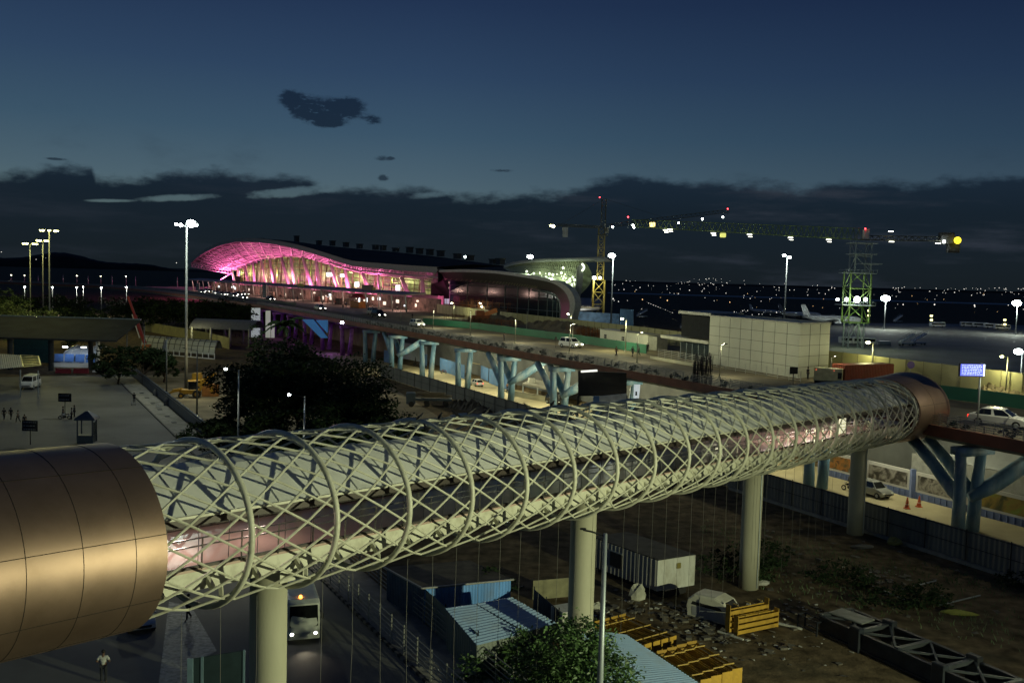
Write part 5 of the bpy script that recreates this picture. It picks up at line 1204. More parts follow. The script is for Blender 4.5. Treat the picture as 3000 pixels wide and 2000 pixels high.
mb = MB(); [mb.beam((-1.6, y, 1.7), (-3.6, y, 1.0), .18, .25) for y in (-.75, .75)]; mb.build('loader_arm', yel, dg); mb = MB(); mb.prism([(-3.6, -1.1, .25), (-4.4, -1.1, .15), (-4.5, -1.1, .5), (-3.7, -1.1, 1.2)], (0, 2.2, 0)); mb.build('bucket', mat('bucket_steel', (.12, .1, .07), .6), dg)
mb = MB(); mb.beam((1.5, 0, 1.3), (2.4, 0, 3.6), .35, .4); mb.beam((2.4, 0, 3.6), (3.7, 0, 2.0), .3, .35); mb.prism([(3.5, -.4, 2.0), (4.1, -.4, 1.6), (3.6, -.4, 1.0), (3.2, -.4, 1.4)], (0, .8, 0)); mb.build('digger_arm', yel, dg)
for x, r_ in ((-1.7, .5), (1.0, .75)):
    for y in (-.85, .85): mb = MB(); mb.tube([(x, y - .2, r_), (x, y + .2, r_)], r_, 16); w = mb.build('wheel', rubber, dg); mb = MB(); mb.tube([(x, y - .21, r_), (x, y + .21, r_)], r_ * .5, 10); mb.build('rim', yel, w)
t_ = thing('compactor', 'second yellow machine with a tall boom, right behind the backhoe', 'machine', G(585, 1140), 0)
mb = MB(); mb.box((0, 0, 1.3), (3.6, 2, 1.5), 0, .15); mb.box((-.5, 0, 2.6), (1.6, 1.7, 1.3), 0, .1); mb.beam((1, 0, 2), (3.2, 0, 3.2), .4, .5); mb.build('body', yel, t_)
mb = MB(); mb.tube([(1.2, -1.1, .7), (1.2, 1.1, .7)], .7, 16); mb.tube([(-1.2, -1.1, .7), (-1.2, 1.1, .7)], .7, 16); mb.build('drum', rubber, t_)
box_thing('site_crate', 'orange brown crate standing alone right of the yellow machines', 'crate', G(617, 1160), .2, (3.0, 1.6, 2.3), mat('crate_orange', (.28, .12, .03), .7, var=.3), .06)
point('yard_light', gat(585, 172, 8), (1, .9, .5), 650, .4)
sheet('yard', site_m, [kp(-10, 4), kp(80, 4), kp(80, 40), kp(-30, 60)], .005)
# ------------------------------------------------------------------ the yard below the footbridge
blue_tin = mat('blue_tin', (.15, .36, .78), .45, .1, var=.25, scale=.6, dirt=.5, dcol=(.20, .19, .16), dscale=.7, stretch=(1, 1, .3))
roof_tin = mat('pale_blue_tin', (.34, .50, .72), .45, .1, var=.15, scale=.5, dirt=.45, dcol=(.24, .24, .22), dscale=.5)
grey_tin = mat('grey_green_tin', (.20, .23, .20), .5, .25, var=.2, scale=.6, dirt=.55, dcol=(.10, .10, .08), dscale=.6, stretch=(1, 1, .3))
flat_roof = mat('debris_roof', (.07, .06, .045), .9, var=.5, scale=1.2, bump=.5)
# blue shed with a flat roof
s1 = thing('tin_shed', 'blue corrugated shed with a flat roof covered in litter, behind the pale tin roofs', 'shed', G(1241, 1819))
zt = 2.45
c1, c2, c0 = G(1244, 1723, zt), G(1497, 1698, zt), G(1133, 1664, zt); c3 = c0 + (c2 - c1)
def flat(p, z): return Vector((p.x, p.y, z))
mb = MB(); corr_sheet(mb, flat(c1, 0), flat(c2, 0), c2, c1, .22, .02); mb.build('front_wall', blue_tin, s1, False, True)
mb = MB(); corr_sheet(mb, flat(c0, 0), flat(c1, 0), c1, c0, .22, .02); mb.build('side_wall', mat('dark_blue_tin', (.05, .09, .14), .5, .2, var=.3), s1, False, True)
mb = MB(); mb.prism([c0 + Vector((-.2, 0, 0)), c1 + Vector((-.1, -.2, 0)), c2 + Vector((.2, -.1, 0)), c3], (0, 0, .07)); mb.build('roof', flat_roof, s1, False, True)
mb = MB(); mb.beam(c0 + Vector((-.2, -.05, .1)), c1 + Vector((-.15, -.25, .1)), .12, .1); mb.beam(c1 + Vector((-.15, -.25, .1)), c2 + Vector((.2, -.15, .1)), .12, .1); mb.build('roof_edge', mat('roof_edge_pale', (.3, .3, .28), .5), s1, False, True)
# two pale roofs
def lowshed(label, top, h, front, wall, name='tin_shed', hs=(.45, .35, -.35, -.25)):
    P = [G(x, y, h + q) for (x, y), q in zip(top, hs)]; t = thing(name, label, 'shed', flat(P[3], 0))
    mb = MB(); corr_sheet(mb, P[0], P[3], P[2], P[1], .30, .028); corr_sheet(mb, P[1] - Vector((0, 0, .05)), P[2] - Vector((0, 0, .05)), P[3] - Vector((0, 0, .05)), P[0] - Vector((0, 0, .05)), .28, .03); mb.build('roof', roof_tin, t, False, True)
    ctr = sum(P, Vector()) / 4
    Q = [lerp(p, ctr, .06) for p in P]
    for a, b, nm in ((3, 2, 'front_wall'), (0, 3, 'side_wall'), (2, 1, 'side_wall')):
        mb = MB(); corr_sheet(mb, flat(Q[a], 0), flat(Q[b], 0), Q[b] - Vector((0, 0, .06)), Q[a] - Vector((0, 0, .06)), .3, .025); mb.build(nm, wall, t, False, True)
    return t, P
lowshed('low shed with a pale blue ribbed tin roof, the brighter left one', [(1303, 1779), (1391, 1767), (1536, 1853), (1397, 1888)], 2.35, 0, grey_tin)
lowshed('low shed with a greyer tin roof, adjoining the brighter one on its right', [(1393, 1766), (1498, 1747), (1630, 1823), (1540, 1849)], 2.25, 0, grey_tin)
fence('dull corrugated sheet fence between the footpath railing and the tin sheds', [G(1241, 1822)[:2], G(1300, 1880)[:2], G(1395, 1965)[:2]], 2.4, grey_tin, dark_steel, 2.2, corr=.24, name='sheet_fence')
fence('dark leaning sheet fence right of the tin sheds, by the middle pier', [G(1560, 1812)[:2], G(1632, 1880)[:2]], 2.2, mat('dark_grey_tin', (.12, .12, .12), .6, .2, var=.3), dark_steel, 1.6, corr=.24, name='sheet_fence')
box_thing('sheet_cabin', 'small pale sheet cabin against the left side of the middle pier', 'cabin', G(1660, 1868), .5, (1.7, 1.5, 2.1), dirty_white, .03)
fence('pale sheet fence in the shade left of the middle pier, below the lattice', [G(1560, 1758)[:2], G(1668, 1748)[:2]], 1.5, mat('olive_sheet', (.2, .19, .1), .6, var=.3), dark_steel, 2, name='sheet_fence')
lowshed('long shed with a bright blue tin roof at the bottom, beside the leafy tree', [(1690, 1838), (1834, 1857), (2112, 2042), (1840, 2100)], 2.5, 0, blue_tin, hs=(.3, .0, -.3, .1))
# white site container
ct = thing('site_container', 'white corrugated site container with a small square vent, raised on dark blocks', 'container', G(1928, 1733))
z0 = .55
a = G(1924, 1731, z0); b = G(2034, 1713, z0); c_ = G(1791, 1679, z0); dv = (c_ - a).normalized(); L_ = 7.5; h = 2.35
a2 = a + dv * L_; b2 = b + dv * L_; up = Vector((0, 0, h))
mb = MB(); corr_sheet(mb, a2, a, a + up, a2 + up, .42, .05); mb.build('side_wall', mat('container_side_shaded', (.33, .32, .29), .5, var=.12, dirt=.5, dcol=(.12, .10, .07), dscale=.9, stretch=(1, 1, .4)), ct, False, True)  # shade put into the colour: darker than the end wall facing the floodlight
mb = MB(); mb.prism([a, b, b + up + Vector((0, 0, .05)), a + up], dv * .06); mb.build('end_wall', dirty_white, ct, False, True)
mb = MB(); mb.prism([a + up, b + up, b2 + up, a2 + up], (0, 0, .08)); mb.build('roof', mat('container_roof', (.03, .03, .03), .8, var=.5), ct, False, True)
mb = MB(); p = lerp(a, b, .55) + Vector((0, 0, h * .74)); u = (b - a).normalized(); mb.beam(p - u * .2, p + u * .2, .1, .42); mb.build('vent', mat('vent_yellow', (.18, .15, .03), .7), ct, False, True)
mb = MB(); n_ = Vector((dv.y, -dv.x, 0)); n_ = n_ if n_.dot(b - a) < 0 else -n_
p = a + dv * 4.5 + Vector((0, 0, 1.25)) + n_ * .04; mb.beam(p - dv * .65, p + dv * .65, .12, 1.15); mb.build('window', black, ct, False, True)
mb = MB(); mb.beam(p - dv * .75 + Vector((0, 0, .62)), p + dv * .75 + Vector((0, 0, .62)), .2, .08); mb.build('window_hood', galv, ct, False, True)
mb = MB(); mb.beam(lerp(a, b, .5) - Vector((0, 0, .3)), lerp(a2, b2, .5) - Vector((0, 0, .3)), 2.3, .5); mb.build('base', black, ct, False, True)
# derelict van body
vn = thing('derelict_van', 'old white van body without wheels, lying among rubbish beside the yellow barriers', 'van', G(2095, 1812), heading((.75, -.62)))
mb = MB(); rows = []
prof = [(-1.75, .05), (-1.85, .9), (-1.75, 1.35), (-1.3, 1.75), (.3, 1.82), (1.0, 1.6), (1.5, 1.05), (1.85, .85), (1.95, .1)]
for y, s in ((-.85, .9), (-.8, .98), (-.6, 1), (.6, 1), (.8, .98), (.85, .9)): rows.append([(x * (.96 + .04 * s), y, z * s) for x, z in prof])
mb.grid(rows); n = len(prof); mb.f.append(tuple(range(n))); mb.f.append(tuple(range(6 * n - 1, 5 * n - 1, -1))); mb.build('body', mat('old_van_white', (.55, .54, .44), .5, var=.12, scale=1.2, dirt=.5, dcol=(.2, .16, .09)), vn)
for s in (-1, 1):
    mb = MB(); q = [(-1.5, s * .865, .95), (.95, s * .865, .95), (.55, s * .83, 1.5), (-1.25, s * .83, 1.5)]; mb.quad(*(q if s < 0 else q[::-1])); mb.build('side_window', black, vn)
    mb = MB(); q = [(-1.4, s * .868, .2), (1.2, s * .868, .2), (1.0, s * .87, .85), (-1.4, s * .87, .85)]; mb.quad(*(q if s < 0 else q[::-1])); mb.build('side_panel', mat('old_van_panel', (.28, .29, .30), .5), vn)
mb = MB(); mb.quad((1.03, -.62, 1.57), (1.5, -.66, 1.07), (1.5, .66, 1.07), (1.03, .62, 1.57)); mb.build('windscreen', black, vn)
# police style barriers, in rows and standing
bar_y = mat('barrier_yellow', (.42, .25, .025), .6, var=.2, scale=1.5, dirt=.45, dcol=(.14, .08, .02), dscale=1.2)
def barrier(L_, h, w):
    t = thing('timber_barrier', 'x', 'barrier', (0, 0, 0))
    for z in (.18, .46, .74) if h < 1.2 else (.2, .6, 1.0, 1.4)[:int(h / .42)]:
        for y in (-w * .42, w * .42):
            mb = MB(); mb.box((0, y, z * 1.0), (L_, .035, .15 if h < 1.2 else .26), 0, .006); mb.build('slat', bar_y, t)
    for x in (-L_ / 2, L_ / 2):
        mb = MB(); mb.box((x, 0, h * .5), (.05, w * .9, h), 0, .008); mb.build('end_board', bar_y, t)
    for x in np.linspace(-L_ * .32, L_ * .32, 3): mb = MB(); mb.box((x, 0, h * .95), (.08, w * .95, .06), 0, .006); mb.build('top_cleat', mat('barrier_cleat', (.5, .34, .08), .6), t)
    return t
def barrier_row(P0, P1, Wv, n, h, labs, grp):
    dirv = (P1 - P0); L_ = dirv.length; w = Wv.length / n; first = None
    for k in range(n):
        p = lerp(P0, P1, .5) + Wv * ((k + .5) / n); p.z = 0
        if first is None: first = barrier(L_ * .97, h, w * .93); o = first; o.location = p; o.rotation_euler = (0, 0, heading(dirv)); o['label'] = labs[k]; o['group'] = grp; WM[o.name] = Matrix.Translation(p)
        else: o = copy_tree(first, p, heading(dirv) + rnd.uniform(-.02, .02), labs[k], grp)
h1 = .95
P0, P1, Wv = G(1737, 1818, h1), G(1888, 1888, h1), G(1986, 1860, h1) - G(1888, 1888, h1)
barrier_row(P0, P1, Wv, 4, h1, ['yellow slatted barrier in the upper row, closest to the leafy tree', 'second yellow slatted barrier from the tree in the upper row', 'third yellow slatted barrier from the tree in the upper row', 'yellow slatted barrier in the upper row, farthest from the tree'], 'yellow barriers stacked beside the blue roof')
P0, P1, Wv = G(1922, 1906, h1), G(2054, 1994, h1), G(2176, 1953, h1) - G(2054, 1994, h1)
barrier_row(P0, P1, Wv, 4, h1, ['yellow slatted barrier in the lower row, touching the blue roof', 'second yellow slatted barrier from the blue roof in the lower row', 'third yellow slatted barrier from the blue roof in the lower row', 'outermost yellow slatted barrier of the lower row, at the bottom right'], 'yellow barriers stacked beside the blue roof')
Pl, Pr = G(2164, 1863), G(2282, 1838); wv = (Pr - Pl); bk = Vector((-wv.y, wv.x, 0)).normalized()
B = barrier(wv.length, 1.35, .5); B.location = lerp(Pl, Pr, .5) + bk * .3; B.rotation_euler = (0, 0, heading(wv)); B['label'] = 'tall yellow slatted barrier standing upright in front of the derelict van'; B['group'] = 'upright yellow barriers'
B2 = barrier(wv.length * .95, 1.95, .5); B2.location = lerp(Pl, Pr, .42) + bk * .9; B2.rotation_euler = (0, 0, heading(wv)); B2['label'] = 'taller yellow slatted barrier standing right behind the front one'; B2['group'] = 'upright yellow barriers'
box_thing('timber_plank', 'pale plank lying on the ground right of the upright yellow barriers', 'plank', G(2305, 1833), heading((.7, -.5)), (2.2, .18, .12), dirty_white, .01)
box_thing('timber_plank', 'pale plank lying in front of the upright yellow barriers', 'plank', G(2140, 1862), heading((.62, -.6)), (2.0, .14, .1), dirty_white, .01)
# dark lattice section lying on the ground
ls = thing('steel_truss', 'long dark steel truss section lying flat across the yard at the lower right', 'truss', G(2387, 1851))
n0, n1 = G(2400, 1855), G(2735, 2010); d_ = (n1 - n0).normalized(); q_ = Vector((-d_.y, d_.x, 0)); q_ = q_ if q_.y > 0 else -q_
Lt = 26; wt = 3.1; ht = 1.25
trs = mat('truss_steel', (.030, .038, .05), .5, .5, var=.3, dirt=.3, dcol=(.08, .06, .04))
mb = MB()
for o in (0, wt):
    for z in (.22, ht): mb.beam(n0 + q_ * o + Vector((0, 0, z)), n0 + d_ * Lt + q_ * o + Vector((0, 0, z)), .28, .12)
    mb.beam(n0 + q_ * o + Vector((0, 0, .7)), n0 + d_ * Lt + q_ * o + Vector((0, 0, .7)), .06, 1.0)
mb.build('chord', trs, ls, False, True)
mb = MB(); k = 0
while k < Lt:
    a_, b_ = n0 + d_ * k + Vector((0, 0, ht)), n0 + d_ * k + q_ * wt + Vector((0, 0, ht)); mb.beam(a_, b_, .3, .25)
    m_ = n0 + d_ * (k + 1.6) + q_ * (wt / 2) + Vector((0, 0, ht)); e_ = n0 + d_ * (k + 3.2) + Vector((0, 0, ht)); f_ = e_ + q_ * wt
    for w in (a_, b_, e_, f_): mb.beam(w, m_, .13, .13)
    k += 3.2
mb.build('lacing', mat('truss_lacing', (.07, .08, .09), .45, .5), ls, False, True)
for k in (3.2, 9.6, 16):
    for o in (0, wt): mb = MB(); mb.box(n0 + d_ * k + q_ * o + Vector((0, 0, ht * .6)), (.9, .5, ht * 1.35), heading(d_), .05); mb.build('splice_plate', trs, ls, False, True)
bt2 = MB(); bt2.box((0, 0, .05), (2.6, 1.5, .1), 0, .02); o = bt2.build('steel_plate', mat('plate_grey', (.2, .21, .19), .5, .2, var=.3)); o.location = n0 + d_ * 1.2 + q_ * 1.7 + Vector((0, 0, ht + .09)); o.rotation_euler = (0, 0, heading(d_) + .15); tag(o, 'grey plate lying on the far end of the dark truss section', 'plate')
ft_ = thing('steel_stand', 'small dark steel frame beside the upper end of the dark truss', 'frame', n0 - d_ * .6 - q_ * .2, heading(d_))
mb = MB(); [mb.beam((x, y, 0), (x, y, .95), .08, .08) for x in (-.9, .9) for y in (-.35, .35)]; [mb.beam((-.9, y, z), (.9, y, z), .08, .08) for y in (-.35, .35) for z in (.2, .95)]; [mb.beam((x, -.35, .95), (x, .35, .95), .08, .08) for x in (-.9, 0, .9)]; mb.build('frame', trs, ft_)
for a_, b_, lb in (((2630, 1728), (2742, 1700), 'thin pale pole lying on the dirt, the one nearer the round pier'), ((2750, 1772), (2872, 1743), 'thin pale pole lying on the dirt, the lower right one'), ((2590, 1730), (2650, 1755), 'short thin pole lying along the weeds'), ((2830, 1990), (2845, 2020), 'bright steel bar leaning on the dark truss near the bottom edge')):
    mb = MB(); A, B_ = G(*a_, .12), G(*b_, .12); mb.tube([A - A, B_ - A], .055, 6); o = mb.build('metal_pole', galv); o.location = A; tag(o, lb, 'pole')
# hoarding fence at the right, in dark grey corrugated sheet
dgrey = mat('dark_grey_hoarding', (.15, .155, .145), .6, .15, var=.15, scale=.5, dirt=.4, dcol=(.05, .05, .045), dscale=.4, stretch=(1, 1, .3))
fence('long dark grey sheet hoarding between the yard and the lower road', [fl(-45, -7.9)[:2], fl(150, -7.2)[:2]], 2.9, dgrey, mat('hoarding_rail', (.02, .02, .022), .6), 4.2, rails=(.97, .52), corr=.5, name='hoarding_fence')
mb = MB(); mb.beam(fl(-45, -8.25, .15), fl(28, -8.25, .15), .3, .3); o = mb.build('fence_footing', mat('footing_concrete', (.22, .22, .2), .8)); tag(o, 'pale concrete strip along the foot of the dark grey hoarding', 'kerb')
# rubbish, weeds, bushes
def scatter(name, m, pts, n, smin, smax, label, cat, seed):
    rr = random.Random(seed); mb = MB()
    for k in range(n):
        px, py, sx, sy = rr.choice(pts); p = G(px + rr.gauss(0, sx), min(2100, py + rr.gauss(0, sy)))
        s = rr.uniform(smin, smax)
        if rr.random() < .5: mb.box((p.x, p.y, s * .12), (s, s * rr.uniform(.3, .9), s * rr.uniform(.08, .35)), rr.uniform(0, 3), 0)
        else:
            a = rr.uniform(0, 6.28); v = [(p.x + s * math.cos(a + t) * rr.uniform(.4, .8), p.y + s * math.sin(a + t) * rr.uniform(.4, .8), .03 + rr.uniform(0, s * .4)) for t in (0, 1.5, 3.0, 4.6)]; mb.quad(*v)
    o = mb.build(name, m); tag(o, label, cat, None, 'stuff'); return o
zones = [(1760, 1790, 40, 12), (1900, 1780, 60, 20), (2010, 1790, 40, 15), (2060, 1790, 60, 18), (2110, 1830, 60, 20), (1960, 1840, 70, 25), (2110, 1868, 40, 14), (2250, 1900, 120, 50), (2310, 1780, 60, 25), (2560, 1700, 60, 20)]
scatter('litter', mat('litter_pale', (.42, .42, .38), .8, var=.4, scale=3), zones, 190, .08, .34, 'pale scraps of paper and plastic strewn over the yard', 'litter', 5)
scatter('rubble', mat('rubble_dark', (.11, .10, .08), .9, var=.5, scale=2), zones + [(2420, 1690, 150, 30), (2350, 1600, 120, 30), (2700, 1650, 150, 40), (2600, 1800, 200, 60), (1350, 1735, 90, 10)], 420, .12, .6, 'dark rubble and broken timber strewn over the yard', 'rubble', 8)
for px, py, rz, sz, lb, c in ((1868, 1757, .3, (1.3, .9, 1.2), 'pale crumpled sheet standing in front of the white container', (.40, .40, .33)), (1745, 1785, .8, (1.2, .8, .5), 'pale crumpled sacks at the foot of the middle pier', (.42, .42, .36)), (2620, 1595, .2, (1.6, 1.1, .7), 'olive tarpaulin bundle at the foot of the dark hoarding', (.17, .18, .07)), (2810, 1800, -.2, (2.6, .6, .35), 'bright yellow sheet lying among the weeds at the right', (.25, .26, .05)), (2235, 1713, .4, (1.3, .6, .35), 'white sack lying beside the bushes under the third pier', (.5, .5, .44)), (2525, 1605, .1, (2.2, .8, .35), 'grey slab lying near the fourth pier', (.13, .13, .12))):
    mb = MB(); mb.ball((0, 0, sz[2] * .4), (sz[0] / 2, sz[1] / 2, sz[2] * .6), 9, 6); rr = random.Random(px); mb.v = [(x * rr.uniform(.7, 1.2), y * rr.uniform(.7, 1.2), max(0, z * rr.uniform(.7, 1.2))) for x, y, z in mb.v]
    o = mb.build('tarpaulin_bundle' if 'tarp' in lb or 'sheet' in lb else 'sack' if 'sack' in lb else 'slab', mat('cloth_' + lb[:14].replace(' ', '_'), c, .7)); o.location = G(px, py); o.rotation_euler = (0, 0, rz); tag(o, lb, 'bundle')
def bush(label, px, py, w, h, seed, n=700, m=leaf_b, size=.16, name='bush', off=0):
    return tree(label, G(px, py), h, w, n, size, seed, m, 'bush', 'bushes in the yard', name, .1, [(0, 0, h * .45, w * .5, w * .45, h * .5), (w * .3, .1, h * .35, w * .35, w * .3, h * .38), (-w * .32, 0, h * .38, w * .35, w * .35, h * .4)], .04)
bush('large dark bush at the left foot of the third pier', 2170, 1700, 5.0, 2.8, 11, 1500)
bush('dark bush at the right foot of the third pier', 2245, 1665, 3.6, 2.4, 12, 1100)
bush('dark bush with pale leaves lying right of the fourth pier', 2470, 1712, 4.6, 1.8, 13, 1200)
bush('low weedy bush between the two thin pale poles', 2700, 1765, 4.2, 1.4, 14, 900)
bush('dark bush at the right edge below the dark hoarding', 2990, 1720, 3, 1.4, 15, 500)
bush('low leafy bush at the bottom, left of the leafy tree', 1470, 1985, 4.4, 1.9, 16, 1500, leaf_a)
bush('leafy bush in front of the grey tin fence', 1540, 1960, 3.2, 2.4, 17, 1400, leaf_a)
bush('dark weeds growing on the slope behind the dark truss', 2620, 1770, 5, .9, 18, 700)
bush('dark shrub climbing over the blue shed near the left pale roof', 1420, 1765, 3.6, 2.9, 19, 1100)
mb = MB(); rr = random.Random(31)
for k in range(1500):
    px = rr.uniform(2050, 3050); py = rr.choice((rr.gauss(1735, 35) + (px - 2500) * .22, rr.gauss(1620, 18) + (px - 2400) * .2)); p = G(px, py); s = rr.uniform(.12, .4); a = rr.uniform(0, 6.28)
    mb.add([(p.x, p.y, 0), (p.x + .06, p.y, 0), (p.x + math.cos(a) * s * .5, p.y + math.sin(a) * s * .5, s)], [(0, 1, 2)])
tag(mb.build('weeds', leaf_a), 'thin weeds growing in strips across the yard', 'weeds', None, 'stuff')
# leafy tree at the bottom and the unlit lamp beside it
tree('leafy green tree at the bottom centre, lit from the right', gat(1672, 45.5, 0), 7.3, 3.3, 15000, .115, 77, leaf_a, trunk_h=.3, blobs=[(0, 0, 5.6, 1.9, 1.9, 1.5), (1.3, -.3, 4.7, 1.7, 1.6, 1.3), (-1.5, 0, 4.5, 1.8, 1.6, 1.2), (.3, .3, 6.5, 1.0, 1.0, .8), (2.3, 0, 3.8, 1.2, 1.2, 1.0), (-2.4, -.2, 3.7, 1.3, 1.2, 1.0), (0, -1.0, 4.2, 1.8, 1.4, 1.3), (-.8, -.3, 5.9, 1.2, 1.2, .9), (1.0, 0, 5.9, 1.1, 1.1, .8), (.2, -.6, 3.0, 2.2, 1.6, 1.2)])
lb_ = gat(1766, 42, 0); tp = at(1790, 1556, 42)
lamp_post('tall grey unlit street lamp with one short arm, in front of the middle pier', (tp.x - .25, 42, 0), tp.z - .1, 'street', az=3.0, arm=1.0, r=.125, bs=.22, name='street_lamp', pm=mat('lamp_grey', (.30, .34, .36), .45, .4, var=.1))
# ------------------------------------------------------------------ site level, right side
cream_h = mat('cream_hoarding', (.40, .38, .20), .6, var=.12, scale=.3, dirt=.3, dcol=(.22, .2, .1), dscale=.3)
fence('long cream hoarding wall between the building site and the airfield', WALL, 3.1, cream_h, mat('hoarding_seam', (.16, .15, .08), .6), 3.2, z=9.95, name='site_hoarding')
green_f = mat('green_barricade', (.02, .13, .075), .6, var=.2, scale=.3, dirt=.3, dcol=(.02, .06, .04))
gp = [G(1240, 950, 9.96), G(1400, 965, 9.96), G(1549, 985, 9.96), G(1700, 1005, 9.96), G(1893, 1036, 9.96)]
fence('low green sheet barricade along the far side of the flyover, behind the white car', [p[:2] for p in gp], 1.7, green_f, dark_steel, 3.4, z=9.96, name='green_barricade')
gp = [G(2740, 1165, 9.96), G(2860, 1180, 9.96), G(3000, 1200, 9.96), G(3200, 1228, 9.96)]
fence('low green sheet barricade at the right edge, behind the blue lit sign', [p[:2] for p in gp], 1.7, green_f, dark_steel, 3.4, z=9.96, name='green_barricade')
# heaps and reinforcement behind the green barricade
rust = mat('rusty_steel', (.17, .065, .018), .8, .2, var=.5, scale=1.2)
def heap(label, pts, w, h, seed, m=site_m, z=9.95):
    rr = random.Random(seed); mb = MB()
    P = [G(x, y, z) for x, y in pts]; rows = []
    n = 30
    for i in range(n + 1):
        t = i / n * (len(P) - 1); k = min(int(t), len(P) - 2); c = lerp(P[k], P[k + 1], t - k); d = (P[k + 1] - P[k]).normalized(); nn = Vector((d.y, -d.x, 0)); env = math.sin(math.pi * i / n) ** .4
        rows.append([c + nn * ((j / 6 - .5) * w * (.7 + .3 * env)) + Vector((rr.uniform(-.2, .2), rr.uniform(-.2, .2), max(-.05, h * env * math.sin(math.pi * j / 6) * rr.uniform(.5, 1.15)))) for j in range(7)])
    mb.grid(rows); return single(mb, 'earth_heap', m, label, 'heap')
heap('long rough earth heap in front of the cream hoarding, left part', [(1380, 938), (1460, 945), (1540, 952)], 9, 2.4, 3)
heap('long rough earth heap in front of the cream hoarding, right part', [(1540, 955), (1640, 966), (1740, 985)], 9, 2.4, 4)
heap('low heap of earth at the right edge behind the green barricade', [(2870, 1148), (2940, 1152), (3040, 1166)], 5, 1.6, 6)
def bars(label, x0, x1, y, hgt, n, seed, z=9.95, depth=3.0, cat='steel bars', m=rust, name='rebar_bundle'):
    rr = random.Random(seed); a, b = G(x0, y, z), G(x1, y + (x1 - x0) * .13, z); t = thing(name, label, cat, lerp(a, b, .5)); mb = MB()
    nn = Vector((b - a)).normalized(); nn = Vector((-nn.y, nn.x, 0))
    for k in range(n):
        p = lerp(a, b, rr.random()) + nn * rr.uniform(0, depth); hh = hgt * rr.uniform(.7, 1.1); mb.beam(p, p + Vector((rr.uniform(-.2, .2), rr.uniform(-.2, .2), hh)), .07, .07)
    for k in range(8): zz = hgt * rr.uniform(.1, .9); o = nn * rr.uniform(0, depth); mb.beam(a + o + Vector((0, 0, zz)), b + o + Vector((0, 0, zz)), .07, .07)
    mb.build('bar', m, t, False, True); return t
bars('rusty upright reinforcement cage behind the green barricade, left of the white site cabin', 1655, 1752, 985, 2.6, 120, 1, depth=4)
bars('tall rusty formwork stacks at the left end of the cream hoarding', 1300, 1445, 918, 5.5, 120, 2, depth=8)
bars('low rusty bars heaped behind the orange crane', 1290, 1480, 936, 2.0, 110, 3, depth=5)
bars('dark vertical reinforcement cage rising from the near edge of the flyover', 2026, 2068, 1122, 3.8, 46, 4, z=10, depth=1.6, m=mat('dark_rebar', (.02, .02, .02), .7))
oc = thing('mobile_crane', 'orange telescopic mobile crane with its short boom raised to the right', 'crane', G(1418, 943, 9.96), 0)
Yc = G(1418, 943, 9.96).y; orange = mat('crane_orange', (.55, .17, .03), .45, .1)
p0, p1 = at(1407, 926, Yc), at(1456, 908, Yc)
mb = MB(); mb.beam(p0, p1, 1.1, 1.3); mb.beam(lerp(p0, p1, .7), p1 + (p1 - p0) * .03, .8, .95); mb.build('boom', orange, oc, False, True)
mb = MB(); b_ = G(1415, 943, 9.96); mb.box(b_ + Vector((0, 0, 1.3)), (7, 2.6, 1.2), .2, .15); mb.box(b_ + Vector((-1, 0, 2.6)), (2.5, 2.2, 1.6), .2, .15); mb.build('chassis', mat('crane_chassis', (.30, .08, .02), .6), oc, False, True)
mb = MB(); mb.box(p1 + Vector((.4, 0, -.5)), (.9, .9, 2.2), 0, .1); mb.build('boom_head', black, oc, False, True)
for x in (-2.4, -.8, .8, 2.4): mb = MB(); c = b_ + Vector((x, -1.3 + x * .2, .6)); mb.tube([c - Vector((0, .2, 0)), c + Vector((0, .2, 0))], .6, 12); mb.build('wheel', rubber, oc, False, True)
# site cabin
sc_ = thing('site_cabin', 'white flat roofed site cabin with two small windows, between the car and the panelled building', 'cabin', G(1757, 1003, 9.96))
a, b = G(1757, 1004, 9.97), G(1898, 1024, 9.97); u = (b - a).normalized(); nn = Vector((-u.y, u.x, 0)); nn = nn if nn.y > 0 else -nn; a2, b2 = a + nn * 3, b + nn * 3; H_ = Vector((0, 0, 2.9))
mb = MB(); mb.prism([a, b, b2, a2], H_); mb.build('wall', mat('cabin_white', (.60, .60, .50), .5, var=.06, dirt=.2, dcol=(.4, .38, .28)), sc_, False, True)
mb = MB(); mb.prism([a - nn * .3 - u * .3 + H_, b - nn * .3 + u * .3 + H_, b2 + nn * .3 + u * .3 + H_, a2 + nn * .3 - u * .3 + H_], (0, 0, .14)); mb.build('roof', mat('cabin_roof', (.34, .33, .25), .6), sc_, False, True)
for f_ in (.12, .50):
    p = lerp(a, b, f_) + Vector((0, 0, 1.55)); mb = MB(); mb.beam(p - u * .45, p + u * .45, .1, .85); w = mb.build('window', black, sc_, False, True); mb = MB(); mb.beam(p - u * .45, p + u * .45, .14, .06); mb.beam(p - Vector((0, 0, .42)), p + Vector((0, 0, .42)), .14, .06); mb.build('window_bar', white_paint, w, False, True)
mb = MB(); p = lerp(a, b, .4) + nn * 1 + H_; mb.box(p + Vector((0, 0, .35)), (.9, .6, .5), 0, .04); mb.build('roof_unit', black, sc_, False, True)
a, b = b + u * .05, b + u * 2.9; a2, b2 = a + nn * 2.6, b + nn * 2.6
mb = MB(); corr_sheet(mb, a, b, b + H_ * .95, a + H_ * .95, .4, .04); mb.prism([a + nn * .05, b + nn * .05, b2, a2], H_ * .95); mb.build('lean_to', mat('lean_to_sheet', (.26, .26, .22), .6, var=.2), sc_, False, True)
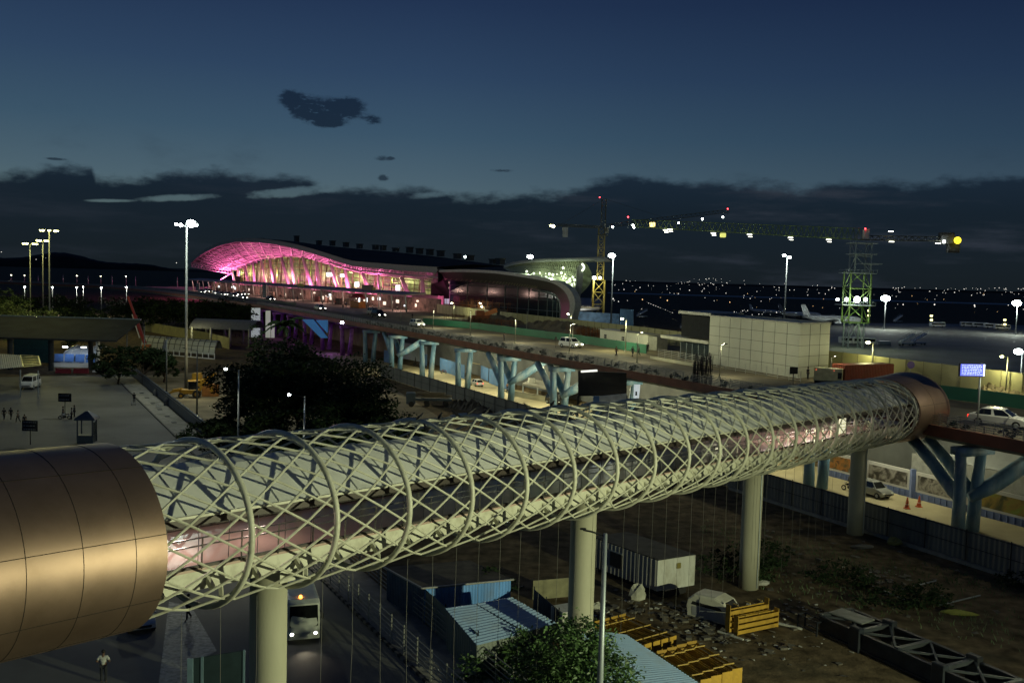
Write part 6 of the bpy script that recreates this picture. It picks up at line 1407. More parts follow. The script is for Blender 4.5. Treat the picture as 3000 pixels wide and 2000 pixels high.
# the white panelled building
wb = thing('panelled_building', 'pale windowless building of square panels beside the flyover, with a dark glazed entrance', 'building', (42.8, 141.4, 9.95))
pL, pC, pR = G(2075, 1064, 9.96), G(2337, 1108, 9.96), G(2425, 1100, 9.96)
Hb = 24 - 9.96 - (0); hb = at(2337, 949, pC.y).z - 9.96
panel = mat('cladding_panel', (.50, .51, .42), .6, 0, spec=.25, dirt=.25, dcol=(.36, .36, .28), dscale=.3, var=.05, scale=.25); seam = mat('panel_seam', (.05, .05, .04), .7)
pB = pL + (pR - pC)
mb = MB(); mb.prism([pL, pC, pR, pB], (0, 0, hb)); mb.build('wall', panel, wb, False, True)
mb = MB()
def seams(a, b, n, rows):
    for k in range(1, n): p = lerp(a, b, k / n); mb.beam(p + Vector((0, 0, .02)), p + Vector((0, 0, hb)), .05, .05)
    for k in range(1, rows): z = hb * k / rows; mb.beam(a + Vector((0, 0, z)), b + Vector((0, 0, z)), .05, .05)
seams(pL, pC, 8, 5); seams(pC, pR, 3, 5); mb.build('panel_joint', seam, wb, False, True)
mb = MB()
for a, b in ((pL, pC), (pC, pR), (pR, pB)): mb.beam(a + Vector((0, 0, hb + .08)), b + Vector((0, 0, hb + .08)), .3, .25)
mb.build('coping', mat('coping_grey', (.3, .3, .26), .5), wb, False, True)
uL = (pL - pC).normalized(); nB = (pR - pC).normalized()
e0, e1 = pL + uL * .02 + nB * .6, pL + uL * 9.5 + nB * .6
mb = MB(); mb.prism([e0, e1, e1 + nB * 8, e0 + nB * 8], (0, 0, 3.0)); mb.build('entrance_glass', gl_m, wb, False, True)
mb = MB(); mb.prism([e0 + Vector((0, 0, 4.0)), e1 + Vector((0, 0, 4.0)), e1 + nB * 8 + Vector((0, 0, 4.0)), e0 + nB * 8 + Vector((0, 0, 4.0))], (0, 0, hb - 4.2)); mb.build('upper_wall', mat('dark_clad', (.018, .02, .024), .9, spec=.08), wb, False, True)
mb = MB(); mb.prism([e0 - nB * .8 + Vector((0, 0, 3.25)), e1 - nB * .8 + uL * 6 + Vector((0, 0, 3.25)), e1 + nB * 6 + uL * 6 + Vector((0, 0, 3.25)), e0 + nB * 6 + Vector((0, 0, 3.25))], (0, 0, .55)); mb.build('entrance_canopy', mat('canopy_pale', (.42, .42, .34), .5), wb, False, True)
mb = MB(); mb.prism([e0 - nB * .5 + Vector((0, 0, hb)), e1 - nB * .5 + uL * .6 + Vector((0, 0, hb)), e1 + nB * 9 + uL * .6 + Vector((0, 0, hb)), e0 + nB * 9 + Vector((0, 0, hb))], (0, 0, .5)); mb.build('roof_slab', mat('coping_grey2', (.24, .25, .24), .5), wb, False, True)
mb = MB()
for k in range(6): p = lerp(e0, e1, k / 5) - nB * .02; mb.beam(p, p + Vector((0, 0, 3.0)), .1, .1)
mb.build('door_frame', galv, wb, False, True)
fence('pale multi rail fence in front of the dark glazed entrance', [G(1928, 1046, 9.96)[:2], G(2072, 1072, 9.96)[:2]], 1.5, None, rail_m, 2.2, z=9.96, rails=(.2, .4, .6, .8, .98), name='rail_fence')
fence('pale multi rail fence along the foot of the panelled building', [G(2072, 1074, 9.96)[:2], G(2345, 1120, 9.96)[:2]], 1.5, None, rail_m, 2.4, z=9.96, rails=(.2, .4, .6, .8, .98), name='rail_fence')
fence('long pale plinth wall in front of the entrance fence', [G(1905, 1052, 9.96)[:2], G(2040, 1075, 9.96)[:2]], .6, conc, conc, 5, z=9.96, name='plinth_wall', posts=False)
# red container, generator
rc = thing('shipping_container', 'rust red shipping container lying behind the far end of the footbridge', 'container', G(2475, 1122, 9.96))
a = G(2475, 1124, 9.97); d2 = Vector((.42, -.30, 0)).normalized(); d1 = Vector((d2.y, -d2.x, 0)); d1 = d1 if d1.x < 0 else -d1; b = G(2640, 1118, 9.97)
b = a + (b - a).normalized() * 9.5; side = Vector((-(b - a).y, (b - a).x, 0)).normalized(); side = side if side.y > 0 else -side
red_c2 = mat('container_red', (.25, .055, .03), .55, .2, var=.15, dirt=.3, dcol=(.1, .04, .02)); hh = Vector((0, 0, 2.6))
mb = MB(); corr_sheet(mb, a, b, b + hh, a + hh, .3, .03); corr_sheet(mb, a + side * 2.4, a, a + hh, a + side * 2.4 + hh, .3, .03); mb.build('side_wall', red_c2, rc, False, True)
mb = MB(); mb.prism([a + hh, b + hh, b + side * 2.4 + hh, a + side * 2.4 + hh], (0, 0, .08)); mb.build('roof', red_c2, rc, False, True)
mb = MB(); [mb.beam(p, p + hh, .16, .16) for p in (a, b, a + side * 2.4)]; mb.beam(a, b, .14, .14); mb.beam(a + hh, b + hh, .14, .14); mb.build('corner_post', red_c2, rc, False, True)
gn = thing('generator', 'cream generator box with small red lamps, left of the red container', 'generator', G(2425, 1122, 9.96), heading((.93, -.36)))
mb = MB(); mb.box((0, 0, 1.25), (3.9, 1.6, 1.8), 0, .06); mb.build('housing', mat('generator_cream', (.55, .52, .30), .5), gn); mb = MB(); mb.box((1.6, -.82, 1.2), (.55, .03, .9)); mb.build('grille', black, gn)
mb = MB(); mb.box((0, 0, .2), (3.6, 1.3, .35)); mb.build('skid', black, gn)
for x in (-1.6, .8): mb = MB(); mb.ball((x, -.82, 1.9), .07, 8, 5); mb.build('warning_lamp', emit('dim_red', (1, .15, .08), 1.5), gn)
# signs
sg = thing('lit_sign', 'blue lit sign board with lines of white text on a grey pole beside the taxi', 'sign', G(2868, 1250, 10), .12)
sgp = G(2868, 1250, 10); sp0 = at(2845, 1083, sgp.y); zc = sp0.z - 10; dx = sp0.x - sgp.x
mb = MB(); mb.box((dx, 0, zc), (2.75, .22, 1.32), 0, .03); mb.build('case', black, sg)
mb = MB(); mb.box((dx, -.115, zc), (2.6, .02, 1.2)); pn = mb.build('lit_face', emit('sign_blue', (.09, .12, .75), .9), sg)
mb = MB(); rr = random.Random(9)
for k in range(7):
    z = zc + .48 - k * .155; x = dx - 1.15
    while x < dx + .9: l = rr.uniform(.08, .3); mb.box((x + l / 2, -.13, z), (l, .015, .06)); x += l + rr.uniform(.05, .12)
mb.build('lettering', emit('sign_text', (.55, .65, 1.0), 1.3), pn)
mb = MB(); mb.box((dx + 1.24, -.132, zc), (.14, .012, 1.15)); mb.build('lit_edge', emit('sign_edge', (.7, .85, 1), 3), pn)
mb = MB(); mb.tube([(0, .3, 0), (0, .3, zc + .7)], .09, 8); mb.beam((0, .3, zc), (dx, .1, zc), .1, .1); mb.build('pole', galv, sg, True)
rsn = thing('round_sign', 'small round purple sign on a post near the far end of the footbridge', 'sign', G(2666, 1118, 9.96)); mb = MB(); mb.tube([(0, -.05, 2.5), (0, .05, 2.5)], .55, 18); mb.build('disc', mat('sign_purple', (.10, .05, .30), .5), rsn); mb = MB(); mb.tube([(0, .1, 0), (0, .1, 2.8)], .05, 6); mb.build('post', galv, rsn)
board('small dark square sign on a post just above the lattice tube', G(2323, 1136, 9.96) + Vector((0, 0, 0)), 1.1, .95, 2.35, .1, rows=0)
# flyover street lamps
def fl_lamp(lb, bpx, tpx, az=0.2, lit=None, w=0, lc=(1, 1, .7), zb=10.0, head=True, bs=.34):
    return lamp_px(lb, bpx, zb, tpx, kind='street' if head else 'top', az=az, arm=.8, lit=lit, w=w, lc=lc, r=.075, bs=bs, group='lamp posts along the flyover', pm=mat('post_pale', (.33, .33, .27), .5, .3))
fl_lamp('slim post on the flyover directly below the porch of the last pink column', (1174, 944), (1174, 885), lit=None, head=False)
fl_lamp('slim post on the flyover at the left end of the green barricade', (1269, 961), (1269, 908), head=False)
fl_lamp('slim post on the flyover left of the orange crane', (1377, 981), (1377, 912), head=False)
fl_lamp('slim post on the flyover right of the orange crane', (1509, 1005), (1509, 937), head=False)
fl_lamp('slim post behind the green barricade, in front of the earth heap', (1543, 968), (1543, 912), head=False)
fl_lamp('slim dark headed lamp post right in front of the white car', (1668, 1034), (1668, 952), az=.3, bs=.4)
fl_lamp('dark headed lamp post behind the white car, slightly right of the front one', (1677, 1010), (1677, 950), az=.3, bs=.4)
fl_lamp('unlit lamp post in front of the site cabin lean-to', (1866, 1062), (1866, 978), az=.4, bs=.4)
fl_lamp('unlit lamp post with a tilted dark head in front of the panelled building', (2108, 1106), (2110, 1010), az=.4, bs=.42)
fl_lamp('unlit lamp post right of the panelled building, by the generator', (2432, 1120), (2432, 1048), az=.5, bs=.4)
fl_lamp('lit lamp on a post above the rusty formwork', (1330, 930), (1330, 888), az=3.1, lit=bulb_s, w=1800, lc=(1, 1, .6), bs=.55)
fl_lamp('lit lamp on a post at the left end of the cream hoarding', (1418, 928), (1418, 898), az=3.1, lit=bulb_s, w=2200, lc=(1, .95, .5), bs=.55)
fl_lamp('lit lamp near the middle of the dark glazed wing', (1412, 920), (1412, 888), az=3.1, lit=bulb_w, w=900, lc=(.9, 1, 1), bs=.5)
fl_lamp('lit lamp at the cream hoarding below the tapering pier', (1672, 962), (1672, 920), az=3.1, lit=bulb_s, w=2200, lc=(1, 1, .55), bs=.5)
fl_lamp('lit lamp post above the site cabin', (1832, 1030), (1832, 934), az=3.0, lit=bulb_s, w=2000, lc=(1, 1, .55), bs=.42)
fl_lamp('lit yellow lamp post behind the red container', (2553, 1100), (2555, 1003), az=3.1, lit=bulb_y, w=900, lc=(1, .97, .45), bs=.55)
fl_lamp('lit yellow lamp post near the right edge, left of the white one', (2946, 1156), (2950, 1045), az=3.1, lit=bulb_y, w=1000, lc=(1, .97, .5), bs=.36)
LK = (1, .97, .60)
for bp_, tp_, w_ in (((1668, 1034), (1672, 952), 2400), ((1866, 1062), (1872, 978), 1800), ((2108, 1106), (2112, 1012), 1700), ((2432, 1120), (2440, 1050), 500), ((1509, 1005), (1509, 937), 2000), ((1377, 981), (1377, 912), 1800), ((1269, 961), (1269, 908), 1500)):
    b_ = G(bp_[0], bp_[1], 10); t_ = at(tp_[0], tp_[1], b_.y); point('street_and_fill_light', (t_.x + .5, t_.y + .5, t_.z + .3), LK, w_, .25)
point('street_and_fill_light', (53, 91, 18), LK, 2600, .25)  # added fill lamp without a post, brightens the taxi and nearby railing
# lit things under the far part of the flyover
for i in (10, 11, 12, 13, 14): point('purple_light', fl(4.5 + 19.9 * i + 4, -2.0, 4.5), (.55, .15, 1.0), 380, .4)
for px0, px1, y0, y1, lb, m_ in ((736, 762, 902, 920, 'white lit board left of the first purple column', emit('lit_board', (.7, .8, .75), .28)), (778, 792, 910, 958, 'tall pale lit board between two purple columns', emit('lit_board2', (.62, .7, .5), .28)), (794, 804, 944, 975, 'lower pale lit board beside the tall one', emit('lit_board2', (.62, .7, .5), .28))):
    q = [at(px0, y1, 330), at(px1, y1, 330), at(px1, y0, 330), at(px0, y0, 330)]; q[0].z = q[1].z = 0; mb = MB(); mb.prism(q, (0, .3, 0)); single(mb, 'lit_board', m_, lb, 'board')
q = [at(900, 975, 250), at(958, 1000, 250), at(948, 936, 250), at(885, 936, 250)]; mb = MB(); mb.prism([q[3], at(915, 936, 250), at(958, 990, 250), at(940, 990, 250)], (0, 1.5, 0)); mb.prism([at(925, 938, 251), at(958, 938, 251), at(958, 975, 251)], (0, 1.5, 0)); single(mb, 'blue_ramp', emit('ramp_blue', (.05, .2, .5), .22), 'sloping bright blue lit panel between two purple columns', 'panel')
p = at(1002, 945, 235); box_thing('lit_lamp', 'round bright lamp under the flyover between the purple columns', 'lamp', p - Vector((0, 0, .3)), 0, (.8, .4, .6), bulb_w, .15)
# cars and people on the flyover
car('white family car with lit headlamps driving on the flyover, in front of the green barricade', G(1672, 1018, 10.0), heading((.52, -.62)), c_white, 'suv', sc=1.12)
car('white car with one lit headlamp on the flyover, left end of the green barricade', G(1222, 957, 10.0), heading((.46, -.72)), c_white, 'suv', sc=1.1)
car('dark car with bright headlamps on the flyover in front of the kiosk', G(1108, 930, 10.0), heading((.5, -.8)), c_black, 'suv', sc=1.35)
car('pale car right behind the dark one near the kiosk', G(1094, 922, 10.0), heading((.5, -.8)), c_dull, 'suv', sc=1.3)
car('white car on the flyover left of the kiosk', G(937, 908, 10.0), heading((.46, -.7)), c_white, 'sedan', sc=1.35)
car('dark car with lit headlamps by the tall notice board', G(792, 880, 10.0), heading((.5, -.8)), c_black, 'sedan', sc=1.4)
far_cars = [(590, 855), (604, 852), (614, 853), (632, 858), (648, 862), (667, 862), (684, 866), (698, 862), (712, 872), (718, 861)]
fc0 = None
for k, (px, py) in enumerate(far_cars):
    p = G(px, py + 4, 10.0); lab = 'tiny car with lit headlamps in the queue at the far drop off kerb'
    if fc0 is None: fc0 = car(lab, p, heading((.5, -.8)), c_dull, 'sedan', sc=1.4, group='cars queueing at the far kerb')
    else: copy_tree(fc0, p, heading((.5, -.8)), lab, 'cars queueing at the far kerb', 1.4)
car('white taxi sedan with lit headlamps on the flyover at the right edge', G(2918, 1248, 10.0) + Vector((.3, 0, 0)), heading((.66, -.56)), c_white, 'sedan', sc=1.3, rack=False)
for px, py, lb, s_, ps in ((1805, 1045, 'person in reddish clothes walking beside the green barricade', brown_c, 'walk'), (1853, 1045, 'person in dark clothes walking left of another near the lean-to', dark_c, 'walk'), (1871, 1043, 'taller person in grey clothes walking near the lean-to', grey_c, 'walk'), (1897, 1033, 'person standing at the right end of the green barricade', dark_c, 'stand'), (2078, 1065, 'person in a pale top at the corner of the panelled building', pale_c, 'stand'), (2366, 1112, 'person in dark clothes standing left of the generator', dark_c, 'stand'), (1627 - 150, 1000, 'person standing alone on the flyover left of the white car', dark_c, 'stand'), (1208, 935, 'dark figure standing on the forecourt below the last pink column', dark_c, 'stand'), (1005, 905, 'dark figure standing near the white kiosk window', dark_c, 'stand')):
    person(lb, G(px, py, 9.97), rnd.uniform(0, 6), s_, dark_c, ps, 1.85 if px < 1300 or px > 1780 else 1.8)
for k in range(16):
    t = .06 + .028 * k + rnd.uniform(-.008, .008); p = cp(t, rnd.uniform(-4, 3), 9.98)
    person('traveller standing in the crowd under the drop off canopy', p, rnd.uniform(0, 6), rnd.choice([pale_c, grey_c, wshirt, blue_c, red_c]), dark_c, 'stand', 1.8, 'travellers under the canopy')
box_thing('warning_cone', 'x', 'cone', (0, 0, -50), 0, (.1, .1, .1), black) if False else None
wc = thing('warning_post', 'dark triangular warning post at the left of the white car', 'sign', G(1628, 1018, 9.97)); mb = MB(); mb.prism([(-.5, 0, 1.4), (.5, 0, 1.4), (0, 0, 2.3)], (0, .06, 0)); mb.build('board', black, wc); mb = MB(); mb.beam((0, .05, 0), (0, .05, 1.5), .08, .08); mb.build('post', dark_steel, wc)
# planters with shrubs behind the railing
for k in range(44):
    s = -42 + k * 5.2 + rnd.uniform(-1, 1)
    if 26 < s < 30: continue
    h = rnd.uniform(.7, 1.5); w_ = rnd.uniform(1.4, 2.6)
    if k < 6:
        globals().setdefault('SHR', []).append(tree('low shrub growing between the two railings on the flyover edge', fl(s, .8, 10.0), h + .3, w_, 260, .14, k, leaf_b, 'shrub', 'shrubs along the flyover edge', 'shrub', .1, [(0, 0, .6, w_ * .5, .5, .5), (w_ * .4, 0, .5, w_ * .3, .4, .4)], .03))
    else: copy_tree(SHR[k % 6], fl(s, .8, 10.0), rnd.uniform(0, 3), None, 'shrubs along the flyover edge')
# ------------------------------------------------------------------ lower road: murals, hoardings, vehicles
mw = thing('mural_wall', 'low wall along the lower road with white framed picture panels between blue posts', 'wall', fl(-20, 9.1))
mural = mat('mural_picture', (.12, .12, .03), .5, var=.9, scale=.55)
def mural_mat(name, cs, sc_=.5):
    m = bpy.data.materials.new(name); m.use_nodes = True; nt = m.node_tree; b = nt.nodes['Principled BSDF']; b.inputs['Roughness'].default_value = .45
    tcn = nt.nodes.new('ShaderNodeTexCoord'); nz = nt.nodes.new('ShaderNodeTexNoise'); nz.inputs['Scale'].default_value = sc_; nz.inputs['Detail'].default_value = 5; nz.inputs['Distortion'].default_value = .8; nt.links.new(tcn.outputs['Object'], nz.inputs['Vector'])
    r_ = nt.nodes.new('ShaderNodeValToRGB'); nt.links.new(nz.outputs['Fac'], r_.inputs[0]); e = r_.color_ramp.elements
    while len(e) < len(cs): e.new(.5)
    for k, c in enumerate(cs): e[k].position = .28 + .44 * k / (len(cs) - 1); e[k].color = (*c, 1)
    nt.links.new(r_.outputs[0], b.inputs['Base Color']); return m
mus = [mural_mat('mural_hills', [(.015, .02, .012), (.05, .055, .015), (.22, .15, .03), (.16, .22, .03), (.3, .26, .12)]), mural_mat('mural_brown', [(.02, .015, .01), (.16, .06, .02), (.25, .12, .04), (.04, .03, .03)], .9), mural_mat('mural_dark', [(.012, .012, .012), (.04, .035, .03), (.25, .24, .22), (.03, .03, .03)], .8), mural_mat('mural_orange', [(.03, .02, .012), (.3, .12, .02), (.06, .05, .02), (.2, .18, .12)], .7), mural_mat('mural_blue', [(.01, .02, .05), (.04, .09, .2), (.1, .2, .3), (.02, .03, .03)], .7)]
frame_m = mat('mural_frame', (.42, .42, .42), .5, var=.06); post_b = mat('mural_post_blue', (.10, .14, .30), .5, var=.15)
segs = [(-38, 4), (-28, 1), (-21.5, 4), (-15, 3), (-8.5, 1), (0.4, 0), (10.5, 2), (17, 2), (24, 3), (31, 0)]
for k in range(len(segs) - 1):
    s0, s1 = segs[k][0] + .45, segs[k + 1][0] - .45; m_ = mus[segs[k][1]]
    mb = MB(); mb.beam(fl(s0, 9.1, 1.95), fl(s1, 9.1, 1.95), .2, 2.3); f_ = mb.build('mural_panel', frame_m, mw, False, True)
    mb = MB(); mb.quad(fl(s0 + .25, 8.99, 1.05), fl(s1 - .25, 8.99, 1.05), fl(s1 - .25, 8.99, 2.72), fl(s0 + .25, 8.99, 2.72)); mb.build('picture', m_, f_, False, True)
    mb = MB(); mb.beam(fl(s1 + .45, 9.05, 0), fl(s1 + .45, 9.05, 3.3), .5, .5); mb.build('post', post_b, mw, False, True)
mb = MB(); mb.beam(fl(-38, 9.15, .4), fl(31, 9.15, .4), .3, .8)
for s in np.arange(-38, 31, .8): mb.beam(fl(s, 8.96, .05), fl(s, 8.96, .75), .12, .1)
mb.build('plinth', post_b, mw, False, True)
ah = thing('arrivals_block', 'low grey block with white roof parts standing behind the mural wall', 'building', fl(-10, 14))
mb = MB(); mb.beam(fl(-45, 13.6, 2.2), fl(20, 13.6, 2.2), 2.5, 4.4); mb.build('wall', mat('arrivals_grey', (.24, .25, .24), .7, var=.2, dirt=.3), ah, False, True)
mb = MB(); mb.prism([fl(-40, 11.6, 4.5), fl(-12, 11.6, 4.5), fl(-12, 15.5, 5.6), fl(-40, 15.5, 5.6)], (0, 0, .2)); mb.prism([fl(2, 12.2, 4.5), fl(16, 12.2, 4.5), fl(14, 15.2, 6.2), fl(4, 15.2, 6.2)], (0, 0, .2)); mb.build('roof', mat('arrivals_white', (.48, .52, .55), .5, var=.08), ah, False, True)
blue_h = mat('blue_hoarding', (.09, .20, .42), .5, .1, var=.15, scale=.5, dirt=.3, dcol=(.2, .25, .33))
def hoard(lb, a, b, h, m=blue_h): fence(lb, [G(*a)[:2], G(*b)[:2]], h, m, dark_steel, 2.5, name='blue_hoarding', corr=.4, group='blue hoardings on the lower road')
hoard('narrow blue hoarding farthest along the lower road, by the lit white panel', (1124, 1060), (1143, 1064), 3.2); hoard('blue hoarding panel between the fourth and fifth columns', (1232, 1072), (1250, 1078), 3.4)
hoard('wide blue hoarding left of the tall diagonal column', (1288, 1085), (1360, 1110), 3.2); hoard('blue hoarding under the diagonal brace, right of the yellow stall', (1432, 1122), (1492, 1145), 3.3); hoard('small blue hoarding beside the yellow stall', (1408, 1108), (1430, 1118), 3.0)
st = thing('market_stall', 'yellow fronted stall between the blue hoardings on the lower road', 'stall', G(1440, 1105)); a, b = G(1402, 1098), G(1470, 1112); mb = MB(); mb.beam(a + Vector((0, 1.5, 1.3)), b + Vector((0, 1.5, 1.3)), 2.5, 2.6); mb.build('wall', mat('stall_yellow', (.42, .36, .08), .6, var=.3), st, False, True); mb = MB(); mb.beam(a + Vector((0, 1.2, 2.8)), b + Vector((0, 1.2, 2.8)), 3.6, .15); mb.build('roof', mat('stall_roof', (.4, .35, .2), .6), st, False, True)
point('stall_light', lerp(a, b, .5) + Vector((0, -1.5, 3.6)), (1, .9, .45), 260, .3)
lwh = thing('lit_panel_wall', 'white panelled shed with a lit lamp at its edge, far along the lower road', 'shed', G(1230, 1050)); a, b = G(1190, 1052), G(1262, 1066); mb = MB(); mb.beam(a + Vector((0, 3, 2.2)), b + Vector((0, 3, 2.2)), 3, 4.4); mb.build('wall', mat('shed_white', (.42, .47, .5), .6, var=.1), lwh, False, True); mb = MB(); p = at(1214, 1011, a.y - .5); mb.box(p, (1.6, .5, .7), 0, .1); mb.build('lamp', bulb_w, lwh, False, True); point('shed_lamp', p + Vector((0, -1.2, -.5)), (.85, .95, 1), 1100, .4)
bs_ = thing('dark_screen', 'large black screen hanging below the flyover above a white hoarding', 'screen', G(1760, 1165)); Ys = 128; q = [at(x, y, Ys) for x, y in ((1694, 1160), (1836, 1158), (1836, 1092), (1694, 1086))]; mb = MB(); mb.prism(q, (0, .4, 0)); mb.build('sheet', black, bs_, False, True); mb = MB(); mb.beam(at(1702, 1088, 127.6), at(1750, 1085, 127.6), .2, .25); mb.build('tube_lamp', emit('dim_tube', (.9, .9, .8), 1.2), bs_, False, True); mb = MB(); [mb.beam((q[i].x, Ys + .2, 0), (q[i].x, Ys + .2, q[i].z), .25, .25) for i in (0, 1)]; mb.build('post', dark_steel, bs_, False, True)
wh = thing('white_hoarding', 'white hoarding with a blue end below the black screen', 'hoarding', G(1790, 1200)); mb = MB(); q = [at(x, y, 126) for x, y in ((1756, 1195), (1836, 1190), (1836, 1152), (1756, 1160))]; q[0].z = q[1].z = 0.0; mb.prism(q, (0, .15, 0)); mb.build('panel', mat('hoard_white', (.5, .55, .58), .5), wh, False, True); mb = MB(); q = [at(x, y, 125.9) for x, y in ((1738, 1195), (1756, 1195), (1756, 1160), (1738, 1160))]; q[0].z = q[1].z = 0.0; mb.prism(q, (0, .15, 0)); mb.build('end_panel', blue_h, wh, False, True)
wp = thing('poster_board', 'white poster board with a dark figure between two columns, right of the white hoarding', 'board', G(1865, 1180)); mb = MB(); q = [at(x, y, 130) for x, y in ((1856, 1166), (1872, 1166), (1876, 1126), (1858, 1126))]; mb.prism(q, (0, .15, 0)); f_ = mb.build('board', emit('lit_poster', (.75, .85, .9), .5), wp, False, True); mb = MB(); q = [at(x, y, 129.8) for x, y in ((1861, 1158), (1867, 1158), (1866, 1146), (1862, 1146))]; mb.prism(q, (0, .05, 0)); mb.build('figure', black, f_, False, True); mb = MB(); c = at(1866, 1166, 130); mb.beam((c.x, 130.1, 0), (c.x, 130.1, c.z), .2, .2); mb.build('post', dark_steel, wp, False, True)
fence('low cream parapet with a rail on the far side of the lower road', [G(1500, 1160)[:2], G(1605, 1178)[:2]], 1.1, conc, rail_m, 3, rails=(.98,), name='parapet_wall'); 
lr = thing('low_roof', 'long flat pale roof with small boxes on it behind the parapet', 'roof', G(1560, 1150)); a, b = G(1530, 1128, 2.4), G(1665, 1152, 2.4); mb = MB(); mb.prism([a, b, b + Vector((2, 9, 0)), a + Vector((2, 9, 0))], (0, 0, .35)); mb.build('roof', mat('flat_grey', (.3, .3, .27), .6), lr, False, True); mb = MB(); [mb.box(lerp(a, b, f_) + Vector((1, 3, .8)), (1.2, .9, .9), .3, .05) for f_ in (.1, .55, .68)]; mb.build('air_unit', dirty_white, lr, False, True); mb = MB(); [mb.beam((p.x, p.y + .5, 0), (p.x, p.y + .5, 2.4), .3, .3) for p in (lerp(a, b, f_) for f_ in (.02, .35, .7, .98))]; mb.build('post', galv, lr, False, True)
rt = thing('retaining_wall', 'dark retaining wall under the far side of the flyover', 'wall', fl(60, 16)); mb = MB(); mb.beam(fl(-70, 15.85, 4.2), fl(200, 15.85, 4.2), .25, 8.2); mb.build('wall', mat('retaining_grey', (.10, .11, .115), .8, var=.3, scale=.3), rt, False, True)
car('silver hatchback on the lower road, partly behind a blue twin column', fl(19.5, 5.5), heading((.463, -.886)), c_silver, 'suv', False)
car('black car on the lower road beside the dark twin column', G(1628, 1184), heading((.463, -.886)), c_black, 'suv', False, sc=1.1)
car('white car half hidden by the twin column under the stall', G(1396, 1130), heading((-.4, .8)), c_white, 'hatch', False)
for px, py, rz, pt_, lb in ((1300, 1094, 1.0, mat('bike_red', (.3, .02, .04), .3), 'red motorbike parked by the wide blue hoarding'), (1215, 1072, .5, c_black, 'dark motorbike parked by the far columns'), (1230, 1076, .4, c_dull, 'grey motorbike among the bikes by the far columns'), (1246, 1080, .6, c_black, 'last dark motorbike of the row by the far columns'), (1150, 1056, .7, c_black, 'dark motorbike farthest along the lower road'), (1478, 1150, 1.2, c_black, 'motorbike beside people at the blue hoarding'), (2487, 1437, .8, c_black, 'motorbike seen just left of the fourth round pier')):
    motorbike(lb, G(px, py), rz, pt_)
for px, py, sh_, lb in ((1462, 1140, wshirt, 'person in white by the blue hoarding on the lower road'), (1468, 1148, blue_c, 'person in blue standing in front of the one in white'), (1486, 1146, brown_c, 'person in brown at the end of the blue hoarding'), (1496, 1142, pale_c, 'person in a pale shirt beside the pale blue column'), (1140, 1058, dark_c, 'person in dark clothes at the far end of the lower road'), (1217, 1066, dark_c, 'person sitting near the far motorbikes'), (1257, 1076, dark_c, 'person standing right of the far motorbikes')):
    person(lb, G(px, py), rnd.uniform(0, 6), sh_, dark_c, 'stand', 1.8, 'people on the lower road')
person('rider leaning on the motorbike by the fourth round pier', G(2490, 1430), 2.2, grey_c, dark_c, 'stand', 1.75)
cone_o = mat('cone_orange', (.55, .10, .03), .5); 
for px, py, lb in ((2657, 1489, 'orange and white traffic cone on the lower road, the left one'), (2692, 1484, 'orange and white traffic cone on the lower road, the right one')):
    t = thing('traffic_cone', lb, 'cone', G(px, py)); mb = MB(); mb.box((0, 0, .04), (.6, .6, .08), 0, .02); mb.tube([(0, 0, .08), (0, 0, 1.25)], [.26, .05], 14); mb.build('cone', cone_o, t); mb = MB(); mb.tube([(0, 0, .45), (0, 0, .72)], [.195, .14], 14); mb.build('white_band', white_paint, t)
tk = thing('parked_truck', 'dark truck loaded with planks parked in front of the dark hoarding, right of the trees', 'truck', G(1270, 1190), heading((.9, .1))); mb = MB(); mb.box((0, 0, 1.3), (6.5, 2.3, .35), 0, .05); mb.build('bed', mat('truck_blue', (.03, .05, .07), .6), tk); mb = MB(); mb.box((-4.1, 0, 1.5), (1.7, 2.2, 2.0), 0, .15); mb.build('cab', mat('truck_cab', (.04, .06, .08), .5), tk); mb = MB(); [mb.box((rnd.uniform(-1, 1), rnd.uniform(-.8, .8), 1.6 + .12 * k), (5, .35, .12), rnd.uniform(-.1, .1)) for k in range(9)]; mb.build('load', mat('planks', (.12, .10, .07), .8), tk)
for x in (-4, -1.2, 2.2):
    for y in (-1, 1): mb = MB(); mb.tube([(x, y - .15, .5), (x, y + .15, .5)], .5, 12); mb.build('wheel', rubber, tk)
heap('rough heap of brushwood beside the dark truck', [(1320, 1190), (1370, 1196), (1430, 1212)], 4, 1.8, 9, flat_roof, 0)
point('lower_right_light', fl(2, 7, 7.2), (1, .96, .62), 1000, .4); point('lower_right_light', fl(-16, 7, 7.2), (1, .96, .62), 1000, .4); point('lower_right_light', fl(20, 7, 7.2), (1, .96, .62), 900, .4)
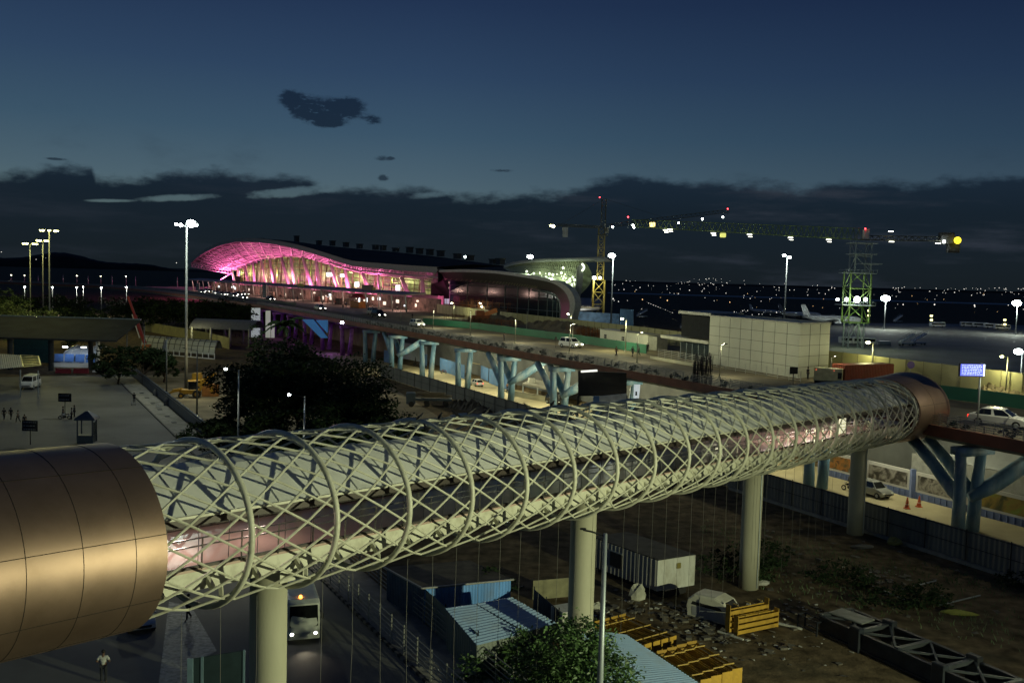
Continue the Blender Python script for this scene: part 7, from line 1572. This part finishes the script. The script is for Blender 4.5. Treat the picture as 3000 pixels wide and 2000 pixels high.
# ------------------------------------------------------------------ airfield, cranes, distant lights
def lattice_mast(t, x, y, z0, z1, w, m, step, r=.09, name='mast', rd=.06):
    mb = MB(); h = w / 2; C_ = [(x - h, y - h), (x + h, y - h), (x + h, y + h), (x - h, y + h)]
    for c in C_: mb.beam((c[0], c[1], z0), (c[0], c[1], z1), r * 2, r * 2)
    n = max(1, int((z1 - z0) / step)); st = (z1 - z0) / n
    for k in range(n):
        za, zb = z0 + k * st, z0 + (k + 1) * st
        for i in range(4):
            a, b = C_[i], C_[(i + 1) % 4]
            mb.beam((*a, za), (*b, za), rd * 2, rd * 2); mb.beam((*a, za), (*b, zb), rd * 2, rd * 2) if (k + i) % 2 else mb.beam((*b, za), (*a, zb), rd * 2, rd * 2)
    return mb.build(name, m, t, False, True)
def lattice_jib(t, A, B_, w, h, m, name='jib', n=24, r=.07, taper=1.0, top=True):
    A, B_ = Vector(A), Vector(B_); d = (B_ - A).normalized(); s = Vector((d.y, -d.x, 0)).normalized(); mb = MB()
    lo = [[A + s * q * w / 2, B_ + s * q * w / 2 * taper] for q in (-1, 1)]; hi = [A + Vector((0, 0, h)), B_ + Vector((0, 0, h * taper))]
    for l in lo: mb.beam(l[0], l[1], r * 2, r * 2)
    mb.beam(hi[0], hi[1], r * 2.2, r * 2.2)
    for k in range(n):
        t0, t1, tm = k / n, (k + 1) / n, (k + .5) / n
        for l in lo: mb.beam(lerp(*l, t0), lerp(*hi, tm), r, r); mb.beam(lerp(*hi, tm), lerp(*l, t1), r, r)
        mb.beam(lerp(*lo[0], t0), lerp(*lo[1], t1), r, r); mb.beam(lerp(*lo[0], t0), lerp(*lo[1], t0), r, r)
    return mb.build(name, m, t, False, True)
def bulb(par, p, s, m, name='lamp'): mb = MB(); mb.ball(p, s, 8, 6); return mb.build(name, m, par, True, True)
cr_y = mat('crane_yellow', (.35, .27, .06), .5, .2, var=.1); cr_g = mat('crane_green_yellow', (.13, .20, .06), .5, .2, var=.1); cr_d = mat('crane_dull', (.10, .10, .07), .6)
# left crane
Y1 = 450; b1 = gat(1750, Y1, 0); c1_ = thing('tower_crane', 'yellow lattice tower crane with a pointed top, standing right of the terminal', 'tower crane', b1)
tpz = at(1757, 582, Y1); jz = at(1757, 668, Y1)
dx_ = 0
lattice_mast(c1_, b1.x, b1.y, 0, at(1752, 820, Y1).z, 5.2, cr_y, 5.5, .2, 'mast', .13); lattice_mast(c1_, b1.x + .5, b1.y, at(1752, 820, Y1).z, jz.z, 2.9, cr_y, 3, .14, 'upper_mast', .09)
lattice_mast(c1_, b1.x + 1.1, b1.y, jz.z, tpz.z, 2.0, cr_d, 3, .14, 'tower_head', .09)
jr = at(2134, 622, Y1 + 60); jl = at(1632, 662, Y1 - 10); J0 = Vector((b1.x + 1, b1.y, jz.z))
lattice_jib(c1_, J0, jr, 1.6, 1.6, cr_d, 'jib', 26, .10); lattice_jib(c1_, J0, jl, 1.8, .9, cr_d, 'counter_jib', 8, .14)
mb = MB(); T_ = Vector((b1.x + 1.1, b1.y, tpz.z)); mb.tube([T_, lerp(J0, jr, .45) + Vector((0, 0, 1.6))], .06, 4); mb.tube([T_, lerp(J0, jl, .9) + Vector((0, 0, 1))], .06, 4); mb.build('tie_rod', cr_d, c1_, False, True)
mb = MB(); mb.box(lerp(J0, jl, .82) + Vector((0, 0, -2.6)), (2.4, 1.6, 4.4), 0, .1); mb.build('counterweight', dirty_white, c1_, False, True)
mb = MB(); mb.box(J0 + Vector((1.6, -1.5, -1.2)), (2, 2, 2.4), 0, .1); mb.box(J0 + Vector((0, 0, -3.4)), (4.6, 4.6, .5), 0, .05); mb.build('cab', cr_d, c1_, False, True)
for px, py, s, m_ in ((1621, 663, .75, bulb_s), (1614, 661, .5, bulb_y), (1795, 665, .45, bulb_w), (1854, 660, .5, bulb_w), (1857, 666, .45, bulb_w), (1988, 653, .35, bulb_w), (2058, 642, .45, bulb_w), (2118, 636, .4, bulb_w), (1840, 636, .35, bulb_r), (2132, 612, .3, bulb_r), (1757, 578, .25, bulb_r)): bulb(c1_, at(px, py, Y1 - 3), s, m_)
mb = MB(); mb.tube([at(1840, 640, Y1 - 3), at(1840, 668, Y1 - 3)], .1, 4); mb.tube([at(2132, 614, Y1 + 40), at(2132, 630, Y1 + 40)], .1, 4); mb.build('lamp_pole', cr_d, c1_, False, True)
for px in (1717, 1729, 1741, 1758): bulb(c1_, at(px, 814, Y1 - 4), .8 if px == 1741 else .55, bulb_w)
mb = MB(); a, b = at(1712, 817, Y1 - 3.4), at(1766, 817, Y1 - 3.4); mb.beam(a, b, .5, .3); mb.build('lamp_rail', cr_d, c1_, False, True); point('crane_light', at(1738, 826, Y1 - 6), (1, 1, .6), 3500, .6)
mb = MB(); p = at(1911, 658, Y1 - 2); mb.box(p, (2.4, 2, 2), 0, .2); mb.build('trolley', emit('trolley_lit', (1, .75, .25), 3), c1_, False, True)
# container yard under it, blue hoarding
def band(label, x0, x1, y0, y1, Y, m, name='site_hoarding', cat='hoarding', th=1.0):
    q = [at(x0, y1, Y), at(x1, y1 + (x1 - x0) * .1, Y), at(x1, y0 + (x1 - x0) * .06, Y), at(x0, y0, Y)]; q[0].z = min(q[0].z, 0); q[1].z = min(q[1].z, 0)
    mb = MB(); mb.prism(q, (0, th, 0)); return single(mb, name, m, label, cat)
bl2 = mat('site_blue', (.10, .17, .24), .6, var=.5, scale=.5)
band('mottled blue and white hoarding at the foot of the left tower crane', 1694, 1815, 912, 948, 440, bl2); band('plain blue hoarding right of the mottled one', 1818, 1856, 905, 955, 430, mat('site_blue_plain', (.10, .2, .3), .6, var=.15)); point('yard_flood', at(1735, 930, 425), (.8, .95, 1), 3000, .6)
# right crane
Y2 = 360; b2_ = gat(2498, Y2, 0); c2_ = thing('tower_crane', 'tall green lattice tower crane with a long level jib and a round yellow lit emblem', 'tower crane', b2_)
zt2 = at(2505, 706, Y2).z; xx = b2_.x
def zat(py): return at(2500, py, Y2).z
lattice_mast(c2_, xx, Y2, 0, zat(945), 5.6, galv, 5.5, .22, 'mast_foot', .14); lattice_mast(c2_, xx + .4, Y2, zat(945), zat(795), 7.6, cr_g, 5.2, .24, 'mast', .15); lattice_mast(c2_, xx + 1.2, Y2, zat(795), zt2, 6.0, galv, 4.2, .18, 'upper_mast', .10)
for py, w, ox in ((893, 12.5, 0), (800, 11.5, .4), (744, 9, 1.5), (772, 7, 4.5), (712, 9, 1.5)): mb = MB(); mb.box((xx + ox, Y2, zat(py)), (w, 8.5, .35)); mb.build('platform', galv, c2_, False, True)
mb = MB()
for py, w, ox in ((893, 12.5, 0), (800, 11.5, .4)):
    z = zat(py); [mb.beam((xx + ox + q * w / 2, Y2 - 4.2, z + 1.2), (xx + ox + q * w / 2, Y2 + 4.2, z + 1.2), .1, .1) for q in (-1, 1)]; mb.beam((xx + ox - w / 2, Y2 - 4.2, z + 1.2), (xx + ox + w / 2, Y2 - 4.2, z + 1.2), .1, .1); [mb.beam((xx + ox + q * w, Y2 - 4.2, z), (xx + ox + q * w, Y2 - 4.2, z + 1.2), .08, .08) for q in np.linspace(-.5, .5, 9)]
mb.build('guard_rail', galv, c2_, False, True)
JR = Vector((xx + 1.2, Y2, zat(702))); JL = at(1850, 664, Y2); JC = at(2800, 707, Y2)
lattice_jib(c2_, JR, JL, 2.2, 4.2, mat('jib_green', (.14, .20, .06), .6), 'jib', 40, .10, .62); lattice_jib(c2_, JR, JC, 2.4, 1.6, cr_d, 'counter_jib', 14, .14)
mb = MB(); mb.box(JR + Vector((1, -1.4, 2.2)), (2.0, 2.2, 3.6), 0, .1); mb.build('cab', dirty_white, c2_, False, True)
mb = MB(); mb.tube([(xx + 1.5, Y2, zat(702)), (xx + 1.5, Y2, zat(668))], .25, 6); mb.build('apex', cr_d, c2_, False, True)
mb = MB(); p = at(2792, 724, Y2); mb.box(p, (4.2, 2.2, 4.2), 0, .1); p = at(2772, 699, Y2); mb.box(p, (5, 3, 4.5), 0, .2); mb.build('counterweight', mat('counterweight_grey', (.07, .07, .07), .8), c2_, False, True)
bulb(c2_, at(2535, 670, Y2 - 3), .26, bulb_r); bulb(c2_, at(2766, 708, Y2 - 3), .5, bulb_w)
for px, py in ((1963, 672), (2090, 683), (2196, 687), (2316, 696), (2428, 702), (1950, 674), (2610, 678), (2612, 708), (2748, 713)):
    mb = MB(); p = at(px, py, Y2 - 2); mb.box(p, (1.8, .5, .28), 0, .05); mb.box(p + Vector((.3, 0, -.8)), (1.5, .4, .2), 0, .05) if px < 2500 else None; mb.build('lamp', emit('jib_lamp', (1, 1, .8), 5 if px < 2500 else 2.2), c2_, False, True)
mb = MB(); p = at(2118, 689, Y2 - 2); mb.box(p, (2, 1.6, 1.6), 0, .2); mb.build('trolley', emit('trolley_dim', (.8, .8, .2), .9), c2_, False, True)
mb = MB(); p = at(2806, 704, Y2 - 3); mb.tube([p, p + Vector((0, .3, 0))], 1.3, 28); em = mb.build('emblem', emit('emblem_yellow', (1, .78, .04), 2.2), c2_, False, True)
mb = MB(); mb.beam(p + Vector((-.1, -.06, .35)), p + Vector((.75, -.06, .45)), .05, .3); mb.beam(p + Vector((-.75, -.06, -.05)), p + Vector((.35, -.06, .02)), .05, .16); mb.box(p + Vector((-.4, -.06, -.5)), (.4, .05, .35)); mb.box(p + Vector((.4, -.06, -.45)), (.3, .05, .3)); mb.build('emblem_mark', mat('emblem_dark', (.06, .04, 0), .6), em, False, True)
for px, s in ((2454, .55), (2480, .65), (2511, 1.15), (2536, .65)): bulb(c2_, at(px, 877, Y2 - 5), s, bulb_w)
point('crane_light', at(2495, 872, Y2 - 12), (.85, 1, .5), 3500, .6); point('crane_light', (xx, Y2 - 1, zat(930)), (.7, 1, .35), 700, .6)
# apron masts
for bpx, Y, tpx, lb, s, w in ((1788, 360, (1792, 752), 'white apron mast with one bright lamp head, right of the left tower crane', 1.0, 9000), (2293, 330, (2303, 752), 'slim apron mast with two small lamps, left of the green crane', .5, 5000), (2590, 520, (2593, 876), 'low apron mast with a very bright head, right of the green crane', 1.9, 14000), (2975, 500, (2977, 890), 'low apron mast with a very bright head at the right edge', 1.9, 14000), (1367, 600, (1367, 754), 'lamp head glowing behind the terminal roof, the left one', 1.1, 0), (1553, 560, (1553, 754), 'lamp head glowing behind the terminal roof, the right one', 1.3, 0), (2978, 150, (2977, 1036), 'bright white floodlight at the right edge, beside the yellow lamp', .55, 1500)):
    b = gat(bpx, Y, 0); tp = at(tpx[0], tpx[1], Y); zb = 9.96 if Y == 150 else 0; b.z = zb
    t = lamp_post(lb, b, tp.z - zb, 'top', r=.22 if Y > 200 else .08, bs=.5, pm=mat('mast_grey', (.22, .24, .25), .5, .3), name='floodlight_mast', cat='floodlight mast', group='airfield floodlight masts')
    offs_ = [(0, 0)] if bpx != 2293 else [(-.8, 0), (1.0, -.6)]
    for dx, dz in offs_: mb = MB(); mb.ball((dx + (tp.x - b.x), -.6, tp.z - zb + .4 + dz), (s * 1.35, s * .7, s * .8), 12, 8); mb.build('lamp_glass', emit('mast_lamp', (.85, 1, .95), 40), t, True)
    if w: point('mast_light', (tp.x, tp.y - 3, tp.z - 1.2), (.92, 1, .85), w, 1.0)
# aircraft
ac_w = mat('aircraft_white', (.62, .64, .64), .35, var=.04)
def plane(label, loc, rz, sc=1.0, tailc=None):
    t = thing('airliner', label, 'airliner', loc, rz); rows = []
    for x, r, z in ((-19, .25, 4.9), (-17, .8, 4.6), (-13, 1.5, 4.1), (-8, 1.95, 3.7), (0, 2.0, 3.6), (10, 2.0, 3.6), (14, 1.85, 3.5), (16.5, 1.35, 3.3), (18, .6, 3.05), (18.4, .1, 3.0)): rows.append([(x, r * math.cos(a), z + r * math.sin(a)) for a in np.linspace(0, 6.283, 17)[:-1]])
    mb = MB(); mb.grid(rows, True); mb.build('fuselage', ac_w, t, True)
    mb = MB(); mb.prism([(-18.5, -.15, 5.4), (-14, -.15, 5.4), (-17.6, -.15, 11.6), (-20.2, -.15, 11.6)], (0, .3, 0)); mb.build('tail_fin', tailc or ac_w, t)
    for s in (-1, 1):
        mb = MB(); mb.add([(3, s * 1.6, 2.6), (-4, s * 1.6, 2.6), (-6.5, s * 16, 4.0), (-4.6, s * 16, 4.0), (3, s * 1.6, 3.1), (-4, s * 1.6, 2.9), (-6.5, s * 16, 4.1), (-4.6, s * 16, 4.1)], [(0, 1, 2, 3), (7, 6, 5, 4), (0, 3, 7, 4), (1, 5, 6, 2), (2, 6, 7, 3)]); mb.build('wing', ac_w, t)
        mb = MB(); mb.prism([(-15.5, s * .8, 5.0), (-18.2, s * .8, 5.0), (-19.4, s * 5.8, 5.6), (-18, s * 5.8, 5.6)], (0, 0, .2)); mb.build('tailplane', ac_w, t)
        mb = MB(); mb.tube([(-1.5, s * 5.2, 1.9), (0, s * 5.2, 1.9), (2.6, s * 5.2, 1.9)], [.6, .95, .85], 12); mb.build('engine', ac_w, t, True)
        mb = MB(); mb.box((0, s * 2.01, 4.1), (24, .04, .28)); mb.build('window_row', car_glass, t)
        mb = MB(); mb.tube([(-1.5, s * 2.8, .6), (-1.5, s * 2.8, 2.6)], .2, 6); mb.tube([(-1.5, s * 2.5, .6), (-1.5, s * 3.1, .6)], .6, 10); mb.build('landing_gear', rubber, t)
    mb = MB(); mb.tube([(13.5, 0, .5), (13.5, 0, 2.2)], .15, 6); mb.tube([(13.5, -.25, .45), (13.5, .25, .45)], .45, 10); mb.build('nose_gear', rubber, t); mb = MB(); mb.box((17.2, 0, 3.9), (.5, 1.4, .4)); mb.build('cockpit_window', car_glass, t)
    t.scale = (sc,) * 3; return t
plane('white airliner parked nose right behind the green crane', gat(2440, 560, 0), .12, 1.0)
plane('dark airliner tail fin beyond the white airliner, farther left', gat(2345, 640, 0), .2, .85, mat('tail_dark_blue', (.03, .05, .12), .4))
plane('far airliner with a white tail seen left of the panelled building roof', gat(2240, 720, 0), -.5, .6)
for px, py, rz, lb in ((2012, 965, .4, 'mobile passenger stairs at the edge of the entrance roof'), (1880, 930, .2, 'mobile passenger stairs right of the plain blue hoarding'), (2428, 948, .3, 'white mobile stairs standing above the panelled building'), (2270, 958, .35, 'small mobile stairs behind the panelled building'), (2655, 1012, .3, 'pair of covered mobile stairs on the near apron'), (2690, 1010, .3, 'second covered mobile stairs on the near apron, right of its twin'), (2630, 945, .5, 'mobile stairs far out on the apron under the bright mast')):
    Yv = max(150, G(px, py).y); t = thing('passenger_stairs', lb, 'stairs vehicle', gat(px, Yv, 0), rz, 'mobile stairs on the apron'); L_ = 6.5; mb = MB(); mb.prism([(-L_ / 2, -1, 1.0), (L_ / 2, -1, 4.4), (L_ / 2, -1, 4.9), (-L_ / 2, -1, 1.5)], (0, 2, 0)); mb.build('stair_flight', white_paint, t); mb = MB(); mb.box((0, 0, .8), (6.8, 1.9, .6), 0, .1); mb.build('chassis', galv, t)
    mb = MB(); [mb.beam((-L_ / 2, s, 2.3), (L_ / 2, s, 5.8), .1, .1) for s in (-1, 1)]; [mb.beam((x, s, 1.2 + (x + L_ / 2) * .52), (x, s, 2.3 + (x + L_ / 2) * .54), .08, .08) for s in (-1, 1) for x in np.linspace(-L_ / 2, L_ / 2, 6)]; mb.build('railing', galv, t)
    for x in (-2.4, 2.4):
        for s in (-.9, .9): mb = MB(); mb.tube([(x, s - .12, .4), (x, s + .12, .4)], .4, 10); mb.build('wheel', rubber, t)
def apbus(label, px, py, rz, L_=9, first=[]):
    p = G(px, py)
    if first: return copy_tree(first[0], p, rz, label, 'white vehicles on the apron')
    t = thing('apron_bus', label, 'bus', p, rz, 'white vehicles on the apron'); mb = MB(); mb.box((0, 0, 1.75), (L_, 2.6, 2.6), 0, .2); mb.build('body', white_paint, t); mb = MB(); mb.box((0, -1.31, 2.0), (L_ * .92, .04, 1.0)); mb.box((0, 1.31, 2.0), (L_ * .92, .04, 1.0)); mb.build('side_window', car_glass, t)
    for x in (-L_ * .3, L_ * .3):
        for s in (-1.15, 1.15): mb = MB(); mb.tube([(x, s - .15, .5), (x, s + .15, .5)], .5, 10); mb.build('wheel', rubber, t)
    first.append(t); return t
for px, py, rz, lb in ((2745, 958, .1, 'low white bus at the left end of the row of buses far across the apron'), (2835, 957, -.12, 'white apron bus, second of the row below the right yellow lamps'), (2872, 959, -.12, 'white apron bus in the middle of the far row'), (2905, 962, -.12, 'white apron bus fourth in the far row'), (2935, 965, -.12, 'white apron bus at the right end of the far row'), (2530, 1010, -.05, 'white bus parked at the foot of the green crane'), (2490, 1008, .1, 'long white trailer left of the crane foot'), (2160, 942, .05, 'white bus seen over the panelled building roof'), (2120, 940, .05, 'white van like bus left of the other one over the roof')):
    apbus(lb, px, py, rz)
for px, y0, y1, lb in ((2545, 910, 924, 'left'), (2728, 925, 937, 'middle'), (2943, 937, 950, 'right')):
    b = gat(px, 560, 0); t = thing('apron_marker', f'post with two small lit yellow panels, the {lb} one of three on the apron', 'marker', b, 0, 'lit yellow markers'); mb = MB(); mb.tube([(0, 0, 0), (0, 0, at(px, y0, 560).z)], .12, 5); mb.build('post', galv, t)
    for y in (y0, y1): mb = MB(); p = at(px, y, 560) - b; mb.box(p + Vector((0, -.3, 0)), (1.5, .2, 1.0)); mb.build('lit_panel', emit('marker_yellow', (1, .9, .35), 4), t)
box_thing('equipment_cart', 'dark ground equipment cart on the near apron below the bright mast', 'cart', G(2590, 1010), .2, (5, 2.2, 1.6), galv, .2)
# lights of the airfield and the town beyond
def lights(name, label, L_, m, smin, smax, seed):
    rr = random.Random(seed); mb = MB()
    for px, py, q in L_:
        g = ray(px, py); Y = min(4000, (24 - 4) / max(1e-4, -g.z / g.y)) if g.z < 0 else 4000
        p = at(px, py, Y); s = rr.uniform(smin, smax) * q * Y / F
        mb.ball(p, s, 5, 4)
    tag(mb.build(name, m), label, 'lights', None, 'stuff')
rr = random.Random(12); LW = []; LA = []
for k in range(125): px = rr.uniform(1790, 3000); LW.append((px, 828 + (px - 2250) * .026 + abs(rr.gauss(0, 1)) * 30, 1))
for k in range(30): px = rr.gauss(2060, 60); LW.append((px, 815 + rr.uniform(0, 22), 1))
for k in range(22): px = rr.uniform(2780, 3000); LW.append((px, 843 + rr.uniform(0, 5), 1))
for k in range(26): px = rr.uniform(2080, 2320); LW.append((px, 905 + rr.uniform(0, 26), 1))
for k in range(12): LW.append((1893 + k * 7, 885 + k * 2.8, .9))
for px, py, q in ((1828, 848, 1.6), (1812, 883, 2), (1796, 875, 1.8), (1875, 842, 1.5), (1955, 847, 1.4), (1975, 860, 1.5), (2020, 850, 1.3), (2068, 817, 1.6), (2040, 800, 0), (2275, 915, 1.6), (106, 760, 1.6), (134, 756, 1.1), (4, 738, 1.4), (517, 770, 1.2), (2630, 891, 1.7), (2646, 892, 1.7), (2738, 892, 1.8), (2855, 894, 2), (2856, 898, 1.6), (1880, 905, 2.4)): LW.append((px, py, q)) if q else None
for px, py, q in ((1882, 877, 2.2), (1955, 880, 2.2), (2138, 885, 1.6), (1720, 880, 1.4), (1760, 879, 1.8), (2190, 860, 1.0)): LA.append((px, py, q))
for k in range(24): LA.append((rr.uniform(1800, 2960), 850 + rr.uniform(0, 70), .9))
lights('town_lights', 'scattered white lights of the town and airfield far away', LW, emit('far_white', (1, .95, .85), 1.7), .3, 1.05, 3)
lights('runway_lights', 'scattered amber lights on the far airfield', LA, emit('far_amber', (1, .6, .25), 1.8), .3, .95, 5)
# ------------------------------------------------------------------ the floodlight that lights the footbridge, standing to the right of the view
point('floodlight', (45, 17.5, 13.0), (.95, 1.0, .60), 98000, .35, spot=114, aim=(-8, 47, 7), blend=1.0)
for s, w in ((14, 500), (34, 1200), (54, 2200), (74, 2600), (94, 2600), (114, 2600), (134, 2400), (154, 2000)):
    point('underside_light', fl(s, 5.5, 7.9), (1, .93, .55), w * 1.7, .3)
